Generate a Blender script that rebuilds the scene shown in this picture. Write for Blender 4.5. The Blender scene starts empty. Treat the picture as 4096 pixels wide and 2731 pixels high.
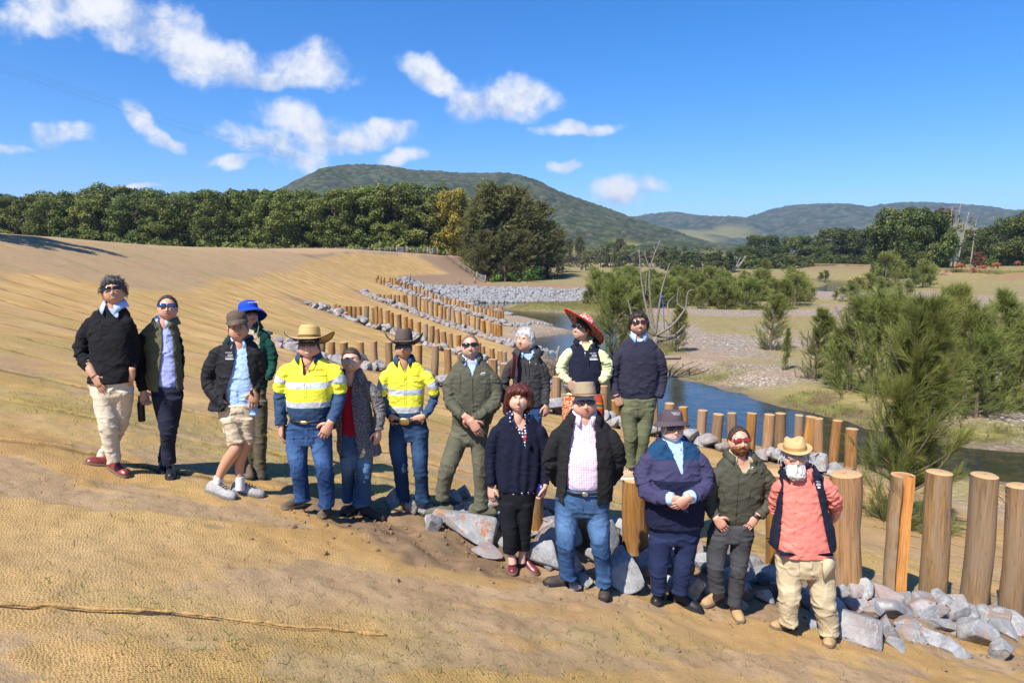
import bpy, math, random
import numpy as np
from mathutils import Vector, Matrix

# ------------------------------------------------------------------ camera, world, sun, exposure
SC = bpy.context.scene
COL = SC.collection
F_PX, CXP, CYP, HORP = 2730.67, 2048.0, 1365.5, 1036.0      # focal length and horizon in photograph pixels
PITCH = math.atan((CYP - HORP) / F_PX)
cam_d = bpy.data.cameras.new('camera')
cam_d.sensor_width = 36.0
cam_d.lens = 24.0
cam_d.clip_start = 0.1
cam_d.clip_end = 20000.0
cam = bpy.data.objects.new('camera', cam_d)
cam.location = (0, 0, 0)
cam.rotation_euler = (math.pi / 2 - PITCH, 0, 0)
COL.objects.link(cam)
SC.camera = cam

SUN_EL = math.radians(50.0)
CLOUD_DARK = (4.0, 4.6, 5.9, 1)
CLOUD_LIT = (6.9, 6.95, 7.1, 1)
SUN_AZ = Vector((-0.60, -0.80))                 # ground direction towards the sun
wd = bpy.data.worlds.new('World')
SC.world = wd
wd.use_nodes = True
SC.view_settings.view_transform = 'Standard'
SC.view_settings.look = 'None'
SC.view_settings.exposure = 0.66
SC.view_settings.gamma = 1.0
SC.view_settings.use_curve_mapping = False
SC.cycles.use_denoising = True
SC.cycles.max_bounces = 6
SC.cycles.diffuse_bounces = 3
SC.cycles.glossy_bounces = 3
SC.cycles.transmission_bounces = 4
SC.cycles.transparent_max_bounces = 6
SC.cycles.volume_bounces = 0
SC.cycles.caustics_reflective = False
SC.cycles.caustics_refractive = False

sun_d = bpy.data.lights.new('sun', 'SUN')
sun_d.energy = 5.0
sun_d.angle = math.radians(0.53)
sun_d.color = (1.0, 0.95, 0.87)
sun = bpy.data.objects.new('sun', sun_d)
_to_sun = Vector((SUN_AZ.x * math.cos(SUN_EL), SUN_AZ.y * math.cos(SUN_EL), math.sin(SUN_EL)))
sun.rotation_euler = _to_sun.to_track_quat('Z', 'Y').to_euler()
COL.objects.link(sun)


class NT:
    """tiny helper for node trees"""
    def __init__(s, nt):
        s.nt = nt
        s.N = nt.nodes
        s.L = nt.links

    def n(s, t, **k):
        nd = s.N.new(t)
        for a, b in k.items():
            setattr(nd, a, b)
        return nd

    def put(s, sock, v):
        if v is None:
            return
        if isinstance(v, bpy.types.NodeSocket):
            s.L.new(v, sock)
        elif isinstance(v, (int, float)):
            try:
                sock.default_value = v
            except TypeError:
                sock.default_value = (v, v, v, 1)[:len(sock.default_value)]
        else:
            v = tuple(v)
            if sock.type == 'RGBA' and len(v) == 3:
                v = v + (1.0,)
            sock.default_value = v

    def m(s, op, a, b=None, c=None, clamp=False):
        nd = s.n('ShaderNodeMath', operation=op, use_clamp=clamp)
        s.put(nd.inputs[0], a)
        s.put(nd.inputs[1], b)
        s.put(nd.inputs[2], c)
        return nd.outputs[0]

    def vm(s, op, a, b=None, out=0):
        nd = s.n('ShaderNodeVectorMath', operation=op)
        s.put(nd.inputs[0], a)
        if b is not None:
            s.put(nd.inputs[3] if op == 'SCALE' else nd.inputs[1], b)
        return nd.outputs['Value'] if op in ('DOT_PRODUCT', 'LENGTH', 'DISTANCE') else nd.outputs[0]

    def mix(s, f, a, b, typ='MIX'):
        nd = s.n('ShaderNodeMix', data_type='RGBA', blend_type=typ)
        s.put(nd.inputs[0], f)
        s.put(nd.inputs[6], a)
        s.put(nd.inputs[7], b)
        return nd.outputs[2]

    def noise(s, vec, scale, detail=4.0, rough=0.55, dist=0.0, col=False, dim='3D'):
        nd = s.n('ShaderNodeTexNoise', noise_dimensions=dim)
        s.put(nd.inputs['Vector'], vec)
        nd.inputs['Scale'].default_value = scale
        nd.inputs['Detail'].default_value = detail
        nd.inputs['Roughness'].default_value = rough
        nd.inputs['Distortion'].default_value = dist
        return nd.outputs['Color' if col else 'Fac']

    def voro(s, vec, scale, out='Distance', feature='F1', rnd=1.0):
        nd = s.n('ShaderNodeTexVoronoi', feature=feature)
        s.put(nd.inputs['Vector'], vec)
        nd.inputs['Scale'].default_value = scale
        nd.inputs['Randomness'].default_value = rnd
        return nd.outputs[out]

    def ramp(s, f, stops, interp='LINEAR'):
        nd = s.n('ShaderNodeValToRGB')
        cr = nd.color_ramp
        cr.interpolation = interp
        while len(cr.elements) < len(stops):
            cr.elements.new(0.5)
        for e, (p, c) in zip(cr.elements, stops):
            e.position = p
            e.color = (c[0], c[1], c[2], 1) if not isinstance(c, (int, float)) else (c, c, c, 1)
        s.put(nd.inputs[0], f)
        return nd.outputs[0]

    def rng(s, v, a, b, c=0.0, d=1.0, smooth=False):
        nd = s.n('ShaderNodeMapRange')
        if smooth:
            nd.interpolation_type = 'SMOOTHSTEP'
        s.put(nd.inputs[0], v)
        for i, x in enumerate((a, b, c, d)):
            nd.inputs[i + 1].default_value = x
        return nd.outputs[0]

    def attr(s, name, out='Fac'):
        nd = s.n('ShaderNodeAttribute', attribute_name=name)
        return nd.outputs[out]

    def bump(s, h, strength=0.3, dist=0.01, normal=None):
        nd = s.n('ShaderNodeBump')
        nd.inputs['Strength'].default_value = strength
        nd.inputs['Distance'].default_value = dist
        s.put(nd.inputs['Height'], h)
        s.put(nd.inputs['Normal'], normal)
        return nd.outputs[0]

    def geo(s, o='Position'):
        return s.n('ShaderNodeNewGeometry').outputs[o]

    def tc(s, o='Object'):
        return s.n('ShaderNodeTexCoord').outputs[o]


# ------------------------------------------------------------------ sky with clouds (at infinity, by direction)
w = NT(wd.node_tree)
w.N.clear()
sky = w.n('ShaderNodeTexSky', sky_type='NISHITA')
sky.sun_disc = False
sky.sun_elevation = SUN_EL
sky.sun_rotation = math.atan2(SUN_AZ.x, SUN_AZ.y)
sky.altitude = 100.0
sky.air_density = 1.0
sky.dust_density = 0.3
sky.ozone_density = 3.0
hsv = w.n('ShaderNodeHueSaturation')
hsv.inputs['Saturation'].default_value = 1.22
hsv.inputs['Value'].default_value = 1.0
w.L.new(w.mix(1.0, sky.outputs[0], (0.86, 1.0, 1.28, 1), 'MULTIPLY'), hsv.inputs['Color'])
dirv = w.tc('Generated')
sx = w.n('ShaderNodeSeparateXYZ')
w.L.new(dirv, sx.inputs[0])
yy = w.m('MAXIMUM', sx.outputs[1], 0.02)
uu = w.m('DIVIDE', sx.outputs[0], yy)
vv = w.m('DIVIDE', sx.outputs[2], yy)
# cloud puffs: (photo x, photo y, half width, half height), grouped by tilt
CLOUDS = {0.0: [(330, 40, 190, 105), (520, 35, 250, 105), (1190, 325, 300, 62), (1310, 255, 170, 92), (2010, 395, 190, 88), (2120, 385, 120, 82), (1890, 420, 110, 66), (1400, 575, 260, 40), (1530, 545, 170, 48),
                (960, 645, 110, 26), (320, 535, 130, 48), (60, 585, 150, 26), (2290, 518, 165, 36), (2500, 762, 155, 58), (2250, 680, 80, 28), (560, 752, 150, 20), (1640, 640, 110, 36)],
          -0.30: [(760, 110, 260, 130), (960, 235, 300, 115), (1250, 520, 210, 88), (1120, 600, 240, 66)],
          -0.62: [(640, 485, 130, 58), (730, 545, 100, 44), (1740, 300, 160, 66), (830, 190, 190, 110)]}
SHADE = [(870, 240, 190, 70), (620, 130, 190, 60), (1150, 350, 300, 45), (1950, 440, 190, 40), (1300, 590, 300, 28), (1130, 640, 180, 26), (2500, 800, 160, 28), (740, 570, 90, 30), (1700, 330, 120, 40)]
cu = w.n('ShaderNodeCombineXYZ')
w.L.new(uu, cu.inputs[0])
w.L.new(vv, cu.inputs[1])
cu.inputs[2].default_value = 0.0
wn = w.noise(cu.outputs[0], 7.0, 3.0, 0.6, 0.0, col=True)
cw = w.vm('ADD', cu.outputs[0], w.vm('SCALE', w.vm('MULTIPLY', w.vm('SUBTRACT', wn, (0.5, 0.5, 0.5)), (1, 1, 0)), 0.085))


def blobs(vec, lst, tl=0.0):
    r = None
    ct, st = math.cos(tl), math.sin(tl)
    for (px, py, hw, hh) in lst:
        v0 = math.tan(math.atan((CYP - py) / F_PX) - PITCH)
        u0 = (px - CXP) / F_PX * math.sqrt(1 + v0 * v0)
        a0, b0 = u0 * ct + v0 * st, v0 * ct - u0 * st
        nd = w.n('ShaderNodeVectorMath', operation='MULTIPLY_ADD')
        w.L.new(vec, nd.inputs[0])
        ku, kv = F_PX / hw, F_PX / hh
        nd.inputs[1].default_value = (ku, kv, 0)
        nd.inputs[2].default_value = (-a0 * ku, -b0 * kv, 0)
        d2 = w.vm('DOT_PRODUCT', nd.outputs[0], nd.outputs[0])
        r = d2 if r is None else w.m('SMOOTH_MIN', r, d2, 0.5)
    return r


cov = None
for tl, lst in CLOUDS.items():
    vec = cw
    if tl:
        vr = w.n('ShaderNodeVectorRotate', rotation_type='Z_AXIS')
        w.L.new(cw, vr.inputs['Vector'])
        vr.inputs['Angle'].default_value = -tl
        vec = vr.outputs[0]
    r = blobs(vec, lst, tl)
    cov = r if cov is None else w.m('SMOOTH_MIN', cov, r, 0.5)
shd = blobs(cw, SHADE)
n1 = w.noise(cu.outputs[0], 15.0, 8.0, 0.62, 0.1)
n2 = w.noise(w.vm('ADD', cu.outputs[0], (-0.010, 0.014, 0.0)), 16.0, 4.0, 0.62, 0.2)
dens = w.m('ADD', w.m('SUBTRACT', 1.0, cov), w.m('MULTIPLY', w.m('SUBTRACT', n1, 0.56), 3.0))
alpha = w.rng(dens, -0.35, 1.0, 0.0, 0.96, smooth=True)
alpha = w.m('MULTIPLY', alpha, w.m('GREATER_THAN', sx.outputs[1], 0.03))
lit = w.m('ADD', w.m('MULTIPLY', w.m('SUBTRACT', n1, n2), 2.6), w.m('MULTIPLY', w.m('SUBTRACT', n1, 0.5), 1.2))
lit = w.m('SUBTRACT', lit, w.rng(shd, 0.2, 1.3, 0.55, 0.0))
lit = w.rng(lit, -0.85, 0.15, 0.0, 1.0)
ccol = w.mix(lit, CLOUD_DARK, CLOUD_LIT)
skyc = w.mix(alpha, hsv.outputs[0], ccol)
wd.cycles.sampling_method = 'MANUAL'
wd.cycles.sample_map_resolution = 256
bg = w.n('ShaderNodeBackground')
bg.inputs['Strength'].default_value = 0.092
w.L.new(skyc, bg.inputs[0])
wo = w.n('ShaderNodeOutputWorld')
w.L.new(bg.outputs[0], wo.inputs[0])


# ------------------------------------------------------------------ numpy noise
def _hash(ix, iy, iz, seed):
    h = (ix.astype(np.int64) * 374761393 + iy.astype(np.int64) * 668265263 + iz.astype(np.int64) * 2147483647 + seed * 1274126177) & 0xffffffff
    h = ((h ^ (h >> 13)) * 1274126177) & 0xffffffff
    h = ((h ^ (h >> 16)) * 2246822519) & 0xffffffff
    h = h ^ (h >> 15)
    return (h & 0xffffff) / float(0x1000000)


def vnoise(x, y, z=0.0, seed=0):
    """value noise -1..1"""
    x, y, z = np.broadcast_arrays(np.asarray(x, float), np.asarray(y, float), np.asarray(z, float))
    ix, iy, iz = np.floor(x), np.floor(y), np.floor(z)
    fx, fy, fz = x - ix, y - iy, z - iz
    fx, fy, fz = [f * f * f * (f * (f * 6 - 15) + 10) for f in (fx, fy, fz)]
    r = 0
    for dx in (0, 1):
        wx = fx if dx else 1 - fx
        for dy in (0, 1):
            wy = fy if dy else 1 - fy
            for dz in (0, 1):
                wz = fz if dz else 1 - fz
                r = r + wx * wy * wz * _hash(ix + dx, iy + dy, iz + dz, seed)
    return r * 2 - 1


def fbm(x, y, z=0.0, oct=4, seed=0, gain=0.5):
    r, a, s = 0, 1.0, 0
    x, y, z = np.asarray(x, float), np.asarray(y, float), np.asarray(z, float)
    for o in range(oct):
        r = r + a * vnoise(x, y, z, seed + o * 17)
        s += a
        a *= gain
        x, y, z = x * 2.03 + 11.3, y * 2.03 + 5.7, z * 2.03 + 3.1
    return r / s * 1.5


def sstep(a, b, x):
    t = np.clip((x - a) / (b - a), 0, 1)
    return t * t * (3 - 2 * t)


def voro2(x, y, seed=0):
    """F1 distance and random value of the nearest cell"""
    ix, iy = np.floor(x), np.floor(y)
    best = np.full(x.shape, 9.0)
    rid = np.zeros(x.shape)
    for dx in (-1, 0, 1):
        for dy in (-1, 0, 1):
            cx, cy = ix + dx, iy + dy
            px = cx + _hash(cx, cy, cx * 0, seed)
            py = cy + _hash(cx, cy, cx * 0 + 1, seed)
            d = np.hypot(px - x, py - y)
            k = d < best
            best = np.where(k, d, best)
            rid = np.where(k, _hash(cx, cy, cx * 0 + 2, seed), rid)
    return best, rid


# ------------------------------------------------------------------ mesh helpers
def set_props(o, label=None, cat=None, group=None, kind=None):
    if label:
        o['label'] = label
    if cat:
        o['category'] = cat
    if group:
        o['group'] = group
    if kind:
        o['kind'] = kind
    return o


def mesh_np(name, V, Fc, smooth=True):
    """V (n,3); Fc = array (m,3|4) or list of such arrays / tuples"""
    me = bpy.data.meshes.new(name)
    V = np.asarray(V, np.float32)
    if isinstance(Fc, np.ndarray):
        Fc = [Fc]
    loops, starts, n = [], [], 0
    for f in Fc:
        f = np.asarray(f, np.int32)
        if f.size == 0:
            continue
        k = f.shape[1]
        loops.append(f.ravel())
        starts.append(n + np.arange(len(f)) * k)
        n += f.size
    loops = np.concatenate(loops)
    starts = np.concatenate(starts)
    me.vertices.add(len(V))
    me.vertices.foreach_set('co', V.ravel())
    me.loops.add(len(loops))
    me.loops.foreach_set('vertex_index', loops)
    me.polygons.add(len(starts))
    me.polygons.foreach_set('loop_start', starts.astype(np.int32))
    me.update(calc_edges=True)
    if smooth:
        me.polygons.foreach_set('use_smooth', np.ones(len(starts), bool))
    me.validate()
    return me


def add_attr(me, name, vals):
    vals = np.asarray(vals, np.float32)
    if vals.ndim == 2:
        a = me.attributes.new(name, 'FLOAT_VECTOR', 'POINT')
        a.data.foreach_set('vector', vals.ravel())
    else:
        a = me.attributes.new(name, 'FLOAT', 'POINT')
        a.data.foreach_set('value', vals)


def link(name, me, mat=None, parent=None, loc=None, **props):
    o = bpy.data.objects.new(name, me)
    COL.objects.link(o)
    if mat is not None and me is not None and len(me.materials) == 0:
        me.materials.append(mat)
    if parent is not None:
        o.parent = parent
    if loc is not None:
        o.location = loc
    set_props(o, **props)
    return o


def empty(name, loc=(0, 0, 0), **props):
    o = bpy.data.objects.new(name, None)
    o.empty_display_size = 0.1
    COL.objects.link(o)
    o.location = loc
    set_props(o, **props)
    return o


class MB:
    """collects vertices and faces, then becomes ONE mesh"""
    def __init__(s):
        s.V, s.T, s.Q, s.n = [], [], [], 0

    def add(s, V, Q=None, T=None):
        V = np.asarray(V, float).reshape(-1, 3)
        if Q is not None and len(Q):
            s.Q.append(np.asarray(Q, int) + s.n)
        if T is not None and len(T):
            s.T.append(np.asarray(T, int) + s.n)
        s.V.append(V)
        s.n += len(V)
        return s

    def loft(s, rings, closed=True, cap0=True, cap1=True):
        """rings: (k, m, 3)"""
        R = np.asarray(rings, float)
        k, m, _ = R.shape
        i = np.arange(k - 1)[:, None] * m
        j = np.arange(m if closed else m - 1)[None, :]
        jn = (j + 1) % m
        Q = np.stack([i + j, i + jn, i + m + jn, i + m + j], -1).reshape(-1, 4)
        V = R.reshape(-1, 3)
        T = []
        if cap0 and closed:
            V = np.vstack([V, R[0].mean(0)])
            c = len(V) - 1
            T += [(c, (q + 1) % m, q) for q in range(m)]
        if cap1 and closed:
            V = np.vstack([V, R[-1].mean(0)])
            c = len(V) - 1
            b = (k - 1) * m
            T += [(c, b + q, b + (q + 1) % m) for q in range(m)]
        return s.add(V, Q, T)

    def tube(s, pts, rad, m=10, squash=None, up=None, cap=True, phase=0.0):
        """tapered tube through pts; squash = (a,b) radii factors along frame axes"""
        return s.loft(tube_rings(pts, rad, m, squash, up, phase), True, cap, cap)

    def box(s, lo, hi):
        x0, y0, z0 = lo
        x1, y1, z1 = hi
        V = [(x0, y0, z0), (x1, y0, z0), (x1, y1, z0), (x0, y1, z0), (x0, y0, z1), (x1, y0, z1), (x1, y1, z1), (x0, y1, z1)]
        return s.add(V, [(0, 3, 2, 1), (4, 5, 6, 7), (0, 1, 5, 4), (1, 2, 6, 5), (2, 3, 7, 6), (3, 0, 4, 7)])

    def ellipsoid(s, c, r, m=14, k=9, R=None):
        th = np.linspace(0.02, np.pi - 0.02, k)
        ph = np.linspace(0, 2 * np.pi, m, endpoint=False)
        P = np.stack([np.sin(th)[:, None] * np.cos(ph), np.sin(th)[:, None] * np.sin(ph), -np.cos(th)[:, None] * np.ones(m)], -1) * np.asarray(r)
        if R is not None:
            P = P @ np.asarray(R).T
        return s.loft(P + np.asarray(c))

    def verts(s):
        return np.vstack(s.V)

    def mesh(s, name, smooth=True):
        fs = []
        if s.Q:
            fs.append(np.vstack(s.Q))
        if s.T:
            fs.append(np.vstack(s.T))
        return mesh_np(name, s.verts(), fs, smooth)

    def build(s, name, mat, parent=None, smooth=True, loc=None, **props):
        return link(name, s.mesh(name, smooth), mat, parent, loc, **props)


def catmull(pts, n):
    P = np.asarray(pts, float)
    if len(P) == 2:
        t = np.linspace(0, 1, n)[:, None]
        return P[0] * (1 - t) + P[1] * t
    Q = np.vstack([2 * P[0] - P[1], P, 2 * P[-1] - P[-2]])
    out = []
    for t in np.linspace(0, len(P) - 1 - 1e-9, n):
        i = int(t)
        f = t - i
        p0, p1, p2, p3 = Q[i], Q[i + 1], Q[i + 2], Q[i + 3]
        out.append(0.5 * (2 * p1 + (p2 - p0) * f + (2 * p0 - 5 * p1 + 4 * p2 - p3) * f * f + (3 * p1 - p0 - 3 * p2 + p3) * f ** 3))
    return np.array(out)


def frames(P, up=None):
    T = np.gradient(P, axis=0)
    T /= np.linalg.norm(T, axis=1)[:, None] + 1e-12
    u = np.array(up if up is not None else (0.0, 1.0, 0.0), float)
    if abs(np.dot(u, T[0])) > 0.95:
        u = np.array((1.0, 0.0, 0.0))
    A, B = [], []
    for t in T:
        a = u - np.dot(u, t) * t
        a /= np.linalg.norm(a) + 1e-12
        A.append(a)
        B.append(np.cross(t, a))
        u = a
    return T, np.array(A), np.array(B)


def tube_rings(pts, rad, m=10, squash=None, up=None, phase=0.0):
    P = np.asarray(pts, float)
    r = np.broadcast_to(np.asarray(rad, float), (len(P),)) if np.ndim(rad) <= 1 else np.asarray(rad)
    T, A, B = frames(P, up)
    ph = np.linspace(0, 2 * np.pi, m, endpoint=False) + phase
    sa, sb = squash if squash is not None else (1.0, 1.0)
    sa = np.broadcast_to(np.asarray(sa, float), (len(P),))
    sb = np.broadcast_to(np.asarray(sb, float), (len(P),))
    return P[:, None, :] + r[:, None, None] * (sa[:, None, None] * np.cos(ph)[None, :, None] * A[:, None, :] + sb[:, None, None] * np.sin(ph)[None, :, None] * B[:, None, :])


# ------------------------------------------------------------------ materials
def mat_new(name):
    mt = bpy.data.materials.new(name)
    mt.use_nodes = True
    t = NT(mt.node_tree)
    t.N.clear()
    out = t.n('ShaderNodeOutputMaterial')
    p = t.n('ShaderNodeBsdfPrincipled')
    t.L.new(p.outputs[0], out.inputs[0])
    p.inputs['Roughness'].default_value = 0.8
    p.inputs['Specular IOR Level'].default_value = 0.3
    t.p = p
    t.out = out
    return mt, t


def set_base(t, col=None, rough=None, normal=None, spec=None, metal=None):
    if col is not None:
        t.put(t.p.inputs['Base Color'], col)
    if rough is not None:
        t.put(t.p.inputs['Roughness'], rough)
    if normal is not None:
        t.put(t.p.inputs['Normal'], normal)
    if spec is not None:
        t.put(t.p.inputs['Specular IOR Level'], spec)
    if metal is not None:
        t.put(t.p.inputs['Metallic'], metal)


def mul(c, f):
    return tuple(min(1.0, x * f) for x in c[:3])


# ------------------------------------------------------------------ photograph pixel -> direction
CP, SP = math.cos(PITCH), math.sin(PITCH)


def ray(px, py):
    dx = (px - CXP) / F_PX
    dy = -(py - CYP) / F_PX
    return np.array([dx, CP + dy * SP, -SP + dy * CP])


def at_y(px, py, Y):
    d = ray(px, py)
    return d * (Y / d[1])


def at_z(px, py, Z):
    d = ray(px, py)
    return d * (Z / d[2])
# ------------------------------------------------------------------ terrain
CREST = np.array([(-10, -25), (-14, -12), (-17, 0), (-19.5, 7), (-23.5, 20), (-24.5, 35), (-26.5, 70), (-27, 100), (-22, 124), (-14, 136), (-11, 150), (-8, 200), (0, 400)], float)
TOE = np.array([(30, -25), (22, -12), (17.5, 0), (14.6, 7), (8.6, 20), (4.6, 26), (1.2, 32), (-.4, 50), (-1, 78), (-8, 92), (-13, 104), (-9, 116), (-5, 128), (-4, 150), (-3, 200), (6, 400)], float)
RTOE = np.array([(90, 0), (72, 60), (73, 97), (80, 130), (83, 150), (77, 170), (85, 260), (100, 420), (120, 700)], float)
RTOP = np.array([(130, 0), (112, 60), (110, 100), (98, 135), (97, 158), (132, 240), (135, 300), (150, 420), (180, 700)], float)
WATER_Z = -6.1


def px_poly(pts, z=WATER_Z):
    return np.array([at_z(a, b, z)[:2] for a, b in pts])


RIVER = px_poly([(4700, 2050), (4096, 1950), (3800, 1905), (3300, 1850), (2900, 1785), (2500, 1705), (2300, 1645), (2250, 1560), (2225, 1480), (2170, 1410), (2125, 1378), (2150, 1350),
                 (2260, 1335), (2330, 1328), (2225, 1312), (2190, 1290), (2120, 1272), (2000, 1262), (1930, 1258), (1930, 1226), (1760, 1219), (1760, 1211), (2330, 1207), (2360, 1210), (2160, 1221), (2010, 1227),
                 (2030, 1240), (2200, 1249), (2400, 1262), (2470, 1290), (2480, 1330), (2470, 1390), (2500, 1440), (2600, 1480), (2700, 1500), (2790, 1530), (2920, 1558), (3050, 1602), (3200, 1640), (3400, 1690), (3480, 1715), (3700, 1735), (3800, 1772),
                 (3960, 1790), (4096, 1800), (4700, 1850)])
FARW = px_poly([(3170, 1166), (3400, 1187), (3420, 1166), (3340, 1152), (3520, 1137), (3430, 1126), (3330, 1124), (3220, 1113), (3225, 1119), (3310, 1134), (3290, 1146)])
FARW2 = px_poly([(2850, 1108), (2985, 1110), (2990, 1104), (2900, 1101)])


def poly_sd(P, x, y):
    """signed distance to polygon, negative inside"""
    d = np.full(x.shape, 1e9)
    ins = np.zeros(x.shape, bool)
    n = len(P)
    for i in range(n):
        a, b = P[i], P[(i + 1) % n]
        ex, ey = b[0] - a[0], b[1] - a[1]
        t = np.clip(((x - a[0]) * ex + (y - a[1]) * ey) / (ex * ex + ey * ey + 1e-9), 0, 1)
        d = np.minimum(d, np.hypot(x - a[0] - t * ex, y - a[1] - t * ey))
        c = ((a[1] > y) != (b[1] > y))
        with np.errstate(divide='ignore', invalid='ignore'):
            xi = (b[0] - a[0]) * (y - a[1]) / (b[1] - a[1] + 1e-12) + a[0]
        ins ^= c & (x < xi)
    return np.where(ins, -d, d)


def line_d(P, x, y):
    d = np.full(x.shape, 1e9)
    for a, b in zip(P[:-1], P[1:]):
        ex, ey = b[0] - a[0], b[1] - a[1]
        t = np.clip(((x - a[0]) * ex + (y - a[1]) * ey) / (ex * ex + ey * ey), 0, 1)
        d = np.minimum(d, np.hypot(x - a[0] - t * ex, y - a[1] - t * ey))
    return d


def interp(P, y):
    return np.interp(y, P[:, 1], P[:, 0])


# lines that run down the bank (mat seams and rock rows): y = w + slope(w) * x
SEAM_W = np.array([-20, 0, 4.45, 6.75, 20.0, 33.6, 45.5, 59.9, 72, 140], float)
SEAM_M = np.array([.40, .36, .256, .06, -.37, -.70, -1.15, -1.17, -1.16, -1.0], float)


def seam_w(x, y):
    lo = np.full(np.shape(x), -60.0)
    hi = np.full(np.shape(x), 260.0)
    xc = np.clip(x, -30, 16)
    for _ in range(26):
        mid = (lo + hi) / 2
        v = mid + np.interp(mid, SEAM_W, SEAM_M) * xc
        lo = np.where(v < y, mid, lo)
        hi = np.where(v < y, hi, mid)
    return (lo + hi) / 2


def terrain(x, y, full=False):
    x = np.asarray(x, float)
    y = np.asarray(y, float)
    dc, dt = line_d(CREST, x, y), line_d(TOE, x, y)
    left = x < interp(CREST, y)
    right = x > interp(TOE, y)
    t = np.where(left, 0.0, np.where(right, 1.0, dc / (dc + dt + 1e-9)))
    crest_z = 1.3 - 0.5 * sstep(120, 150, y) + 0.3 * fbm(x / 30, y / 30, seed=3, oct=2)
    toe_z = -5.85 + 1.35 * sstep(88, 102, y)
    z_bank = crest_z + (toe_z - crest_z) * t - (0.35 * sstep(25, 40, y) + 0.25 * sstep(10, 18, y)) * np.sin(np.pi * t)
    # left flat rises a little away from the crest edge
    z = np.where(left, crest_z + 0.015 * np.minimum(dc, 30), z_bank)
    z = z - 0.25 * np.exp(-(dc / 2.2) ** 2) * np.where(left, 1, 1)
    # river side floor
    fl = -5.55 + 0.18 * fbm(x / 14, y / 14, seed=5, oct=3) + 0.5 * sstep(20, 60, x) * sstep(30, 60, y)
    pad = sstep(97, 103, y + 0.18 * np.maximum(0, x - 5)) * (1 - sstep(14, 26, x))
    fl = fl + 1.15 * pad * (1 - 0.5 * sstep(120, 220, y))
    fl = fl + 0.6 * sstep(150, 260, y) + 0.5 * fbm(x / 60, y / 60, seed=8, oct=2) * sstep(110, 200, y)
    fl = fl + 1.5 * np.exp(-(((x - 22) / 22) ** 2 + ((y - 190) / 30) ** 2))
    z = np.where(right, toe_z + (fl - toe_z) * sstep(0, 4, dt), z)
    # right bank with a scarp under the top edge
    rt, rp = interp(RTOE, y), interp(RTOP, y)
    s = np.clip((x + 2.5 * fbm(x / 13, y / 13, seed=9, oct=3) - rt) / (rp - rt), 0, 1)
    rz = np.where(s < 0.8, 0.38 * s / 0.8, 0.38 + 0.62 * sstep(0.8, 0.97, s))
    z = np.where(x > rt, z + rz * (-2.2 - z), z)
    z = np.where(x > rp, -2.2 + 0.01 * np.minimum(x - rp, 80) + 0.12 * fbm(x / 12, y / 12, seed=10, oct=2), z)
    # far valley floor
    far = sstep(230, 420, y)
    z = z + far * (-5.0 + 1.0 * fbm(x / 90, y / 90, seed=12, oct=2) + 0.004 * np.maximum(0, y - 420) - z) * (1 - (x > rp) * 0.6)
    # water courses
    sd = np.minimum(np.minimum(poly_sd(RIVER, x, y), poly_sd(FARW, x, y)), poly_sd(FARW2, x, y))
    nz = 0.5 * fbm(x / 1.7, y / 1.7, seed=14, oct=3)
    sdn = sd + nz * 0.5
    z = np.minimum(z, np.where(sd < 30, WATER_Z + 0.02 + np.clip(sdn, -3, 30) * np.where(sdn > 0, np.where(right, 0.22, 0.6), 0.16) + 0.0, 99))
    # small relief
    amp = np.where(right, 0.05, 0.03)
    z = z + amp * fbm(x / 0.9, y / 0.9, seed=20, oct=3) * (1 - sstep(30, 80, y))
    if full:
        return z, t, left, right, sd, dc, dt, rt, rp, s
    return z


class Field:
    """fast look-up of the ground height on a tabulated grid"""
    def __init__(s, gx, gy, zz):
        s.gx, s.gy, s.zz = gx, gy, zz

    def __call__(s, x, y):
        x, y = np.atleast_1d(np.asarray(x, float)), np.atleast_1d(np.asarray(y, float))
        i = np.clip(np.searchsorted(s.gx, x) - 1, 0, len(s.gx) - 2)
        j = np.clip(np.searchsorted(s.gy, y) - 1, 0, len(s.gy) - 2)
        fx = np.clip((x - s.gx[i]) / (s.gx[i + 1] - s.gx[i]), 0, 1)
        fy = np.clip((y - s.gy[j]) / (s.gy[j + 1] - s.gy[j]), 0, 1)
        z = s.zz
        return (z[j, i] * (1 - fx) + z[j, i + 1] * fx) * (1 - fy) + (z[j + 1, i] * (1 - fx) + z[j + 1, i + 1] * fx) * fy


_HY = np.concatenate([np.arange(2.0, 40, 0.03), np.geomspace(40, 700, 1200)])


def hit(px, py):
    """photograph pixel -> point where its line of sight meets the ground"""
    d = ray(px, py)
    P = d[None, :] * (_HY / d[1])[:, None]
    k = P[:, 2] - GF(P[:, 0], P[:, 1])
    i = np.argmax(k < 0)
    if k[i] >= 0:
        return P[-1]
    if i == 0:
        return P[0]
    f = k[i - 1] / (k[i - 1] - k[i])
    return P[i - 1] + (P[i] - P[i - 1]) * f


def ground(x, y):
    return float(GF(x, y)[0])
# rock rows: world line (w), start x, end x of rocks, start x of the bare earth tail
ROWS = dict(A=(6.75, -1.1, 6.9, -2.3), B=(20.0, -8.4, 8.8, -10.0), C=(33.6, -12.8, 0.6, -15.0), D=(45.5, -13.2, 0.2, -16.0), E=(59.9, -13.8, 0.2, -16.0), F=(72.0, -14.5, 0.0, -17.0))


def row_y(k, x):
    w0 = ROWS[k][0]
    return w0 + float(np.interp(w0, SEAM_W, SEAM_M)) * x


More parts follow.
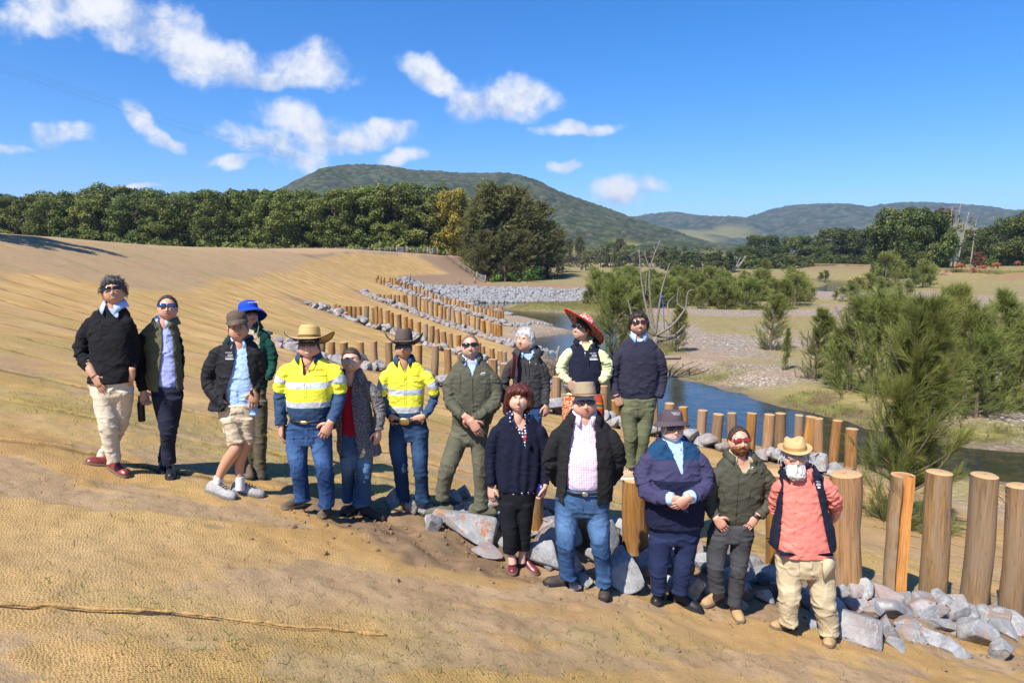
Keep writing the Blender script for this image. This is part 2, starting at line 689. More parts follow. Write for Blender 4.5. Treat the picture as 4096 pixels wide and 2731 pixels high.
def axis(lo, fine0, fine1, hi, step, grow_lo, grow_hi):
    mid = list(np.arange(fine0, fine1, step))
    up, d, v = [], step, fine1
    while v < hi:
        up.append(v)
        d = max(d, step) * (1 + grow_hi)
        v += d
    up.append(hi)
    dn, d, v = [], step, fine0 - step
    while v > lo:
        dn.append(v)
        d *= 1 + grow_lo
        v -= d
    dn.append(lo)
    return np.array(dn[::-1] + mid + up)


GX = axis(-5200, -5.2, 6.8, 5200, 0.042, 0.05, 0.042)
GY = axis(-60, 2.3, 9.0, 9000, 0.036, 0.12, 0.0125)
XX, YY = np.meshgrid(GX, GY)
ZZ, TT, LEFT, RIGHT, SD, DC, DT, RT, RP, RS = terrain(XX, YY, True)
SW = seam_w(XX, YY)
GF = Field(GX, GY, ZZ)
bank = (~LEFT) & (~RIGHT)
# mats
tc = np.interp(YY, [0, 12, 30, 60, 85, 100, 130], [.10, .16, .33, .25, .10, .03, .03]) + 0.03 * fbm(XX / 3, YY / 3, seed=31, oct=3)
coir = bank * sstep(0, 0.02, TT - tc) * (1 - sstep(0.955, 0.99, TT + 0.015 * fbm(XX / 2, YY / 2, seed=32))) * (1 - sstep(125, 129, YY + 0.45 * (XX + 14)))
coir *= 1 - sstep(0.55, 0.62, TT) * sstep(103, 108, YY)
soil = np.zeros_like(XX)
for k, (w0, xa, xb, xt) in ROWS.items():
    wn = 0.16 * fbm(XX / 0.5, YY / 0.5, seed=40, oct=3)
    if k == 'A':
        f0 = 0.42 + 0.75 * sstep(-2.4, -0.6, XX) - 0.25 * sstep(1.5, 5, XX)
        m = sstep(-f0 - 0.12, -f0 + 0.12, SW - w0 + wn) * (1 - sstep(0.45, 0.6, SW - w0 + wn)) * sstep(xt - 0.3, xt + 0.5, XX + wn)
    else:
        hw = 0.75 + 0.05 * w0 / 10
        taper = sstep(xt, xa, XX)
        m = sstep(-hw * taper - 0.02, -hw * taper + 0.25, SW - w0 + wn) * (1 - sstep(0.35, 0.6, SW - w0 + wn)) * sstep(xt - .1, xt + .1, XX) * (1 - sstep(xb, xb + 0.6, XX))
    soil = np.maximum(soil, m)
near = 1 - sstep(7.5, 14, YY)
dust = fbm(XX / 1.9 + SW * 0.1, SW / 0.55, seed=50, oct=4) + 0.35 * fbm(XX / 0.3, YY / 0.22, seed=51, oct=2)
dust = np.where(YY < 14, sstep(-0.06, 0.16, dust + 0.10 + 0.12 * (1 - sstep(3.0, 6.5, YY))), 0) * near
dust = np.maximum(dust, 0.45 * sstep(0.1, 0.8, fbm(XX / 6, SW / 1.6, seed=52, oct=3)))
dust = dust * (1 - .85 * np.exp(-((SW - 4.39) / .3) ** 2) * (1 - sstep(-1.0, -.5, XX)))
green = sstep(0.22, 0.75, fbm(XX / 4.5, SW / 0.9, seed=60, oct=4) + 0.25 * fbm(XX / 0.7, YY / 0.7, seed=61, oct=2)) * (0.75 - 0.35 * sstep(0.5, .9, TT))
green = np.where(bank, green * (1 - .5 * (YY < 7)), 0)
# floor cover
gn = fbm(XX / 9, YY / 9, seed=70, oct=4)
shore = 1 - sstep(0.5, 5.0, SD + 1.0 * gn)
grass = np.where(RIGHT, sstep(0.05, 0.5, gn + 0.35 * sstep(60, 120, YY) + 0.25 * shore + 0.5 * sstep(105, 130, YY) - 0.5 * (XX < 3) * (YY < 70)), 0)
bar = np.where(RIGHT & (XX < 5.5) & (YY > 26) & (YY < 80), 1.0, 0.0)
grass = grass * (1 - bar)
greenbar = sstep(2.0, 0.0, np.abs(poly_sd(px_poly([(2020, 1236), (2400, 1258), (2560, 1320), (2620, 1260), (2500, 1215), (2150, 1222)]), XX, YY)) * (XX > -3) - 0.0)
inbar = poly_sd(px_poly([(2040, 1238), (2200, 1246), (2400, 1258), (2480, 1285), (2500, 1440), (2620, 1470), (2700, 1440), (2560, 1300), (2600, 1230), (2420, 1212), (2150, 1222)]), XX, YY)
lush = 1 - sstep(-0.5, 1.2, inbar)
lush = np.maximum(lush, (1 - sstep(1.0, 3.5, SD)) * RIGHT * (XX > 6.5) * sstep(-0.2, 0.3, fbm(XX / 2.5, YY / 2.5, seed=72, oct=3)) * (SD > 0) * (YY > 21))
grass = np.where(XX > RT, np.maximum(grass, 0.85), grass)
scarp = np.where(XX > RT, sstep(0.76, 0.84, RS) * (1 - sstep(0.96, 0.98, RS)) * sstep(-0.35, 0.1, fbm(XX / 8, YY / 8, seed=75, oct=3) + 0.15), 0)
flat = np.where(LEFT, 1.0, 0.0)
padm = RIGHT * sstep(100, 103, YY) * (1 - sstep(118, 128, YY + 0.5 * np.maximum(0, XX))) * (1 - sstep(12, 18, XX))
padm = np.maximum(padm, (1 - coir) * bank * (YY > 85))
# lips of the mats: little steps along every seam, close to the viewer as real relief
SEAM_SP = 1.18
wob = SW + 0.05 * fbm(XX / 0.8, YY * 0, seed=80, oct=2) + 0.012 * fbm(XX / 0.12, YY * 0, seed=82, oct=2)
fr = np.mod(wob + 0.33, SEAM_SP)
LM = np.where(SW < 6.3, 0.0, sstep(-.7, -.1, fbm(XX / 3, SW * 0.85, seed=83, oct=2)))
lip = (0.028 + .01 * (SW < 6.3)) * LM * np.exp(-np.maximum(0, fr) / 0.16) * (1 - sstep(15, 30, YY)) * coir * (1 - soil) * (fr < SEAM_SP - 0.02)
ZZ = ZZ + lip
# lumps in bare earth, weave relief in the mats
ZZ = ZZ + soil * (0.055 * fbm(XX / 0.32, YY / 0.32, seed=90, oct=4) + 0.018 * fbm(XX / 0.09, YY / 0.09, seed=91, oct=2)) * (1 - sstep(9, 14, YY))
ZZ = ZZ + (1 - soil) * 0.010 * fbm(XX / 0.11, YY / 0.11, seed=92, oct=2) * (1 - sstep(8, 12, YY)) * bank
GF = Field(GX, GY, ZZ)
V = np.stack([XX, YY, ZZ], -1).reshape(-1, 3)
ny, nx = XX.shape
ii = (np.arange(ny - 1)[:, None] * nx + np.arange(nx - 1)[None, :]).ravel()
Qd = np.stack([ii, ii + 1, ii + nx + 1, ii + nx], -1)
gme = mesh_np('ground', V, Qd)
for nm, a in dict(lm=LM, seam=wob, coir=coir, soil=soil, dust=dust, green=green, grass=grass, lush=lush, scarp=scarp, flat=flat, pad=padm, sd=np.clip(SD, -10, 50)).items():
    add_attr(gme, nm, a.ravel())

mg, t = mat_new('ground')
pos = t.geo()
sw = t.attr('seam')
sp = t.n('ShaderNodeSeparateXYZ')
t.L.new(pos, sp.inputs[0])
nA = t.noise(pos, 2.2, 6, 0.6)
nB = t.noise(pos, 14.0, 4, 0.6)
nC = t.noise(pos, 60.0, 3, 0.6)
nL = t.noise(pos, 0.25, 4, 0.55)
# soil
soilc = t.ramp(nA, [(0.3, (0.29, 0.192, 0.106)), (0.55, (0.365, 0.25, 0.143)), (0.75, (0.43, 0.308, 0.182))])
soilc = t.mix(t.rng(nB, 0.3, 0.48, 0.55, 0), soilc, (0.13, 0.085, 0.05))
soilc = t.mix(t.rng(nC, 0.62, 0.75, 0, 0.25), soilc, (0.45, 0.36, 0.25))
nD = t.noise(pos, 150.0, 2, 0.6)
soilc = t.mix(t.rng(nD, 0.30, 0.46, 0.45, 0), soilc, (0.17, 0.11, 0.06))
# coir net
wv = t.n('ShaderNodeCombineXYZ')
t.L.new(t.m('ADD', sp.outputs[0], t.m('MULTIPLY', nB, 0.05)), wv.inputs[0])
t.L.new(t.m('ADD', sw, t.m('MULTIPLY', nB, 0.04)), wv.inputs[1])
ca = t.m('ABSOLUTE', t.m('SINE', t.m('MULTIPLY', t.m('ADD', t.vm('DOT_PRODUCT', wv.outputs[0], (1, 0, 0)), t.m('MULTIPLY', t.vm('DOT_PRODUCT', wv.outputs[0], (0, 1, 0)), 0.6)), 150.0)))
cb = t.m('ABSOLUTE', t.m('SINE', t.m('MULTIPLY', t.m('SUBTRACT', t.vm('DOT_PRODUCT', wv.outputs[0], (0, 1, 0)), t.m('MULTIPLY', t.vm('DOT_PRODUCT', wv.outputs[0], (1, 0, 0)), 0.25)), 175.0)))
net = t.m('MAXIMUM', ca, cb)
fib = t.noise(t.vm('MULTIPLY', wv.outputs[0], (40, 140, 1)), 1.0, 3, 0.6)
coirc = t.ramp(t.noise(pos, 0.8, 5, 0.6), [(0.3, (0.415, 0.245, 0.088)), (0.5, (0.51, 0.315, 0.12)), (0.72, (0.60, 0.40, 0.165))])
coirc = t.mix(t.rng(fib, 0.35, 0.60, 0.40, 0), coirc, (0.26, 0.155, 0.06))
nearf = t.rng(sp.outputs[1], 6.0, 16.0, 1.0, 0.0)
coirc = t.mix(t.m('MULTIPLY', t.rng(net, 0.50, 0.85, 0.40, 0.0), nearf), coirc, (0.17, 0.105, 0.05))
dustf = t.m('MULTIPLY', t.attr('dust'), t.rng(nC, 0.30, 0.55, 0.55, 1.0))
base = t.mix(dustf, coirc, soilc)
# dark joints between the mats, widened to paint in the shade of the lips
q = t.m('FRACT', t.m('DIVIDE', t.m('ADD', sw, t.m('ADD', 0.33, t.m('MULTIPLY', t.noise(pos, 5.0, 2), 0.04))), SEAM_SP))
jw = t.rng(sp.outputs[1], 3.0, 60.0, 0.042, 0.17)
jd = t.m('MINIMUM', t.m('MULTIPLY', q, 2.5), t.m('SUBTRACT', 1.0, q))
jm = t.m('SUBTRACT', 1.0, t.m('DIVIDE', jd, jw), clamp=True)
jm = t.m('MULTIPLY', jm, t.rng(t.noise(t.vm('MULTIPLY', wv.outputs[0], (0.9, 3.0, 1)), 1.0, 3, 0.6), 0.36, 0.52, 0.15, 0.85))
q2 = t.m('FRACT', t.m('DIVIDE', t.m('ADD', sw, 0.02), SEAM_SP / 3.0))
j2 = t.m('SUBTRACT', 1.0, t.m('DIVIDE', t.m('MINIMUM', q2, t.m('SUBTRACT', 1.0, q2)), 0.12), clamp=True)
j2 = t.m('MULTIPLY', j2, t.rng(t.noise(t.vm('MULTIPLY', wv.outputs[0], (0.5, 5.0, 1)), 1.0, 3, 0.6), 0.52, 0.62, 0.0, 0.4))
base = t.mix(t.m('MULTIPLY', j2, t.rng(sp.outputs[1], 6, 14, 0.0, 1.0)), base, (0.24, 0.15, 0.06))
jm = t.m('MULTIPLY', jm, t.attr('lm'))
base = t.mix(jm, base, (0.10, 0.062, 0.03))
gtint = t.m('MULTIPLY', t.attr('green'), t.rng(nC, 0.4, 0.6, 0.1, 0.75))
base = t.mix(gtint, base, (0.25, 0.235, 0.05))
# bare upper slope and flat
upper = t.mix(t.rng(nL, 0.35, 0.65, 0.25, 0.75), soilc, (0.40, 0.265, 0.135))
upper = t.mix(t.m('MULTIPLY', t.rng(t.noise(t.vm('MULTIPLY', wv.outputs[0], (0.25, 1.3, 1)), 1.0, 5, 0.65), 0.53, 0.68, 0, 0.75), t.rng(nB, 0.4, 0.6, 0.3, 1)), upper, (0.20, 0.21, 0.05))
base = t.mix(t.attr('coir'), upper, base)
base = t.mix(t.attr('soil'), base, t.mix(0.6, soilc, (0.20, 0.125, 0.07)))
# river flat: gravel, grass
vn = t.n('ShaderNodeTexVoronoi', feature='F1')
vn.inputs['Scale'].default_value = 7.5
t.L.new(t.vm('MULTIPLY', pos, (1, 1, 0)), vn.inputs['Vector'])
gcol = t.ramp(t.vm('DOT_PRODUCT', vn.outputs['Color'], (0.5, 0.5, 0.0)), [(0.1, (0.17, 0.145, 0.125)), (0.4, (0.32, 0.265, 0.205)), (0.7, (0.42, 0.36, 0.29)), (0.95, (0.62, 0.58, 0.52))])
gcol = t.mix(t.rng(vn.outputs['Distance'], 0.35, 0.62, 0, 0.7), gcol, (0.15, 0.105, 0.07))
gcol = t.mix(t.rng(t.noise(pos, 0.16, 5, 0.6), 0.42, 0.62, 0, 0.8), gcol, t.mix(nB, (0.25, 0.165, 0.105), (0.36, 0.26, 0.17)))
gcol = t.mix(t.rng(t.noise(pos, 0.5, 4, 0.6), 0.60, 0.66, 0, 0.85), gcol, (0.36, 0.25, 0.155))
grs = t.ramp(t.noise(pos, 0.7, 6, 0.65), [(0.3, (0.17, 0.13, 0.055)), (0.45, (0.30, 0.225, 0.105)), (0.62, (0.22, 0.20, 0.07)), (0.75, (0.36, 0.27, 0.14))])
grs = t.mix(t.rng(nB, 0.3, 0.5, 0.5, 0), grs, (0.09, 0.08, 0.03))
lsh = t.ramp(t.noise(pos, 1.6, 5, 0.6), [(0.3, (0.085, 0.075, 0.025)), (0.52, (0.17, 0.165, 0.045)), (0.72, (0.25, 0.20, 0.08))])
lsh = t.mix(t.rng(t.noise(pos, 0.6, 4), 0.52, 0.62, 0, 0.8), lsh, (0.13, 0.085, 0.05))
flr = t.mix(t.attr('grass'), gcol, grs)
flr = t.mix(t.attr('lush'), flr, lsh)
flr = t.mix(t.rng(t.attr('sd'), -0.3, 0.9, 0.75, 0.0), flr, (0.13, 0.095, 0.06))
flr = t.mix(t.attr('scarp'), flr, t.mix(nB, (0.14, 0.08, 0.045), (0.36, 0.22, 0.13)))
padc = t.mix(nA, (0.235, 0.15, 0.088), (0.31, 0.205, 0.125))
flr = t.mix(t.attr('pad'), flr, padc)
# bank or floor: coir+upper only where the bank is; floor is marked by the stored flag
base = t.mix(t.attr('floor'), base, flr)
hb = t.m('ADD', t.m('MULTIPLY', nC, 0.55), t.m('ADD', t.m('MULTIPLY', nB, 0.55), t.m('MULTIPLY', t.m('MULTIPLY', net, nearf), t.m('MULTIPLY', t.m('SUBTRACT', 1.0, t.attr('dust')), 0.4))))
hb = t.m('ADD', t.m('ADD', hb, t.m('MULTIPLY', nD, .3)), t.m('MULTIPLY', fib, t.m('MULTIPLY', t.m('SUBTRACT', 1.0, t.attr('dust')), 0.4)))
hb = t.m('SUBTRACT', hb, t.m('MULTIPLY', t.m('MULTIPLY', vn.outputs['Distance'], t.attr('floor')), 3.0))
set_base(t, base, 0.95, t.bump(hb, 0.75, 0.02), 0.12)
add_attr(gme, 'floor', np.where(RIGHT | (padm > 0.5), np.maximum(RIGHT * sstep(0, 0.8, DT + 0.4 * fbm(XX / 1.2, YY / 1.2, seed=95, oct=3)), padm), 0).ravel())
gob = link('ground', gme, mg, kind='structure')

# ------------------------------------------------------------------ water
mw, t = mat_new('water')
pos = t.geo()
f1 = t.noise(t.vm('MULTIPLY', pos, (1.0, 2.2, 1)), 1.3, 5, 0.6, 0.4)
f2 = t.noise(pos, 9.0, 3, 0.6)
t.p.inputs['IOR'].default_value = 1.45
bed = t.mix(t.rng(t.noise(pos, 2.2, 5, 0.65), 0.45, 0.62), (0.022, 0.026, 0.016), (0.055, 0.042, 0.022))
set_base(t, bed, 0.04, t.bump(t.m('ADD', f1, t.m('MULTIPLY', f2, 0.22)), 0.16, 0.10), 0.5)
wb = MB()
wx = np.linspace(-25, 150, 60)
wy = np.linspace(8, 270, 80)
WX, WY = np.meshgrid(wx, wy)
idx = (np.arange(79)[:, None] * 60 + np.arange(59)[None, :]).ravel()
link('river', mesh_np('river', np.stack([WX, WY, WX * 0 + WATER_Z], -1).reshape(-1, 3), np.stack([idx, idx + 1, idx + 61, idx + 60], -1)), mw, kind='structure')

# ------------------------------------------------------------------ hills
mh, t = mat_new('forest_hill')
pos = t.geo()
cr = t.attr('crown')
pat = t.attr('pasture')
hue = t.noise(pos, 0.012, 5, 0.6)
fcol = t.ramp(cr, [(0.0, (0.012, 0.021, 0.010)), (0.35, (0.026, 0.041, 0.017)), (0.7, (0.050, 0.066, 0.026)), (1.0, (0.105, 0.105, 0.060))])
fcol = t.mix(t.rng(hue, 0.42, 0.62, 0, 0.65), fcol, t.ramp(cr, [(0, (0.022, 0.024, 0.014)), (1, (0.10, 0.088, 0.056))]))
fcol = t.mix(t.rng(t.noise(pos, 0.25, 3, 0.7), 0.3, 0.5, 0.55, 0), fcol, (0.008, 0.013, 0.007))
pcol = t.mix(t.noise(pos, 0.03, 4), (0.11, 0.12, 0.035), (0.24, 0.20, 0.08))
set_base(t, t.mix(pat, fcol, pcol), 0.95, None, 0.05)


def hill(name, sil, Yr, Y0, x_pad, step_x, step_y, cell, amp, seed, base=-6.0, pasture=0.0, front=1.0):
    S = np.array(sil, float)
    hx = (S[:, 0] - CXP) / F_PX * Yr
    hz = -(S[:, 1] - HORP) / F_PX * Yr
    xs = np.arange(hx[0] - x_pad, hx[-1] + x_pad, step_x)
    ys = np.concatenate([np.arange(Y0, Yr + 60, step_y), np.arange(Yr + 60, Yr + (Yr - Y0) * .5, step_y * 5)])
    X, Y = np.meshgrid(xs, ys)
    # smooth ridge height
    pz = np.interp(xs, hx, hz)
    kk = np.hanning(max(3, int(40 / step_x) * 2 + 1))
    pz = np.convolve(np.pad(pz, len(kk) // 2, mode='edge'), kk / kk.sum(), 'valid')[:len(xs)]
    u = (Y - Y0) / (Yr - Y0)
    prof = np.where(u < 1, sstep(-0.15, 1.0, u) ** front, 1 - 0.8 * np.clip(u - 1, 0, 1))
    rav = 1 - np.abs(fbm(X / (0.16 * Yr), Y / (0.3 * Yr), seed=seed, oct=3))
    Z = base + (pz[None, :] - base) * prof * (1 - 0.24 * (1 - rav) * np.sin(np.pi * np.clip(u, 0, 1)))
    Z += 0.012 * Yr * fbm(X / (0.08 * Yr), Y / (0.12 * Yr), seed=seed + 5, oct=3) * np.sin(np.pi * np.clip(u, 0, 1)) * sstep(0, 60, Z - base)
    d, rid = voro2(X / cell + 0.15 * fbm(X / cell, Y / cell, seed=seed + 2), Y / cell, seed + 3)
    d2, rid2 = voro2(X / cell * 2.3, Y / cell * 2.3, seed + 4)
    pa = sstep(0.12, 0.35, fbm(X / (0.11 * Yr), Y / (0.11 * Yr), seed=seed + 9, oct=3) + pasture - 0.9 * sstep(0.3, 0.75, u))
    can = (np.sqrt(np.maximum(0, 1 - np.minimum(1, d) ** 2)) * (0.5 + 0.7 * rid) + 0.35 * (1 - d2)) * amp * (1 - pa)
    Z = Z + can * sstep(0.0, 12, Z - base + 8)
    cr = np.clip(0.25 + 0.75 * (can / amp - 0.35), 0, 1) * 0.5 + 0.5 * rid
    ny, nx = X.shape
    ii = (np.arange(ny - 1)[:, None] * nx + np.arange(nx - 1)[None, :]).ravel()
    me = mesh_np(name, np.stack([X, Y, Z], -1).reshape(-1, 3), np.stack([ii, ii + 1, ii + nx + 1, ii + nx], -1))
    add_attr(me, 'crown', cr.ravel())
    add_attr(me, 'pasture', pa.ravel())
    return link(name, me, mh, kind='structure')


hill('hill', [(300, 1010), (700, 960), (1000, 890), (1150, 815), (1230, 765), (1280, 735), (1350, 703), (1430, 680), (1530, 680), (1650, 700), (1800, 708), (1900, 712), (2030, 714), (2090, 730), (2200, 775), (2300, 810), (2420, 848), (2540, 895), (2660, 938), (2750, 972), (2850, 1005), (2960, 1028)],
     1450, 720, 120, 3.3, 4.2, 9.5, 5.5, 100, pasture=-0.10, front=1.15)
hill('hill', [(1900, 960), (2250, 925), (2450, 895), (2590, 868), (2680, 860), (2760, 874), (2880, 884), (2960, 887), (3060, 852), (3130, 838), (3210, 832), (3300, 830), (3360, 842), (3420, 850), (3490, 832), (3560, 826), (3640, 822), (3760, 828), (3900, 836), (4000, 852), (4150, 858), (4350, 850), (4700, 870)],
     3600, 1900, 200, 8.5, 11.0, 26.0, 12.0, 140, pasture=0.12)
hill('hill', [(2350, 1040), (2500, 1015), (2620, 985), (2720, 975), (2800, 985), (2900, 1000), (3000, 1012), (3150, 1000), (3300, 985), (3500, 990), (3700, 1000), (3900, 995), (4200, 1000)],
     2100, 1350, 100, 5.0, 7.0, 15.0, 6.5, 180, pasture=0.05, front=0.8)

# the cut edge along the top of the right bank
yb = np.concatenate([np.arange(60, 200, 1.2), np.arange(200, 430, 3.0)])
jg = fbm(yb / 9, yb * 0, seed=201, oct=3)
xb_ = interp(RTOP, yb) - .8 + 2.2 * jg
hb_ = .9 + .9 * sstep(-.5, .6, fbm(yb / 14, yb * 0 + 5, seed=202, oct=3)) + .006 * np.maximum(0, yb - 180)
rows_ = []
for q, (dx_, dz_) in enumerate(((1.5, .10), (.15, .12), (-.1, -.15), (.25, -.5), (-.25, -.85), (-1.2, -1.15))):
    rows_.append(np.stack([xb_ + dx_ + .25 * fbm(yb / 2.5, yb * 0 + q * 3, seed=203, oct=2), yb, -2.12 + dz_ * (hb_ if dz_ < 0 else 1) + 0 * yb], -1))
mk, t = mat_new('cut_bank')
pos = t.geo()
sx_ = t.n('ShaderNodeSeparateXYZ')
t.L.new(pos, sx_.inputs[0])
nn = t.noise(pos, .8, 5, .65)
c = t.ramp(nn, [(.3, (.10, .06, .035)), (.5, (.26, .165, .095)), (.72, (.38, .255, .15))])
c = t.mix(t.m('MAXIMUM', t.rng(sx_.outputs[2], -2.35, -2.15), t.rng(t.noise(pos, .12, 3), .52, .6)), c, t.mix(nn, (.10, .11, .03), (.26, .22, .085)))
set_base(t, c, .95, t.bump(nn, .8, .2), .1)
MB().loft(np.array(rows_), False).build('bank', mk, None, kind='structure')

# ------------------------------------------------------------------ timber posts
def mat_wood(name, c0, c1, c2, mud=0.35):
    m, t = mat_new(name)
    p = t.tc('Object')
    oi = t.n('ShaderNodeObjectInfo').outputs['Random']
    pv = t.vm('ADD', p, t.vm('SCALE', (7.3, 3.1, 5.7), oi))
    st = t.noise(t.vm('MULTIPLY', pv, (26, 26, 1.6)), 1.0, 5, 0.65, 0.3)
    bl = t.noise(t.vm('MULTIPLY', pv, (5, 5, 2.0)), 1.0, 4, 0.6, 0.4)
    c = t.ramp(st, [(0.28, c0), (0.5, c1), (0.75, c2)])
    c = t.mix(t.rng(bl, 0.52, 0.64, 0, 0.75), c, mul(c1, 0.55))
    c = t.mix(t.rng(bl, 0.30, 0.42, 0.7, 0), c, mul(c2, 1.15))
    c = t.mix(t.m('MULTIPLY', t.rng(t.noise(pv, 2.6, 4, 0.65), 0.45, 0.6), t.m('MULTIPLY', oi, mud * 2)), c, (0.25, 0.185, 0.125))
    vd = t.voro(t.vm('MULTIPLY', pv, (9, 9, 5)), 1.0)
    c = t.mix(t.rng(vd, 0.06, 0.13, 0.8, 0), c, mul(c0, 0.35))
    hv = t.n('ShaderNodeHueSaturation')
    t.put(hv.inputs['Value'], t.rng(oi, 0, 1, 0.78, 1.15))
    t.put(hv.inputs['Saturation'], t.rng(t.m('FRACT', t.m('MULTIPLY', oi, 7.3)), 0, 1, 0.85, 1.15))
    t.put(hv.inputs['Color'], c)
    set_base(t, hv.outputs[0], 0.8, t.bump(t.m('ADD', st, t.m('MULTIPLY', bl, 0.7)), 0.7, 0.012), 0.2)
    return m


M_BARK = mat_wood('stripped_log', (0.15, 0.068, 0.024), (0.33, 0.165, 0.058), (0.50, 0.28, 0.11))
M_MUDLOG = mat_wood('muddy_log', (0.125, 0.078, 0.043), (0.245, 0.155, 0.085), (0.37, 0.23, 0.11), 0.6)
M_HEART, t = mat_new('split_heartwood')
p = t.tc('Object')
st = t.noise(t.vm('MULTIPLY', p, (60, 60, 2.0)), 1.0, 5, 0.65, 0.4)
set_base(t, t.ramp(st, [(0.3, (0.28, 0.105, 0.025)), (0.5, (0.52, 0.225, 0.06)), (0.72, (0.68, 0.38, 0.14))]), 0.75, t.bump(st, 0.8, 0.01), 0.2)
M_END, t = mat_new('cut_end_grain')
p = t.tc('Object')
rr = t.vm('LENGTH', t.vm('MULTIPLY', p, (1, 1, 0)))
rg = t.m('SINE', t.m('MULTIPLY', t.m('ADD', rr, t.m('MULTIPLY', t.noise(p, 9, 3), 0.03)), 330.0))
c = t.mix(t.rng(rr, 0.06, 0.105), (0.44, 0.22, 0.09), (0.52, 0.34, 0.17))
c = t.mix(t.rng(rg, -0.2, 1, 0, 0.25), c, (0.24, 0.115, 0.045))
c = t.mix(t.rng(t.noise(t.vm('MULTIPLY', p, (40, 6, 1)), 1.0, 3), 0.52, 0.66, 0, 0.55), c, (0.20, 0.10, 0.045))
set_base(t, c, 0.85, None, 0.15)


def log_mesh(seed, m=16, k=9, lean=0.0):
    """unit log: height 1 (z 0..1), radius 0.5 at the top; z is stretched later"""
    rs = np.random.RandomState(seed)
    ph = np.linspace(0, 2 * np.pi, m, endpoint=False)
    zs = np.linspace(0, 1, k)
    oval = 1 + 0.05 * np.cos(2 * (ph + rs.rand() * 6)) + 0.03 * np.cos(3 * (ph + rs.rand() * 6))
    R = []
    for z in zs:
        n = 0.03 * fbm(np.cos(ph) * 1.3 + seed, np.sin(ph) * 1.3, z * 3.0, oct=3, seed=seed)
        r = 0.5 * oval * (1.0 + 0.07 * (1 - z)) + n
        cx = 0.10 * fbm(z * 1.5, seed * 1.7, seed=seed + 1, oct=2)
        cy = 0.10 * fbm(z * 1.5, seed * 3.1, seed=seed + 2, oct=2)
        R.append(np.stack([r * np.cos(ph) + cx, r * np.sin(ph) + cy, np.full(m, z)], -1))
    R = np.array(R)
    shaft = MB().loft(R, True, False, False)
    rim = R[-1]
    cap = MB()
    c = rim.mean(0)
    tilt = rs.uniform(-.05, .05, 2)
    inner = c + (rim - c) * 0.90 + np.array([0, 0, 0.004])
    cap.loft(np.array([rim, inner]), True, False, True)
    return shaft, cap


LOGS = []
for s_ in range(7):
    a_, b_ = log_mesh(300 + s_)
    LOGS.append((a_.mesh('shaft'), b_.mesh('cut_end')))


def post(px_t, py_t, Y, dia, variant, mat, label, group, px_b=None, zbury=0.35, hmin=0.5, hmax=1.75, parts=True):
    pt = at_y(px_t, py_t, Y)
    x = pt[0]
    if px_b is not None:
        xb = at_y(px_b, py_t + 400, Y)[0]
    else:
        xb = x + random.uniform(-.03, .03)
    zg = ground(xb, Y)
    h = min(max(pt[2] - zg, hmin), hmax)
    e = empty('timber_post', (xb, Y, zg - zbury), label=label, cat='post', group=group)
    e.rotation_euler = (random.uniform(-.05, .05), math.atan2(x - xb, h) + random.gauss(0, .03), random.uniform(0, 6.28))
    if px_b is not None:
        e.rotation_euler = (0, math.atan2(x - xb, h + 0.1), 0)
    sh, ce = LOGS[variant % len(LOGS)]
    o1 = link('shaft', sh, None, e)
    o2 = link('cut_end', ce, None, e)
    if not sh.materials:
        sh.materials.append(M_BARK)
    if not ce.materials:
        ce.materials.append(M_END)
    for o in (o1, o2):
        o.scale = (dia, dia, h + zbury)
    if mat is not M_BARK:
        o1.material_slots[0].link = 'OBJECT'
        o1.material_slots[0].material = mat
    return e, h


random.seed(5)
POST_TOP = {}
GA = 'log posts of the rock row beside the people'
# row A: (top x, top y, base x, width px)
for i, (xt, yt, xb, wpx, lab, mt) in enumerate([
        (2128, 1905, 2132, 92, 'round log post between the navy cardigan woman and the black jacket man', M_BARK),
        (2548, 1913, 2548, 112, 'stout amber log post carrying the man in the navy jumper', M_BARK),
        (2345, 1912, 2345, 105, 'log post hidden behind the man in the black jacket', M_BARK),
        (3130, 1886, 3135, 118, 'log post between the bearded man in olive and the white bearded man', M_BARK),
        (3382, 1893, 3392, 126, 'broad log post right behind the elbow of the white bearded man', M_BARK),
        (3762, 1888, 3735, 98, 'muddy log post leaning beside the split post, pale cut top', M_MUDLOG),
        (3940, 1900, 3906, 104, 'muddy log post with orange cut top and splinters hanging from its side', M_MUDLOG),
        (4082, 1942, 4072, 92, 'dark muddy log post at the downhill end of the near rock row', M_MUDLOG)]):
    X = (xb - CXP) / F_PX * 7.0
    Y = row_y('A', X) + 0.12
    e_, h_ = post(xt, yt, Y, wpx / F_PX * Y * 0.98, i, mt, lab, GA, px_b=xb)
    POST_TOP[xt] = (Y, e_.location.z + 0.35 + h_)
    if i == 6:
        sp_ = MB()
        rs = np.random.RandomState(4)
        for q in range(14):
            z0 = 0.35 + h_ - rs.uniform(.08, .3)
            a = rs.uniform(-.9, .3)
            p0 = np.array([0.12 * math.cos(a), -0.12 * math.sin(a + 1.2) * .6, z0])
            d = np.array([rs.uniform(.5, 1), rs.uniform(-.6, .1), rs.uniform(-.9, .1)])
            sp_.tube([p0, p0 + d * rs.uniform(.06, .16)], [.006, .001], 4)
        sp_.build('splinters', M_END, e_, kind='stuff')
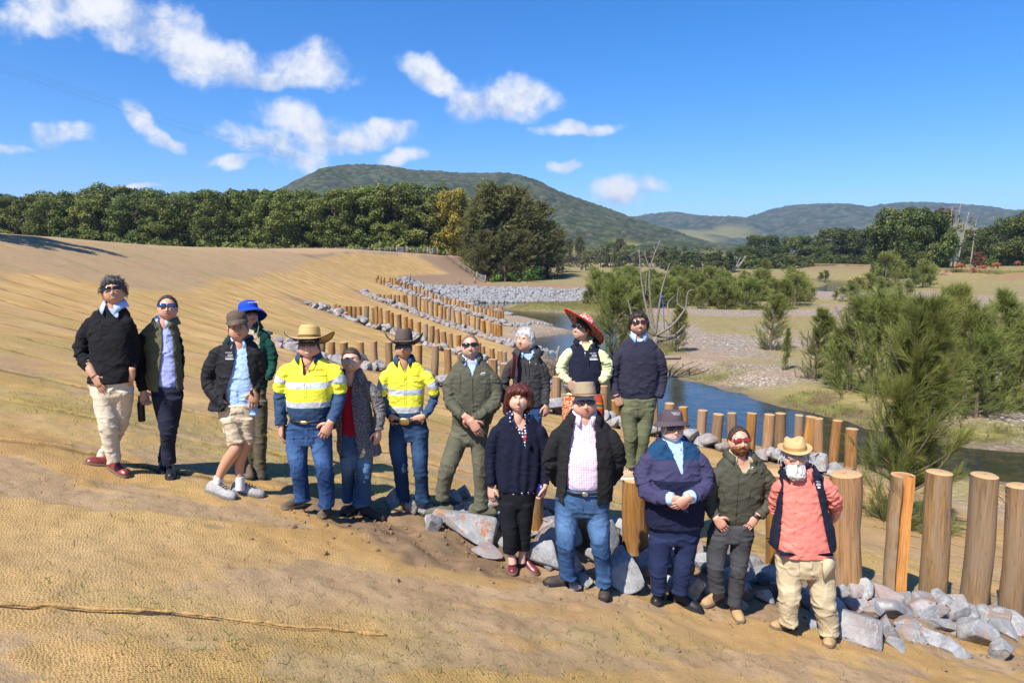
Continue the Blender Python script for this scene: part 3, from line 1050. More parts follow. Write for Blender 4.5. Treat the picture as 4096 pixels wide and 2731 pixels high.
# the split post: half round with its orange heartwood showing
Y = row_y('A', 4.1) + 0.12
pt = at_y(3611, 1899, Y)
xb = at_y(3575, 2400, Y)[0]
zg = ground(xb, Y)
hh = pt[2] - zg
e_ = empty('timber_post', (xb, Y, zg - 0.35), label='log post split lengthwise, bright orange heartwood facing out', cat='post', group=GA)
e_.rotation_euler = (0, math.atan2(pt[0] - xb, hh), 0)
R = 92 / F_PX * Y / 2
phs = np.radians(np.linspace(-38, 242, 15))
zs = np.linspace(0, hh + .35, 12)
wob_ = lambda z, s: 0.008 * fbm(z * 3.0, s, seed=77, oct=3)
rings = np.array([[(R * (1 + .04 * math.sin(2 * a)) * math.cos(a) + wob_(z, 1.), R * math.sin(a) + wob_(z, 2.), z) for a in phs] for z in zs])
MB().loft(rings, False).build('shaft', M_MUDLOG, e_)
inner, rim2 = [], []
for z, rg_ in zip(zs, rings):
    a, b = rg_[0], rg_[-1]
    mid = (a + b) / 2 + np.array([0.006 * math.sin(z * 9), 0.045 + 0.012 * math.sin(z * 5), 0])
    inner.append([a, a * .72 + mid * .28 + [0, .028, 0], mid + [.02, .02, 0], mid + [-.025, .025, 0], b * .72 + mid * .28 + [0, .022, 0], b])
MB().loft(np.array(inner), False).build('split_face', M_HEART, e_)
top = MB()
poly = np.vstack([rings[-1], inner[-1][-2:0:-1]])
cc = poly.mean(0) + [0, .01, 0]
top.add(np.vstack([poly, cc]), None, [(i, (i + 1) % len(poly), len(poly)) for i in range(len(poly))])
top.build('cut_end', M_END, e_)

# further rows: tops as seen in the photograph; every base stands on its row
def z5(l):
    return [(1350 + a / 3.136, 1050 + b / 3.136) for a, b in l]


TOPS = dict(
    B=[(1285, 1386), (1323, 1372), (1381, 1368), (1442, 1366), (1497, 1366), (1552, 1370), (1610, 1374), (1669, 1378), (1735, 1382), (1793, 1397), (1847, 1413), (1905, 1425), (1970, 1437), (2020, 1452), (2080, 1468), (2140, 1484),
       (2232, 1505), (2300, 1525), (2365, 1540), (2410, 1545), (2466, 1600), (2540, 1598), (2612, 1592), (2680, 1612), (2747, 1625), (2810, 1640), (2868, 1652), (2933, 1652), (3001, 1654), (3068, 1656), (3128, 1654), (3191, 1657), (3240, 1666), (3290, 1673), (3341, 1680), (3412, 1712)],
    C=[(1338, 1222)] + z5([(20, 543), (95, 543), (152, 545), (217, 545), (275, 548), (347, 548), (437, 557), (482, 552), (540, 568), (622, 595), (693, 620), (778, 653), (855, 678), (930, 705), (1017, 735), (1102, 765), (1172, 795), (1263, 825), (1340, 862), (1425, 885), (1518, 910),
                          (1600, 945), (1680, 980), (1760, 1010), (1836, 1040), (1950, 1078), (2030, 1103), (2065, 1110), (2110, 1125)]),
    D=z5([(540, 405), (577, 403), (617, 405), (668, 405), (717, 405), (776, 400), (828, 405), (872, 405), (930, 405), (970, 410), (1030, 430), (1080, 450), (1125, 465), (1187, 488), (1245, 512), (1290, 535), (1345, 545), (1405, 568), (1470, 588), (1540, 615), (1605, 640), (1648, 664), (1705, 677),
          (1775, 693), (1838, 727), (1905, 740), (1955, 765), (1985, 770), (2015, 776), (2055, 780)]),
    E=z5([(490, 240), (540, 228), (580, 228), (632, 240), (690, 255), (740, 232), (780, 250), (835, 255), (872, 275), (930, 282), (980, 300), (1030, 315), (1078, 345), (1117, 350), (1195, 375), (1240, 400), (1285, 408), (1322, 420), (1370, 432), (1412, 440), (1467, 455), (1520, 472), (1572, 490), (1612, 510),
          (1652, 520), (1705, 530), (1755, 548), (1803, 562), (1862, 575), (1915, 570), (1950, 585), (1980, 595), (2012, 600), (2048, 605), (2078, 608)]),
    F=z5([(505, 187), (545, 187), (590, 190), (650, 187), (690, 190), (725, 190), (760, 205), (800, 222), (860, 245), (910, 262), (1590, 500), (1640, 512), (1690, 525), (1790, 530), (1835, 533), (1880, 533), (1950, 538), (1972, 540), (2000, 540), (2030, 540), (2062, 542)]))
GL = dict(B=('rough log post in the second rock row, behind the people', 'posts of the second rock row'),
          C=('log post in the third rock row up the matted bank', 'posts of the third rock row'),
          D=('log post in the fourth rock row up the matted bank', 'posts of the fourth rock row'),
          E=('log post in the fifth rock row near the rock revetment', 'posts of the fifth rock row'),
          F=('log post in the last rock row before the rock revetment', 'posts of the last rock row'))


def on_row(k, px):
    """point of row k seen in photo column px"""
    w0 = ROWS[k][0]
    m = float(np.interp(w0, SEAM_W, SEAM_M))
    Y = w0
    for _ in range(30):
        d = ray(px, 1300)[0] * (Y / ray(px, 1300)[1])
        x = (px - CXP) / F_PX * Y * 1.0
        # photo column depends slightly on height; use the ground height
        z = ground(x, Y)
        depth = Y * CP - z * SP
        x = (px - CXP) / F_PX * depth
        Y = w0 + m * x
    return x, Y


for k in 'BCDEF':
    n = 0
    for (px, py) in TOPS[k]:
        x, Y = on_row(k, px)
        dia = {'B': 0.255, 'C': 0.25, 'D': 0.25, 'E': 0.25, 'F': 0.25}[k] * random.uniform(.85, 1.12)
        if k == 'B' and px < 1600:
            dia *= 0.92
        post(px, py + random.uniform(-3, 3), Y + 0.1, dia, random.randrange(7), M_BARK if random.random() < .8 else M_MUDLOG, GL[k][0], GL[k][1], hmin=0.55, hmax=1.45)

# ------------------------------------------------------------------ rocks
def ico(sub):
    ph = (1 + 5 ** .5) / 2
    V = [(-1, ph, 0), (1, ph, 0), (-1, -ph, 0), (1, -ph, 0), (0, -1, ph), (0, 1, ph), (0, -1, -ph), (0, 1, -ph), (ph, 0, -1), (ph, 0, 1), (-ph, 0, -1), (-ph, 0, 1)]
    Fc = [(0, 11, 5), (0, 5, 1), (0, 1, 7), (0, 7, 10), (0, 10, 11), (1, 5, 9), (5, 11, 4), (11, 10, 2), (10, 7, 6), (7, 1, 8), (3, 9, 4), (3, 4, 2), (3, 2, 6), (3, 6, 8), (3, 8, 9), (4, 9, 5), (2, 4, 11), (6, 2, 10), (8, 6, 7), (9, 8, 1)]
    V = [np.array(v) / np.linalg.norm(v) for v in V]
    for _ in range(sub):
        c, F2 = {}, []

        def mid(a, b):
            kk = (min(a, b), max(a, b))
            if kk not in c:
                v = V[a] + V[b]
                V.append(v / np.linalg.norm(v))
                c[kk] = len(V) - 1
            return c[kk]
        for a, b, d in Fc:
            x, y, z = mid(a, b), mid(b, d), mid(d, a)
            F2 += [(a, x, z), (b, y, x), (d, z, y), (x, y, z)]
        Fc = F2
    return np.array(V), np.array(Fc)


def rock_np(seed, sub=3, cuts=13, rough=0.014):
    V, Fc = ico(sub)
    rs = np.random.RandomState(seed)
    V = V * 1.0
    for _ in range(cuts):
        n = rs.normal(size=3)
        n /= np.linalg.norm(n)
        d = rs.uniform(.36, .66)
        k = V @ n - d
        V = V - np.maximum(k, 0)[:, None] * n[None, :] * 0.97
    V = V + rough * np.stack([fbm(V[:, 0] * 4 + i * 9, V[:, 1] * 4, V[:, 2] * 4, seed=seed + i, oct=2) for i in range(3)], -1)
    lo, hi = V.min(0), V.max(0)
    V = (V - (lo + hi) / 2) / (hi - lo)          # unit box, centred
    return V, Fc


def mat_rock(name, tone=1.0):
    m, t = mat_new(name)
    p = t.tc('Object')
    oi = t.n('ShaderNodeObjectInfo').outputs['Random']
    pv = t.vm('ADD', t.geo(), t.vm('SCALE', (13.3, 7.1, 9.7), oi))
    a = t.noise(pv, 3.2, 5, 0.62)
    b = t.noise(pv, 22.0, 4, 0.65)
    c = t.ramp(a, [(0.30, mul((0.145, 0.145, 0.148), tone)), (0.5, mul((0.255, 0.253, 0.25), tone)), (0.7, mul((0.375, 0.37, 0.36), tone))])
    c = t.mix(t.rng(b, 0.58, 0.75, 0, 0.5), c, mul((0.52, 0.52, 0.52), tone))
    c = t.mix(t.rng(b, 0.28, 0.42, 0.6, 0), c, mul((0.06, 0.066, 0.078), tone))
    vein = t.m('ABSOLUTE', t.m('SUBTRACT', t.noise(pv, 4.0, 3, 0.6, 0.9), 0.5))
    c = t.mix(t.rng(vein, 0.0, 0.018, 0.55, 0), c, (0.46, 0.46, 0.45))
    rnd2 = t.m('FRACT', t.m('MULTIPLY', oi, 17.13))
    pk = t.m('MULTIPLY', t.rng(t.noise(pv, 1.7, 3, 0.6), 0.50, 0.60), t.rng(rnd2, 0.45, 0.8))
    c = t.mix(t.m('MULTIPLY', pk, 0.6), c, (0.33, 0.22, 0.19))
    rnd3 = t.m('FRACT', t.m('MULTIPLY', oi, 5.77))
    ru = t.m('MULTIPLY', t.rng(t.noise(pv, 5.0, 4, 0.7, 0.3), 0.56, 0.61), t.rng(rnd3, 0.4, 0.7))
    c = t.mix(t.m('MULTIPLY', ru, 0.85), c, (0.36, 0.135, 0.045))
    dirt = t.m('MULTIPLY', t.rng(t.noise(pv, 2.4, 4, 0.65), 0.5, 0.66), t.rng(t.m('FRACT', t.m('MULTIPLY', oi, 3.7)), 0.2, 0.9, 0.0, 0.7))
    c = t.mix(dirt, c, (0.27, 0.19, 0.12))
    set_base(t, c, 0.85, t.bump(t.m('ADD', a, t.m('MULTIPLY', b, 0.5)), 0.55, 0.03), 0.25)
    return m


M_ROCK = mat_rock('grey_granite', 1.0)
ROCKS = []
for s_ in range(9):
    v_, f_ = rock_np(500 + s_)
    me_ = mesh_np('boulder', v_, f_, smooth=False)
    me_.materials.append(M_ROCK)
    ROCKS.append(me_)


def rock(px, pyb, wpx, hpx, i, label, group, Y=None, name='boulder', depth=None):
    P = hit(px, pyb)
    Yc = P[1] if Y is None else Y
    sc = Yc / F_PX * 1.03
    w_, h_ = wpx * sc, hpx * sc
    d_ = depth if depth else (w_ + h_) * 0.5
    o = link(name, ROCKS[i % len(ROCKS)], None, None, label=label, cat='rock', group=group)
    zb = ground(P[0], Yc + d_ * 0.35)
    o.location = ((px - CXP) / F_PX * Yc * 1.015, Yc + d_ * 0.35, P[2] + h_ * 0.42)
    o.scale = (w_ * 1.12, d_ * 1.15, h_ * 1.15)
    rr_ = random.Random(i * 31 + 7)
    o.rotation_euler = (rr_.uniform(-.3, .3), rr_.uniform(-.25, .25), rr_.uniform(-.4, .4))
    return o


GR = 'boulders of the rock row beside the people'
LBL = ['angular grey boulder in the rock row beside the people', GR]
o = rock(1850, 2150, 250, 95, 3, 'long flat slab of pink and white streaked rock under the man in olive', GR, depth=.45)
o.rotation_euler = (0.1, 0.14, -.15)
rock(2505, 2365, 150, 150, 1, 'squarish boulder with a pale pink face beside the man in the black jacket', GR)
rock(2440, 2245, 100, 160, 5, 'tall narrow grey boulder leaning on the post under the man in the navy jumper', GR)
rock(3510, 2590, 205, 145, 2, 'largest blue grey boulder, low in front of the split log post', GR)
rock(3935, 2645, 140, 70, 6, 'cream and tan boulder half buried in mud at the downhill end', GR)
rock(3855, 2545, 170, 62, 4, 'flat boulder with a large orange rust stain beneath the muddy posts', GR)
for i, (a, b, c, d) in enumerate([
        (1566, 2035, 60, 95), (1640, 2050, 50, 60), (1690, 2075, 55, 50), (1722, 2130, 60, 70), (1800, 2030, 75, 70), (1850, 1995, 60, 50), (1960, 2050, 75, 60), (1905, 2075, 60, 45), (2010, 2110, 70, 60), (1940, 2230, 120, 45), (2030, 2200, 70, 50),
        (2165, 2285, 125, 115), (2195, 2085, 95, 95), (2232, 2195, 95, 80), (2300, 2310, 90, 120), (2205, 2285, 45, 50), (2345, 2350, 75, 48), (2310, 2365, 45, 38), (2290, 2180, 80, 90), (2370, 2150, 80, 90), (2390, 2260, 70, 70), (2562, 2352, 45, 35), (2620, 2330, 80, 110), (2590, 2280, 60, 60),
        (2660, 2250, 90, 80), (2740, 2260, 80, 80), (2790, 2415, 85, 110), (2808, 2210, 70, 85), (2720, 2380, 60, 80), (2850, 2300, 90, 90), (2900, 2250, 80, 80), (2950, 2280, 90, 100), (3032, 2345, 80, 115), (2985, 2400, 90, 110), (3000, 2445, 60, 42), (3060, 2290, 70, 70), (2930, 2370, 70, 80), (2870, 2390, 60, 60), (3100, 2420, 70, 60),
        (3180, 2400, 90, 80), (3250, 2410, 80, 80), (3300, 2440, 80, 80), (3372, 2402, 75, 65), (3390, 2495, 125, 100), (3428, 2410, 48, 75), (3452, 2355, 55, 50), (3495, 2405, 85, 75), (3510, 2475, 125, 75), (3562, 2495, 120, 75), (3660, 2492, 168, 80), (3637, 2572, 92, 95), (3722, 2542, 108, 70), (3738, 2580, 112, 62),
        (3795, 2498, 135, 100), (3868, 2495, 110, 115), (3832, 2605, 122, 85), (3665, 2612, 66, 62), (3982, 2500, 98, 68), (4032, 2605, 155, 118), (4062, 2532, 85, 55), (3632, 2412, 40, 62), (4012, 2442, 55, 30), (3580, 2440, 50, 40), (3700, 2450, 60, 40), (3330, 2530, 70, 50), (4110, 2560, 100, 80), (4130, 2660, 120, 90), (3440, 2545, 80, 60), (3760, 2450, 60, 50), (3930, 2560, 70, 50)]):
    rock(a, b, c, d, i + 10, LBL[0], LBL[1])

rsA = np.random.RandomState(44)
for i in range(46):
    x = rsA.uniform(-.9, 6.6)
    y = row_y('A', x) + rsA.uniform(-.28, .42)
    s = rsA.uniform(.18, .42)
    o = link('boulder', ROCKS[i % 9], None, None, (x, y, ground(x, y) + s * .12), label=LBL[0], cat='rock', group=LBL[1])
    o.scale = (s * 1.2, s, s * .85)
    o.rotation_euler = tuple(rsA.uniform(-.6, .6, 2)) + (rsA.uniform(0, 6),)

GRB = {'B': ('grey broken rock in the second rock row, behind the people', 'rocks of the second rock row'), 'C': ('grey broken rock in the third rock row up the bank', 'rocks of the third rock row')}
rs = np.random.RandomState(11)


def row_rocks(k, n, size):
    w0, xa, xb, xt = ROWS[k]
    out = []
    for i in range(n):
        x = xa + (xb - xa) * (i + rs.rand()) / n
        up = rs.rand() < 0.35
        y = row_y(k, x) - 0.22 + rs.uniform(-.42, .30) * (1.0 if not up else .5)
        s = size * rs.uniform(.6, 1.35)
        z = ground(x, y) + (0.16 if up else -0.02) + s * 0.2
        out.append((x, y, z, s))
    return out


for k, n, size in (('B', 105, .42), ('C', 78, .46)):
    for i, (x, y, z, s) in enumerate(row_rocks(k, n, size)):
        o = link('rock', ROCKS[i % 9], None, None, (x, y, z), label=GRB[k][0], cat='rock', group=GRB[k][1])
        o.scale = (s * rs.uniform(.85, 1.3), s * rs.uniform(.85, 1.2), s * rs.uniform(.6, .85))
        o.rotation_euler = tuple(rs.uniform(-.6, .6, 2)) + (rs.uniform(0, 6),)
M_ROCKF = mat_rock('revetment_rock', .85)
SMALL = [rock_np(700 + s_, 1, 7, 0.0) for s_ in range(6)]


def many_rocks(name, lst, label, mat):
    mb = MB()
    for i, (x, y, z, s) in enumerate(lst):
        v, f = SMALL[i % 6]
        a, b = rs.uniform(0, 6.28, 2)
        Rz = np.array([[math.cos(a), -math.sin(a), 0], [math.sin(a), math.cos(a), 0], [0, 0, 1]])
        Rx = np.array([[1, 0, 0], [0, math.cos(b), -math.sin(b)], [0, math.sin(b), math.cos(b)]])
        mb.add((v * [s * 1.25, s, s * .8]) @ (Rz @ Rx).T + [x, y, z], None, f)
    return mb.build(name, mat, None, smooth=False, label=label, cat='rocks', kind='stuff')


far_rows = []
for k, n, size in (('D', 170, .45), ('E', 190, .45), ('F', 170, .48)):
    far_rows += row_rocks(k, n, size)
many_rocks('rock_rows', far_rows, 'grey broken rock piled along the far log rows', M_ROCKF)
# tails of stones that run out on the gravel at the ends of the rows
tails = []
for k in 'CDE':
    w0, xa, xb, xt = ROWS[k]
    for i in range(40):
        x = xb + rs.rand() ** 1.5 * 3.2
        y = row_y(k, xb) + rs.normal() * .5
        tails.append((x, y, ground(x, y) + .04, rs.uniform(.2, .45)))
many_rocks('rock_scree', tails, 'loose grey stones running out onto the gravel', M_ROCKF)
# revetment of dumped rock beside the pool
rev = []
for i in range(2300):
    x = rs.uniform(-16.5, 12.5)
    u = rs.rand()
    y0 = 96.2 + 0.3 * math.sin(x * .5) + (max(0, -x - 6) * 0.25)
    y = y0 + u * 7.5
    if x < -10 and rs.rand() < (-10 - x) / 8:
        continue
    rev.append((x, y, max(ground(x, y), WATER_Z - .2) + rs.uniform(.0, .28), rs.uniform(.45, .95)))
many_rocks('rock_revetment', rev, 'wide bank of dumped grey rock along the far pool', M_ROCKF)

M_CLOD, t = mat_new('soil_clod')
set_base(t, t.ramp(t.noise(t.geo(), 9, 4, .6), [(.3, (.15, .092, .05)), (.7, (.27, .175, .098))]), .95, t.bump(t.noise(t.geo(), 60, 3), .6, .01), .1)
cl_ = []
for i in range(800):
    x = rs.uniform(-2.1, 6.8)
    y = row_y('A', x) - .25 - abs(rs.normal()) * .55
    s = .010 + .034 * rs.rand() ** 3
    cl_.append((x, y, ground(x, y) + s * .15, s))
many_rocks('soil_clods', cl_, 'crumbs of brown earth along the trench in front of the rocks', M_CLOD)
# ------------------------------------------------------------------ vegetation
def mat_leaf(name, dark, mid, light, trans=0.25, hue_scale=0.25):
    m, t = mat_new(name)
    tint = t.attr('tint')
    oi = t.n('ShaderNodeObjectInfo').outputs['Random']
    c = t.ramp(tint, [(0.0, dark), (0.5, mid), (1.0, light)])
    hv = t.n('ShaderNodeHueSaturation')
    t.put(hv.inputs['Color'], c)
    t.put(hv.inputs['Value'], t.rng(oi, 0, 1, 0.8, 1.2))
    t.put(hv.inputs['Hue'], t.rng(t.m('FRACT', t.m('MULTIPLY', oi, 9.7)), 0, 1, 0.485, 0.512))
    tr = t.n('ShaderNodeBsdfTranslucent')
    t.L.new(hv.outputs[0], tr.inputs[0])
    ms = t.n('ShaderNodeMixShader')
    ms.inputs[0].default_value = trans
    set_base(t, hv.outputs[0], 0.6, None, 0.25)
    t.L.new(t.p.outputs[0], ms.inputs[1])
    t.L.new(tr.outputs[0], ms.inputs[2])
    t.L.new(ms.outputs[0], t.out.inputs[0])
    return m


def mat_plain(name, col, rough=0.85, var=0.3, scale=8.0, spec=0.2, bump=0.3, bd=0.01, stretch=(1, 1, 1)):
    m, t = mat_new(name)
    p = t.tc('Object')
    n = t.noise(t.vm('MULTIPLY', p, stretch), scale, 5, 0.6)
    c = t.ramp(n, [(0.25, mul(col, 1 - var)), (0.75, mul(col, 1 + var))])
    set_base(t, c, rough, t.bump(n, bump, bd) if bump else None, spec)
    return m


M_LEAF = mat_leaf('camphor_foliage', (0.062, 0.088, 0.018), (0.12, 0.15, 0.03), (0.215, 0.23, 0.05))
M_LEAFY = mat_leaf('yellow_foliage', (0.16, 0.155, 0.025), (0.32, 0.28, 0.035), (0.48, 0.40, 0.06))
M_FIG = mat_leaf('fig_foliage', (0.035, 0.056, 0.014), (0.078, 0.102, 0.024), (0.15, 0.165, 0.042))
M_CAS = mat_leaf('casuarina_foliage', (0.06, 0.068, 0.02), (0.125, 0.125, 0.038), (0.22, 0.20, 0.066))
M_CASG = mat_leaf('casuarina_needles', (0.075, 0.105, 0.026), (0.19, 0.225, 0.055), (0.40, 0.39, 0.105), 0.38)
M_BUSH = mat_leaf('bright_shrub', (0.035, 0.075, 0.010), (0.075, 0.15, 0.02), (0.15, 0.24, 0.04))
M_RED = mat_leaf('red_foliage', (0.07, 0.025, 0.018), (0.16, 0.06, 0.04), (0.26, 0.11, 0.07))
M_TRUNK = mat_plain('pale_bark', (0.30, 0.26, 0.21), 0.9, 0.4, 3.0, bump=0.5, bd=.05, stretch=(4, 4, 1))
M_DTRUNK = mat_plain('dark_bark', (0.14, 0.105, 0.075), 0.9, 0.4, 4.0, bump=0.5, bd=.05, stretch=(4, 4, 1))
M_DEAD = mat_plain('dead_wood', (0.22, 0.185, 0.155), 0.85, 0.45, 6.0, bump=0.6, bd=.03, stretch=(5, 5, 1))
M_STICK = mat_plain('drift_wood', (0.22, 0.165, 0.115), 0.9, 0.5, 6.0, bump=0.4, bd=.02)


def cards(C, N, size, rs, aspect=1.0):
    """random quads at C facing roughly N"""
    n = len(C)
    N = N / (np.linalg.norm(N, axis=1)[:, None] + 1e-9)
    r = rs.normal(size=(n, 3))
    A = np.cross(N, r)
    A /= np.linalg.norm(A, axis=1)[:, None] + 1e-9
    B = np.cross(N, A)
    s = (np.broadcast_to(size, (n,)) * rs.uniform(.6, 1.3, n))[:, None] * 0.5
    b = s * aspect
    V = np.stack([C - A * s - B * b * .3, C + A * s * .2 - B * b, C + A * s + B * b * .3, C - A * s * .2 + B * b], 1).reshape(-1, 3)
    Q = np.arange(4 * n).reshape(n, 4)
    return V, Q


def crown_cards(clumps, per, leaf, rs, jitter=0.55, flat=0.8):
    """clumps: (cx,cy,cz,r); leaf quads through the outer shell of every clump"""
    Vs, Qs, Ts, n = [], [], [], 0
    for (cx, cy, cz, r) in clumps:
        k = max(6, int(per * r * r))
        d = rs.normal(size=(k, 3))
        d /= np.linalg.norm(d, axis=1)[:, None]
        d[:, 2] = np.abs(d[:, 2]) * np.where(rs.rand(k) < .75, 1, -1)
        rad = r * rs.uniform(.55, 1.05, k)[:, None]
        C = np.array([cx, cy, cz]) + d * rad * [1, 1, flat]
        N = d + rs.normal(size=(k, 3)) * jitter
        V, Q = cards(C, N, leaf, rs)
        ti = np.clip(0.5 + rs.normal(size=k) * .22 + rs.normal() * .18, 0, 1)
        Vs.append(V)
        Qs.append(Q + n)
        Ts.append(np.repeat(ti, 4))
        n += len(V)
    return np.vstack(Vs), np.vstack(Qs), np.concatenate(Ts)


def crown_mesh(name, clumps, per, leaf, seed, mat, **k):
    rs_ = np.random.RandomState(seed)
    V, Q, T = crown_cards(clumps, per, leaf, rs_, **k)
    me = mesh_np(name, V, Q, smooth=False)
    add_attr(me, 'tint', T)
    me.materials.append(mat)
    return me


def limb_mesh(seed, H, lean=0.0, n=5, r0=0.35, spread=0.35, first=0.15):
    rs_ = np.random.RandomState(seed)
    mb = MB()
    tr = catmull([(0, 0, -.5), (lean * .3 * H, 0, .3 * H), (lean * .6 * H + rs_.uniform(-.3, .3), rs_.uniform(-.3, .3), .62 * H), (lean * H, 0, .85 * H)], 9)
    mb.tube(tr, np.linspace(r0, r0 * .25, 9), 8)
    for i in range(n):
        t_ = rs_.uniform(first, .75)
        p = tr[int(t_ * 8)]
        a = rs_.uniform(0, 6.28)
        L = spread * H * rs_.uniform(.6, 1.1)
        e = p + np.array([math.cos(a) * L, math.sin(a) * L, L * rs_.uniform(.5, 1.1)])
        mb.tube(catmull([p, (p + e) / 2 + [0, 0, -.1 * L], e], 5), np.linspace(r0 * .5, r0 * .12, 5), 6)
    return mb.mesh('trunk')


def broad_variant(seed, H=14.0, W=6.2, low=0.02, nclump=74, per=76, leaf=0.38, mat=None, flat=.8):
    rs_ = np.random.RandomState(seed)
    cl = []
    for i in range(nclump):
        u = rs_.rand()
        z = low + (1 - low) * u
        prof = math.sqrt(max(0.0, 1 - ((z - .52) / .56) ** 2)) if z > .3 else .72 + z * .6
        a = rs_.uniform(0, 6.28)
        rad = W * prof * math.sqrt(rs_.uniform(.25, 1.0)) * .86
        r = rs_.uniform(1.0, 1.9) * W / 6.2
        cl.append((rad * math.cos(a), rad * math.sin(a), z * H * .93, r))
    me = crown_mesh('crown', cl, per, leaf, seed, mat, flat=flat)
    return me, cl


TREE_V = []
for s_ in range(5):
    me_, _ = broad_variant(40 + s_, mat=M_LEAF)
    tk_ = limb_mesh(60 + s_, 13, lean=[.05, -.12, .1, -.05, .16][s_], n=6, r0=.30)
    tk_.materials.append(M_TRUNK if s_ == 2 else M_DTRUNK)
    TREE_V.append((me_, tk_))
FIG_V = []
for s_ in range(3):
    me_, _ = broad_variant(80 + s_, H=12, W=7.5, low=.02, nclump=70, per=62, leaf=.42, mat=M_FIG)
    tk_ = limb_mesh(90 + s_, 10, n=7, r0=.5)
    tk_.materials.append(M_DTRUNK)
    FIG_V.append((me_, tk_))


def tree(name, variant, loc, sc, label, group, mat=None, rz=None, cat='tree'):
    e = empty(name, loc, label=label, cat=cat, group=group)
    e.rotation_euler = (0, 0, random.uniform(0, 6.28) if rz is None else rz)
    e.scale = sc
    c = link('crown', variant[0], None, e)
    if mat is not None:
        c.material_slots[0].link = 'OBJECT'
        c.material_slots[0].material = mat
    if variant[1] is not None:
        link('trunk', variant[1], None, e)
    return e


random.seed(21)
# the dark wood behind the crest of the bank
SIL = np.array([(-300, 790), (0, 772), (200, 765), (330, 755), (460, 748), (600, 756), (750, 765), (900, 752), (1020, 742), (1110, 750), (1200, 756), (1300, 758), (1400, 748), (1500, 734), (1620, 728), (1700, 736), (1790, 760), (1850, 800)], float)
for row, (Yf, step, off) in enumerate(((163, 112, 0), (171, 118, 55), (180, 125, 20))):
    px = -260 + off
    while px < 1835:
        Y = Yf + random.uniform(-3, 3) + 6 * max(0, (900 - px) / 900)
        X = (px - CXP) / F_PX * Y
        top = np.interp(px, SIL[:, 0], SIL[:, 1]) + random.uniform(0, 26) + (12 if row == 0 else 0)
        zt = -(top - HORP) / F_PX * Y
        zb = ground(X, Y) - 0.2
        H = max(6.0, zt - zb)
        k = H / 14.0
        tree('broadleaf_tree', TREE_V[random.randrange(5)], (X, Y, zb), (k * random.uniform(.88, 1.12), k * random.uniform(.88, 1.1), k), 'dense dark green broadleaf tree in the wood behind the bank crest', 'trees of the wood behind the bank')
        px += step * random.uniform(.85, 1.15)
Y = 160
X = (1805 - CXP) / F_PX * Y
zb = ground(X, Y)
tree('broadleaf_tree', TREE_V[2], (X, Y, zb), (.82, .8, (-(752 - HORP) / F_PX * Y - zb) / 14), 'broadleaf tree with a yellow flowering crown at the end of the wood', 'trees of the wood behind the bank', mat=M_LEAFY)
tree('broadleaf_tree', TREE_V[1], (-27.0, 29.3, ground(-27.0, 29.3)), (.5, .5, .62), 'broadleaf tree on the bank top whose shade falls on the bare upper slope', None)
# undergrowth at the foot of the wood
me_ub = crown_mesh('shrub', [(rs.uniform(-1.2, 1.2), rs.uniform(-.6, .6), rs.uniform(.3, 1.2), rs.uniform(.5, .9)) for _ in range(9)], 40, .4, 5, M_LEAF)
for i in range(60):
    px = random.uniform(-50, 1840)
    Y = 156 + random.uniform(-2, 3)
    X = (px - CXP) / F_PX * Y
    o = link('understorey_shrub', me_ub, None, None, (X, Y, ground(X, Y) - .2), label='low leafy shrub at the foot of the wood', cat='shrub', group='shrubs at the foot of the wood')
    k = random.uniform(.8, 1.8)
    o.scale = (k, k, k * random.uniform(.8, 1.3))
    o.rotation_euler = (0, 0, random.uniform(0, 6))


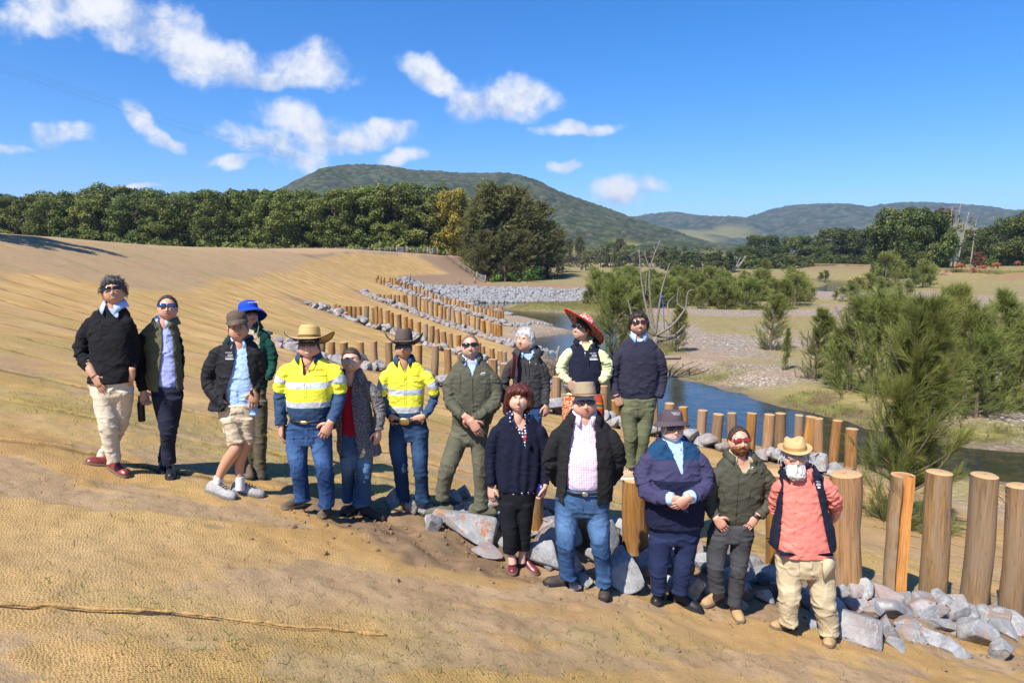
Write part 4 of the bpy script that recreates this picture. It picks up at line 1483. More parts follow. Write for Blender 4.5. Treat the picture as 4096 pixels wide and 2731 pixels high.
# casuarinas: needles as long thin blades
def needle_mesh(seed, H, W, n_br, per, L, wdt, mat, lean=(0, 0), up=0.55, droop=0.35, low=0.05, tipup=0.0, spire=1.0, rnd=.42):
    rs_ = np.random.RandomState(seed)
    V, Tt = [], []
    wood = MB()
    tr = catmull([(0, 0, -.3), (lean[0] * H * .2, lean[1] * H * .2, H * .35), (lean[0] * H * .55, lean[1] * H * .55, H * .7), (lean[0] * H, lean[1] * H, H)], 12)
    wood.tube(tr, np.linspace(.022 * H * .55 + .02, .004, 12), 6)
    base, dirs, shade = [], [], []
    for b in range(n_br):
        u = low + (1 - low) * rs_.rand() ** .85
        p0 = np.array([np.interp(u, np.linspace(0, 1, 12), tr[:, i]) for i in range(3)])
        a = rs_.uniform(0, 6.28)
        rad = W * (1 - u) ** spire * rs_.uniform(.55, 1.1) + W * .12
        d = np.array([math.cos(a), math.sin(a), 0]) * rad
        d[:2] += np.array(lean) * rad * 1.2
        p2 = p0 + d + [0, 0, rad * up * rs_.uniform(.4, 1.3)]
        p1 = p0 + d * .45 + [0, 0, rad * up * .25]
        br = catmull([p0, p1, p2], 7)
        if rad > .12 * H:
            wood.tube(br, np.linspace(.006 * H + .003, .002, 7), 4, cap=False)
        k = int(per * rs_.uniform(.7, 1.3))
        dd = (p2 - p0) / (np.linalg.norm(p2 - p0) + 1e-9)
        ns = 8
        st_ = rs_.uniform(.12, 1.0, ns)
        so_ = np.stack([np.interp(st_, np.linspace(0, 1, 7), br[:, i]) for i in range(3)], -1)
        sdir = dd * .8 + rs_.normal(size=(ns, 3)) * .5 + np.array([lean[0] * 1.2, lean[1] * 1.2, tipup])
        sdir /= np.linalg.norm(sdir, axis=1)[:, None]
        slen = rs_.uniform(.2, .55, ns) * rad + L * .3
        j = rs_.randint(0, ns, k)
        q_ = rs_.rand(k)
        t_ = st_[j] * .6 + q_ * .4
        P = so_[j] + sdir[j] * (slen[j] * q_)[:, None]
        D = sdir[j] + rs_.normal(size=(k, 3)) * rnd
        base.append(P)
        dirs.append(D)
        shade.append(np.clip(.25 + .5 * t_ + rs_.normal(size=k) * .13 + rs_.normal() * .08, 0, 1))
    P, D, S = np.vstack(base), np.vstack(dirs), np.concatenate(shade)
    D /= np.linalg.norm(D, axis=1)[:, None] + 1e-9
    k = len(P)
    Ln = L * rs_.uniform(.6, 1.25, k)[:, None]
    sd = np.cross(D, rs_.normal(size=(k, 3)))
    sd /= np.linalg.norm(sd, axis=1)[:, None] + 1e-9
    mid = P + D * Ln * .55 - [0, 0, droop * .2] * Ln
    tip = P + D * Ln - [0, 0, droop] * Ln
    wv = wdt * rs_.uniform(.7, 1.3, k)[:, None]
    V = np.stack([P - sd * wv * .3, P + sd * wv * .3, mid + sd * wv * .5, tip, mid - sd * wv * .5], 1).reshape(-1, 3)
    b5 = np.arange(k)[:, None] * 5
    Q = b5 + np.array([0, 1, 2, 4])
    T3 = b5 + np.array([4, 2, 3])
    me = mesh_np('foliage', V, [Q, T3], smooth=False)
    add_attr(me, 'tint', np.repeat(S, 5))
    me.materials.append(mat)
    tk = wood.mesh('trunk')
    tk.materials.append(M_DTRUNK)
    return me, tk


def sapling(var, px, pyb, py_top, label, group, wide=1.0, rz=None, Y=None, mat=None, base_h=1.0, name='casuarina_sapling'):
    P = hit(px, pyb) if Y is None else np.array([*(at_y(px, pyb, Y)[:2]), 0])
    zg = ground(P[0], P[1])
    H = (-(py_top - HORP) / F_PX * P[1] * 1.0) - zg
    e = empty(name, (P[0], P[1], zg - .03), label=label, cat='tree', group=group)
    k = H / base_h
    e.scale = (k * wide, k * wide, k)
    e.rotation_euler = (0, 0, random.uniform(-.5, .5) if rz is None else rz)
    c = link('foliage', var[0], None, e)
    if mat is not None:
        c.material_slots[0].link = 'OBJECT'
        c.material_slots[0].material = mat
    link('trunk', var[1], None, e)
    return e


random.seed(8)
# the big wind-blown one below the posts
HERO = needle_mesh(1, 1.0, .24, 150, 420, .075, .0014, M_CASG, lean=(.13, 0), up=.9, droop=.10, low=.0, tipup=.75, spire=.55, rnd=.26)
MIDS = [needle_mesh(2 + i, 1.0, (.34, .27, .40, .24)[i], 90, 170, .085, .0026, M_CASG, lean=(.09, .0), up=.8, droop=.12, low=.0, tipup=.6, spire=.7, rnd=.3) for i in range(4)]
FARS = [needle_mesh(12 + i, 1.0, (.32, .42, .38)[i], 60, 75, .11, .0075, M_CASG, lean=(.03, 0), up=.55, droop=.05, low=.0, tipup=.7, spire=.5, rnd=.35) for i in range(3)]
sapling(HERO, 3570, 2085, 1250, 'tall bushy young casuarina leaning over from behind the big log post', 'young casuarinas by the water', wide=.84, rz=0)
for (px, pb, pt, v, wd_) in [(3080, 1400, 1190, 0, 1.0), (3140, 1480, 1320, 3, .5), (3255, 1515, 1250, 1, 1.0), (3390, 1560, 1205, 0, .9), (3480, 1575, 1190, 2, 1.0), (3560, 1590, 1200, 2, .9), (3640, 1600, 1230, 1, 1.1), (3740, 1640, 1170, 0, .9), (3850, 1655, 1240, 2, .9), (3955, 1640, 1190, 1, .8), (3900, 1670, 1330, 2, .9), (4060, 1640, 1285, 1, 1.0), (4110, 1650, 1240, 0, .9), (3330, 1540, 1330, 3, 1.1)]:
    sapling(MIDS[v], px, pb, pt, 'young feathery casuarina on the far side of the water', 'young casuarinas across the water', wide=wd_)
# around the dead tree
for (px, pb, pt, v, wd_, lb) in [(2440, 1425, 1125, 2, .95, 'bushy casuarina sapling beside the stream bend, behind the red hat'), (2520, 1400, 1180, 0, .9, 'casuarina sapling in front of the dead tree'), (2700, 1405, 1230, 1, 1.0, 'small casuarina under the limbs of the dead tree'), (2340, 1215, 1165, 0, 1.1, 'small casuarina at the end of the rock revetment')]:
    sapling(MIDS[v], px, pb, pt, lb, 'casuarinas round the dead tree', wide=wd_)
for i in range(88):
    px = random.uniform(2350, 3190)
    pb = random.uniform(1190, 1238) if px > 2560 else random.uniform(1180, 1215)
    hpx = random.uniform(70, 120)
    sapling(FARS[i % 3], px, pb, pb - hpx, 'casuarina sapling in the thicket on the gravel bar', 'sapling thicket on the gravel bar', wide=random.uniform(.9, 1.4))
for (px, pb, hpx) in [(3200, 1205, 85), (3230, 1195, 60), (3340, 1200, 40), (3370, 1206, 55), (3400, 1200, 75), (3430, 1196, 80), (3470, 1192, 95), (3510, 1190, 80), (3545, 1186, 70), (3590, 1185, 50), (3630, 1180, 55), (3245, 1198, 45), (2800, 1232, 40), (3280, 1128, 38), (3300, 1128, 45)]:
    sapling(FARS[(px // 7) % 3], px, pb, pb - hpx, 'small casuarina beside the upper pool', 'casuarinas by the upper pool', wide=1.2)
for (px, pb, hpx, wd_) in [(3540, 1145, 120, 1.2), (3580, 1140, 95, 1.2), (3690, 1150, 105, 1.2), (3650, 1152, 70, 1.2), (3720, 1140, 80, 1.0), (3060, 1095, 55, 1.0), (3130, 1085, 25, 1.2)]:
    sapling(FARS[(px // 7) % 3], px, pb, pb - hpx, 'rounded casuarina bush at the foot of the far bank', 'casuarina bushes at the far bank', wide=wd_)

# tall casuarinas in the gully at the end of the bank
TALLS = [needle_mesh(30 + i, 1.0, (.30, .26, .34)[i], 110, 110, .06, .0075, M_CAS, up=.75, droop=.25, low=.06, tipup=.15, spire=.45) for i in range(3)]
for (px, pb, pt, Y, wd_) in [(1900, 1120, 850, 138, 1.0), (1960, 1115, 765, 142, 1.0), (2010, 1110, 772, 150, 1.0), (2060, 1108, 785, 146, 1.0), (2110, 1110, 850, 143, 1.1), (2155, 1105, 830, 150, 1.0), (1860, 1118, 900, 150, .9), (2190, 1098, 900, 160, 1.1), (1935, 1112, 930, 136, 1.0), (2230, 1090, 930, 175, 1.1), (2085, 1118, 930, 138, 1.1), (2020, 1122, 940, 136, 1.1)]:
    sapling(TALLS[px % 3], px, pb, pt, 'tall olive brown casuarina crowding the gully beyond the bank', 'tall casuarinas in the gully', wide=wd_, Y=Y, name='casuarina_tree')
for (px, pb, Y, k) in [(2125, 1118, 132, 1.5), (2060, 1125, 130, .9), (1985, 1128, 131, 1.0)]:
    P = at_y(px, pb, Y)
    o = link('leafy_shrub', crown_mesh('leafy_shrub', [(rs.uniform(-1, 1), rs.uniform(-.6, .6), rs.uniform(.2, 1.7), rs.uniform(.5, .8)) for _ in range(10)], 60, .32, px, M_BUSH), None, None, (P[0], Y, ground(P[0], Y)), label='bright green leafy bush under the gully casuarinas', cat='shrub', group='bright bushes in the gully')
    o.scale = (k, k, k)

# far trees across the valley
FARB = [broad_variant(140 + i, H=9, W=4.6, nclump=26, per=50, leaf=.5, mat=M_FIG)[0] for i in range(3)]


def far_tree(px, pb, pt, Y, wide, label, group, var=None, mat=None, name='paddock_tree', lift=0.0):
    X = (px - CXP) / F_PX * Y
    zg = ground(X, Y)
    H = max(2.0, -(pt - HORP) / F_PX * Y - zg)
    e = empty(name, (X, Y, zg - .2), label=label, cat='tree', group=group)
    if var is None:
        var = (FARB[random.randrange(3)], None)
    b = 9.0 if var[0] in FARB else (12.0 if var in FIG_V else 1.0)
    k = H / b
    e.scale = (k * wide, k * wide, k)
    e.rotation_euler = (0, 0, random.uniform(0, 6))
    c = link('crown', var[0], None, e)
    if mat is not None:
        c.material_slots[0].link = 'OBJECT'
        c.material_slots[0].material = mat
    tk = var[1]
    if tk is None:
        tk = FAR_TRUNK
        tt = link('trunk', tk, None, e)
        tt.scale = (9 / 9, 9 / 9, 1)
    else:
        link('trunk', tk, None, e)
    return e


FAR_TRUNK = limb_mesh(5, 7.0, n=3, r0=.22)
FAR_TRUNK.materials.append(M_DTRUNK)
random.seed(31)
for (px, pt, Y, wd_) in [(2230, 985, 330, .8), (2275, 960, 360, .7), (2315, 955, 380, .8), (2360, 985, 400, .9), (2400, 975, 370, .8), (2440, 965, 380, .9), (2475, 960, 420, .9), (2510, 975, 400, .8), (2560, 990, 430, 1.0), (2600, 985, 420, 1.0), (2640, 995, 440, 1.0), (2340, 1000, 300, .6), (2455, 1005, 290, .6)]:
    far_tree(px, 0, pt, Y, wd_, 'grey green casuarina standing in the far paddock', 'trees of the far paddock', var=TALLS[px % 3] if px % 2 else None, mat=M_CAS)
for (px, pt, Y, wd_) in [(2665, 985, 290, 1.0), (2710, 978, 280, 1.0), (2750, 990, 270, 1.1), (2800, 985, 275, 1.1), (2850, 990, 265, 1.1), (2890, 1000, 260, 1.0), (2920, 1010, 270, .9), (2690, 1010, 262, .9), (2770, 1015, 258, .9), (2840, 1020, 255, .9)]:
    far_tree(px, 0, pt, Y, wd_, 'dark dense tree in the clump by the far water', 'tree clump by the far water')
for (px, pt, Y, wd_) in [(2975, 985, 330, 1.0), (3040, 942, 340, 1.1), (3100, 985, 330, 1.0), (3180, 945, 335, 1.1), (3240, 985, 330, 1.0), (3330, 915, 325, 1.1), (3400, 925, 330, 1.0), (3450, 920, 335, 1.0), (3520, 905, 320, 1.0), (3560, 930, 300, 1.0), (3280, 985, 315, .9)]:
    far_tree(px, 0, pt, Y, wd_, 'round crowned dark tree along the top of the far bank', 'trees along the far bank', var=FIG_V[px % 3])
for i in range(22):
    px = 3000 + i * 25 + random.uniform(-8, 8)
    far_tree(px, 0, random.uniform(1005, 1030), 305 + random.uniform(-6, 6), 1.2, 'low shrub in front of the far bank trees', 'shrubs along the far bank', mat=M_FIG if i % 3 else M_LEAF, name='far_shrub')
for (px, pt, Y, wd_, v) in [(3600, 835, 178, .85, 0), (3680, 850, 172, .8, 1), (3560, 890, 190, .8, 2), (3720, 880, 180, .7, 0), (3640, 905, 168, .75, 1)]:
    far_tree(px, 0, pt, Y, wd_, 'huge spreading dark fig on the near right bank', 'big figs on the right bank', var=FIG_V[v], name='fig_tree')
for (px, pt, Y, wd_, v) in [(3960, 905, 205, .8, 0), (4040, 870, 200, .8, 1), (4100, 850, 190, .9, 2), (4170, 850, 190, .9, 0), (3880, 920, 235, .8, 1)]:
    far_tree(px, 0, pt, Y, wd_, 'dark tree at the back of the right bank paddock', 'trees at the back of the right paddock', var=FIG_V[v])
far_tree(3905, 0, 1000, 160, .9, 'shrub with russet red leaves beside the cattle', None, mat=M_RED, name='red_shrub')
far_tree(3960, 0, 1020, 165, .9, 'green shrub beside the russet shrub', None, mat=M_BUSH, name='green_shrub')
far_tree(3745, 0, 840, 190, .35, 'russet leaved tree top rising behind the fig', None, mat=M_RED, name='russet_tree', var=FIG_V[2])
# pale gum trunks
for i, (px, pb, pt, lean) in enumerate([(3775, 1070, 865, .02), (3785, 1070, 830, -.02), (3800, 1068, 810, .05), (3760, 1072, 880, -.01), (3815, 1065, 850, .15), (3870, 1060, 880, .05)]):
    Y = 178 + i
    X = (px - CXP) / F_PX * Y
    zg = ground(X, Y)
    H = -(pt - HORP) / F_PX * Y - zg
    e = empty('gum_tree', (X, Y, zg), label='slender pale gum with a thin crown beside the figs', cat='tree', group='pale gums on the right bank')
    mb = MB()
    tr = catmull([(0, 0, -.3), (lean * H * .4, 0, H * .4), (lean * H, 0, H)], 8)
    mb.tube(tr, np.linspace(.22, .06, 8), 7)
    cl = []
    for j in range(6):
        u = random.uniform(.6, .98)
        a = random.uniform(0, 6.28)
        L = random.uniform(1, 2.6)
        p0 = tr[int(u * 7)]
        p1 = p0 + [math.cos(a) * L, math.sin(a) * L, L * .8]
        mb.tube([p0, p1], [.06, .02], 5)
        cl.append((*p1, random.uniform(.5, .9)))
    mb.build('trunk', M_TRUNK, e)
    link('crown', crown_mesh('crown', cl, 40, .4, 200 + i, M_CAS), None, e)


# bare white tree and the grey dead tree by the stream
def dead_tree(name, loc, limbs, mat, label):
    e = empty(name, loc, label=label, cat='tree')
    for i, (pts, r0, r1) in enumerate(limbs):
        mb = MB()
        P = catmull(pts, max(6, 5 * len(pts)))
        P = P + .012 * np.stack([fbm(P[:, 2] * 4, i * 3.3, seed=i + c_, oct=2) for c_ in range(3)], -1) * (1 if r0 > .01 else 0)
        mb.tube(P, np.linspace(r0, r1, len(P)), 8)
        mb.build('trunk' if i == 0 else 'limb', mat, e)
    return e


DY = 33.5
base = at_y(2625, 1395, DY)
base[2] = ground(base[0], DY)


def dp(px, py, dy=0.0):
    p = at_y(px, py, DY + dy)
    return tuple(p - base)


root = (0, 0, -.15)
fork = dp(2620, 1345)
limbs = [([root, fork], 0.161, 0.124),
         ([fork, dp(2585, 1230, .3), dp(2565, 1110, .4), dp(2556, 1000, .4)], 0.068, 0.022),
         ([fork, dp(2602, 1210, -.1), dp(2600, 1080, -.2), dp(2640, 960, -.3)], 0.062, 0.019),
         ([dp(2600, 1085, -.2), dp(2580, 1020, -.2), dp(2575, 1008, -.2)], 0.031, 0.019),
         ([dp(2622, 1010, -.25), dp(2612, 968, -.25)], 0.022, 0.009),
         ([fork, dp(2635, 1240, -.2), dp(2650, 1150, -.3), dp(2678, 1055, -.3)], 0.074, 0.022),
         ([dp(2582, 1180, .35), dp(2586, 1090, .4)], 0.031, 0.019),
         ([fork, dp(2690, 1300, -.5), dp(2740, 1235, -.6), dp(2752, 1170, -.7), dp(2778, 1158, -.7)], 0.074, 0.012),
         ([dp(2740, 1240, -.6), dp(2710, 1210, -.5), dp(2712, 1155, -.5)], 0.037, 0.019),
         ([dp(2690, 1300, -.5), dp(2670, 1220, .1), dp(2700, 1180, .3)], 0.043, 0.012),
         ([fork, dp(2690, 1345, .4), dp(2740, 1300, .6)], 0.062, 0.031),
         ([dp(2620, 1370), dp(2690, 1352, .5), dp(2735, 1328, .7)], 0.056, 0.025),
         ([fork, dp(2540, 1290, -.3), dp(2520, 1230, -.3), dp(2512, 1200, -.3)], 0.050, 0.028),
         ([dp(2545, 1290, -.3), dp(2500, 1258, -.5)], 0.031, 0.019)]
DT_ = dead_tree('dead_tree', tuple(base), limbs, M_DEAD, 'bare grey dead tree with broken upright limbs beside the stream')
M_ROPE = mat_plain('blue_rope', (0.03, 0.10, 0.42), 0.8, 0.2, 30)
mb = MB()
mb.tube([np.array(dp(2650, 1185, -.4)), np.array(dp(2655, 1260, -.35)), np.array(dp(2658, 1325, -.3))], .018, 5)
mb.ellipsoid(dp(2649, 1188, -.4), (.06, .06, .07), 8, 6)
mb.build('blue_rope', M_ROPE, None, loc=tuple(base), label='blue rope hanging from a limb of the dead tree', cat='rope')
Yw = 262
bw = np.array([(2935 - CXP) / F_PX * Yw, Yw, 0.0])
bw[2] = ground(bw[0], Yw)
rs2 = np.random.RandomState(3)
lb = [([(0, 0, -.2), (0, 0, 1.0)], .25, .2)]
for i in range(16):
    a = rs2.uniform(-1.2, 1.2)
    L = rs2.uniform(3, 6.5)
    lb.append(([(0, 0, .8), (math.sin(a) * L * .4, rs2.uniform(-1, 1), L * .55), (math.sin(a) * L * .75, rs2.uniform(-1, 1), L)], .16, .05))
dead_tree('bare_tree', tuple(bw), lb, mat_plain('bleached_wood', (.45, .42, .40), .9, .2, 3.0), 'leafless whitish tree beside the far water')
# fallen log across the water, drift pile
for (pa, pb2, r_, lb_) in [((2640, 1440), (2722, 1437), .10, 'grey drift log lying on the bank below the dead tree'), ]:
    A, B = hit(*pa), hit(*pb2)
    mb = MB()
    mb.tube(catmull([A + [0, 0, r_], (A + B) / 2 + [0, 0, r_ * 1.4], B + [0, 0, r_]], 8), np.linspace(r_ * 1.3, r_ * .7, 8), 8)
    mb.build('drift_log', M_DEAD, None, label=lb_, cat='log')
pc = at_y(2215, 1475, 34.0)
zc = ground(pc[0], 34.0)
mb = MB()
rs3 = np.random.RandomState(9)
for i in range(420):
    a = rs3.uniform(0, 6.28)
    rr_ = math.sqrt(rs3.rand()) * 1.0
    c0 = np.array([pc[0] + rr_ * math.cos(a) * 1.05, 34.0 + rr_ * math.sin(a) * .8, zc + .05 + (1.15 - rr_ * .75) * rs3.rand()])
    d = rs3.normal(size=3) * [1, .8, .35]
    d /= np.linalg.norm(d)
    L = rs3.uniform(.15, .5)
    mb.tube([c0 - d * L, c0 + d * L * .1 + rs3.normal(size=3) * .03, c0 + d * L], rs3.uniform(.008, .02), 4)
mb.build('driftwood_pile', M_STICK, None, smooth=False, label='tangled heap of flood driftwood sticks at the bend', cat='driftwood', kind='stuff')
mb = MB()
mb.tube(catmull([(pc[0] + .15, 33.4, zc), (pc[0] + .12, 33.4, zc + 1.0), (pc[0] + .22, 33.4, zc + 1.75)], 7), np.linspace(.08, .055, 7), 7)
mb.build('dead_stump', M_DEAD, None, label='short dead stump standing in the driftwood heap', cat='stump')


# ------------------------------------------------------------------ grass blades
def blades(name, P, h, wdt, mat, seed, label, bend=.5, tint=None):
    rs_ = np.random.RandomState(seed)
    n = len(P)
    a = rs_.uniform(0, 6.28, n)
    side = np.stack([np.cos(a), np.sin(a), 0 * a], -1)
    hh_ = (h * rs_.uniform(.5, 1.3, n))[:, None]
    off = np.stack([rs_.normal(size=n), rs_.normal(size=n), 0 * a], -1) * hh_ * bend
    up_ = np.array([0, 0, 1.0]) * hh_
    ww = wdt * rs_.uniform(.7, 1.3, n)[:, None]
    V = np.stack([P - side * ww, P + side * ww, P + off * .35 + up_ * .6 + side * ww * .7, P + off * .35 + up_ * .6 - side * ww * .7, P + off + up_], 1).reshape(-1, 3)
    b5 = np.arange(n)[:, None] * 5
    me = mesh_np(name, V, [b5 + np.array([0, 1, 2, 3]), b5 + np.array([3, 2, 4])], smooth=False)
    ti = np.clip(.5 + .25 * rs_.normal(size=n) if tint is None else tint, 0, 1)
    add_attr(me, 'tint', np.repeat(ti, 5))
    return link(name, me, mat, label=label, cat='grass', kind='stuff')


M_SPROUT = mat_leaf('grass_sprout', (0.12, 0.12, 0.03), (0.15, 0.20, 0.035), (0.30, 0.30, 0.10), .3)
M_DRY = mat_leaf('dry_grass', (0.11, 0.085, 0.035), (0.20, 0.185, 0.05), (0.36, 0.31, 0.12), .3)
M_FIBRE = mat_leaf('coir_fibre', (0.26, 0.15, 0.05), (0.48, 0.31, 0.12), (0.66, 0.46, 0.2), .1)
rs4 = np.random.RandomState(17)


def lookup(arr, x, y):
    i = np.clip(np.searchsorted(GX, x), 0, len(GX) - 1)
    j = np.clip(np.searchsorted(GY, y), 0, len(GY) - 1)
    return arr[j, i]


# sprouts through the mats
n = 90000
Yq = 2.6 + rs4.rand(n) ** 1.3 * 20
Xq = (rs4.rand(n) * 1.7 - .88) * Yq * .85
g = lookup(green, Xq, Yq) + .10 * (Yq < 9)
c_ = lookup(bank * 1.0, Xq, Yq) * (1 - lookup(soil, Xq, Yq))
k_ = (rs4.rand(n) < g * .55) & (c_ > .5)
Xq, Yq = Xq[k_], Yq[k_]
Zq = lookup(ZZ, Xq, Yq)
blades('grass_sprouts', np.stack([Xq, Yq, Zq - .004], -1), .05, .0028, M_SPROUT, 5, 'thin green grass sprouting through the matting')
# loose coir fibres
n = 60000
Yq = 2.6 + rs4.rand(n) ** 1.4 * 8
Xq = (rs4.rand(n) * 1.7 - .85) * Yq * .85
c_ = lookup(coir, Xq, Yq) * (1 - lookup(soil, Xq, Yq)) * (1 - .75 * lookup(dust, Xq, Yq))
k_ = rs4.rand(n) < c_
Xq, Yq = Xq[k_], Yq[k_]
Zq = lookup(ZZ, Xq, Yq)
blades('coir_fibres', np.stack([Xq, Yq, Zq - .003], -1), .012, .0022, M_FIBRE, 6, 'frayed golden coir fibres on the matting', bend=1.6)
# lush grass along the stream
n = 90000
Xq = rs4.uniform(-4, 30, n)
Yq = rs4.uniform(17, 95, n)
l_ = lookup(lush, Xq, Yq) * (lookup(SD, Xq, Yq) > .1)
k_ = rs4.rand(n) < l_ * .9
Xq, Yq = Xq[k_], Yq[k_]
blades('stream_grass', np.stack([Xq, Yq, lookup(ZZ, Xq, Yq) - .02], -1), .17, .012, M_DRY, 7, 'yellow green grass along the stream edge', bend=.45)

# the open overlap of two mats in the foreground
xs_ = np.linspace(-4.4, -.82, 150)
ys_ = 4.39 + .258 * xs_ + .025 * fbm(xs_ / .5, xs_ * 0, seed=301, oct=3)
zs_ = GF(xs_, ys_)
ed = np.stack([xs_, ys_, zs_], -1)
M_EDGE = mat_plain('coir_edge', (.42, .26, .10), .95, .4, 60, bump=.8, bd=.01)
M_GAPSHADE = mat_plain('painted_gap_shade', (.055, .034, .02), .95, .3, 30)  # shade under the mat edge, painted as a near-black strip
MB().tube(ed + [0, .010, .008], .009 + .008 * fbm(xs_ / .035, xs_ * 0 + 3, seed=302, oct=2), 8).build('mat_edge', M_EDGE, None, label='frayed golden edge where two mats overlap in the foreground', cat='matting')
MB().tube(ed + [0, -.018, .002], (.015 + .012 * fbm(xs_ / .3, xs_ * 0 + 7, seed=303, oct=3)) * np.clip((-.8 - xs_) / 1.2, .25, 1), 8, squash=(1, .25)).build('mat_gap_shade', M_GAPSHADE, None, label='dark strip painted as the shade in the gap under the mat edge', cat='gap')
# ------------------------------------------------------------------ far small things
M_POLE = mat_plain('green_pole', (.16, .26, .17), .8, .1, 4)
M_GALV = mat_plain('galvanised', (.42, .43, .44), .5, .1, 10, bump=0)
M_FPOST = mat_plain('fence_timber', (.24, .18, .13), .9, .3, 6)
Yq_ = 235.0
X = (3603 - CXP) / F_PX * Yq_
zg = ground(X, Yq_)
zt = -(918 - HORP) / F_PX * Yq_
e = empty('power_pole', (X, Yq_, zg), label='pale green power pole with two cross arms above the far bank', cat='pole')
MB().tube([(0, 0, -.3), (0, 0, (zt - zg) * .5), (0, 0, zt - zg)], [.2, .17, .13], 10).build('pole', M_POLE, e)
for dz_ in (.35, 1.4):
    MB().box((-1.2, -.08, zt - zg - dz_ - .07), (1.2, .08, zt - zg - dz_ + .07)).build('cross_arm', M_GALV, e)
    for x_ in (-1.1, -.6, .6, 1.1):
        MB().tube([(x_, 0, zt - zg - dz_ + .07), (x_, 0, zt - zg - dz_ + .3)], [.06, .04], 6).build('insulator', M_GALV, e)
MB().tube([(.3, 0, zt - zg - 4.2), (.3, 0, zt - zg - 3.2)], [.22, .22], 10).build('transformer', M_GALV, e)

# cattle
M_COW = mat_plain('red_cattle', (.22, .062, .025), .8, .3, 3)
M_COWW = mat_plain('cream_cattle', (.60, .52, .40), .8, .2, 3)


def cow_mesh(lying=False):
    mb = MB()
    z0 = .42 if lying else .98
    bx2 = [(-.95, z0 - .02, .20), (-.75, z0, .33), (-.3, z0 - .03, .38), (.2, z0, .39), (.55, z0 + .05, .36), (.8, z0 + .1, .25)]
    mb.tube(catmull([(a, 0, b) for a, b, _ in bx2], 14), np.interp(np.linspace(0, 5, 14), range(6), [c for *_, c in bx2]), 12, squash=(.8, 1.0))
    hz = z0 - .25 if not lying else z0 + .25
    mb.tube(catmull([(.7, 0, z0 + .12), (1.0, 0, (z0 + hz) / 2 + .15), (1.22, 0, hz), (1.45, 0, hz - .22)], 9), np.linspace(.22, .09, 9), 9)
    for sg in (-1, 1):
        mb.tube([(1.12, sg * .08, hz + .12), (1.08, sg * .26, hz + .14)], [.05, .03], 6)
        for x_, hk in ((.5, .05), (-.75, -.10)):
            if lying:
                mb.tube([(x_, sg * .2, .3), (x_ + .25, sg * .36, .12), (x_ + .45, sg * .3, .06)], [.12, .08, .05], 7)
            else:
                mb.tube(catmull([(x_, sg * .2, z0 - .05), (x_ + hk, sg * .2, .55), (x_ - hk * .6, sg * .2, .38), (x_, sg * .2, 0)], 8), np.linspace(.14, .055, 8), 7)
    mb.tube([(-.95, 0, z0 + .1), (-1.05, 0, z0 - .3), (-1.03, 0, z0 - .55 if not lying else .1)], [.05, .03, .05], 6)
    return mb.mesh('cow')


COWS = [cow_mesh(), cow_mesh(True)]
for me_ in COWS:
    me_.materials.append(M_COW)
for i, (px, Y, v, rz, lb) in enumerate([(3830, 150, 0, .2, 'red brown cow standing under the big fig'), (3902, 143, 1, 3.0, 'red brown cow lying left of the russet shrub'), (3918, 144, 1, .3, 'red brown cow lying beside the russet shrub'), (3972, 148, 0, .1, 'red brown cow grazing right of the russet shrub'), (4058, 178, 0, .4, 'red brown cow far back by the track'), (3580, 232, 0, .2, 'red brown cow near the power pole'), (3592, 236, 0, 2.6, 'red brown cow behind the one near the power pole')]):
    X = (px - CXP) / F_PX * Y
    link('cow', COWS[v], None, None, (X, Y, ground(X, Y)), label=lb, cat='cow', group='red cattle on the right bank').rotation_euler = (0, 0, rz)
for i, (px, Y) in enumerate([(2422, 420), (2436, 425), (2446, 415), (2530, 430)]):
    X = (px - CXP) / F_PX * Y
    o = link('cow', COWS[0], None, None, (X, Y, ground(X, Y)), label='cream cow grazing in the far paddock', cat='cow', group='cream cattle in the far paddock')
    o.rotation_euler = (0, 0, i * 1.3)
    o.material_slots[0].link = 'OBJECT'
    o.material_slots[0].material = M_COWW


# fences and gates along the crest and down the end of the bank
def fence(pts, n, label, h=1.2):
    P = np.array([(x, y, ground(x, y)) for x, y in catmull([(a, b, 0) for a, b in pts], n)[:, :2]])
    e = empty('wire_fence', tuple(P[0]), label=label, cat='fence')
    for q in P:
        MB().tube([q - P[0] + [0, 0, -.2], q - P[0] + [0, 0, h]], .07, 6).build('fence_post', M_FPOST, e)
    for k in (.35, .65, .95, 1.12):
        MB().tube(P - P[0] + [0, 0, k], .012, 3).build('wire', M_GALV, e)


def gate(x0, y0, x1, y1, label):
    a, b = np.array([x0, y0, ground(x0, y0)]), np.array([x1, y1, ground(x1, y1)])
    e = empty('field_gate', tuple(a), label=label, cat='gate')
    for q in (a, b):
        MB().tube([q - a + [0, 0, -.2], q - a + [0, 0, 1.5]], .13, 8).build('gate_post', M_FPOST, e)
    for k in (.25, .5, .75, 1.0, 1.2):
        MB().tube([a - a + [0, 0, k], b - a + [0, 0, k]], .03, 5).build('gate_rail', M_GALV, e)
    for u in (0.02, .5, .98):
        q = (b - a) * u
        MB().tube([q + [0, 0, .25], q + [0, 0, 1.2]], .03, 5).build('gate_stile', M_GALV, e)


def xy(px, Y):
    return ((px - CXP) / F_PX * Y, Y)


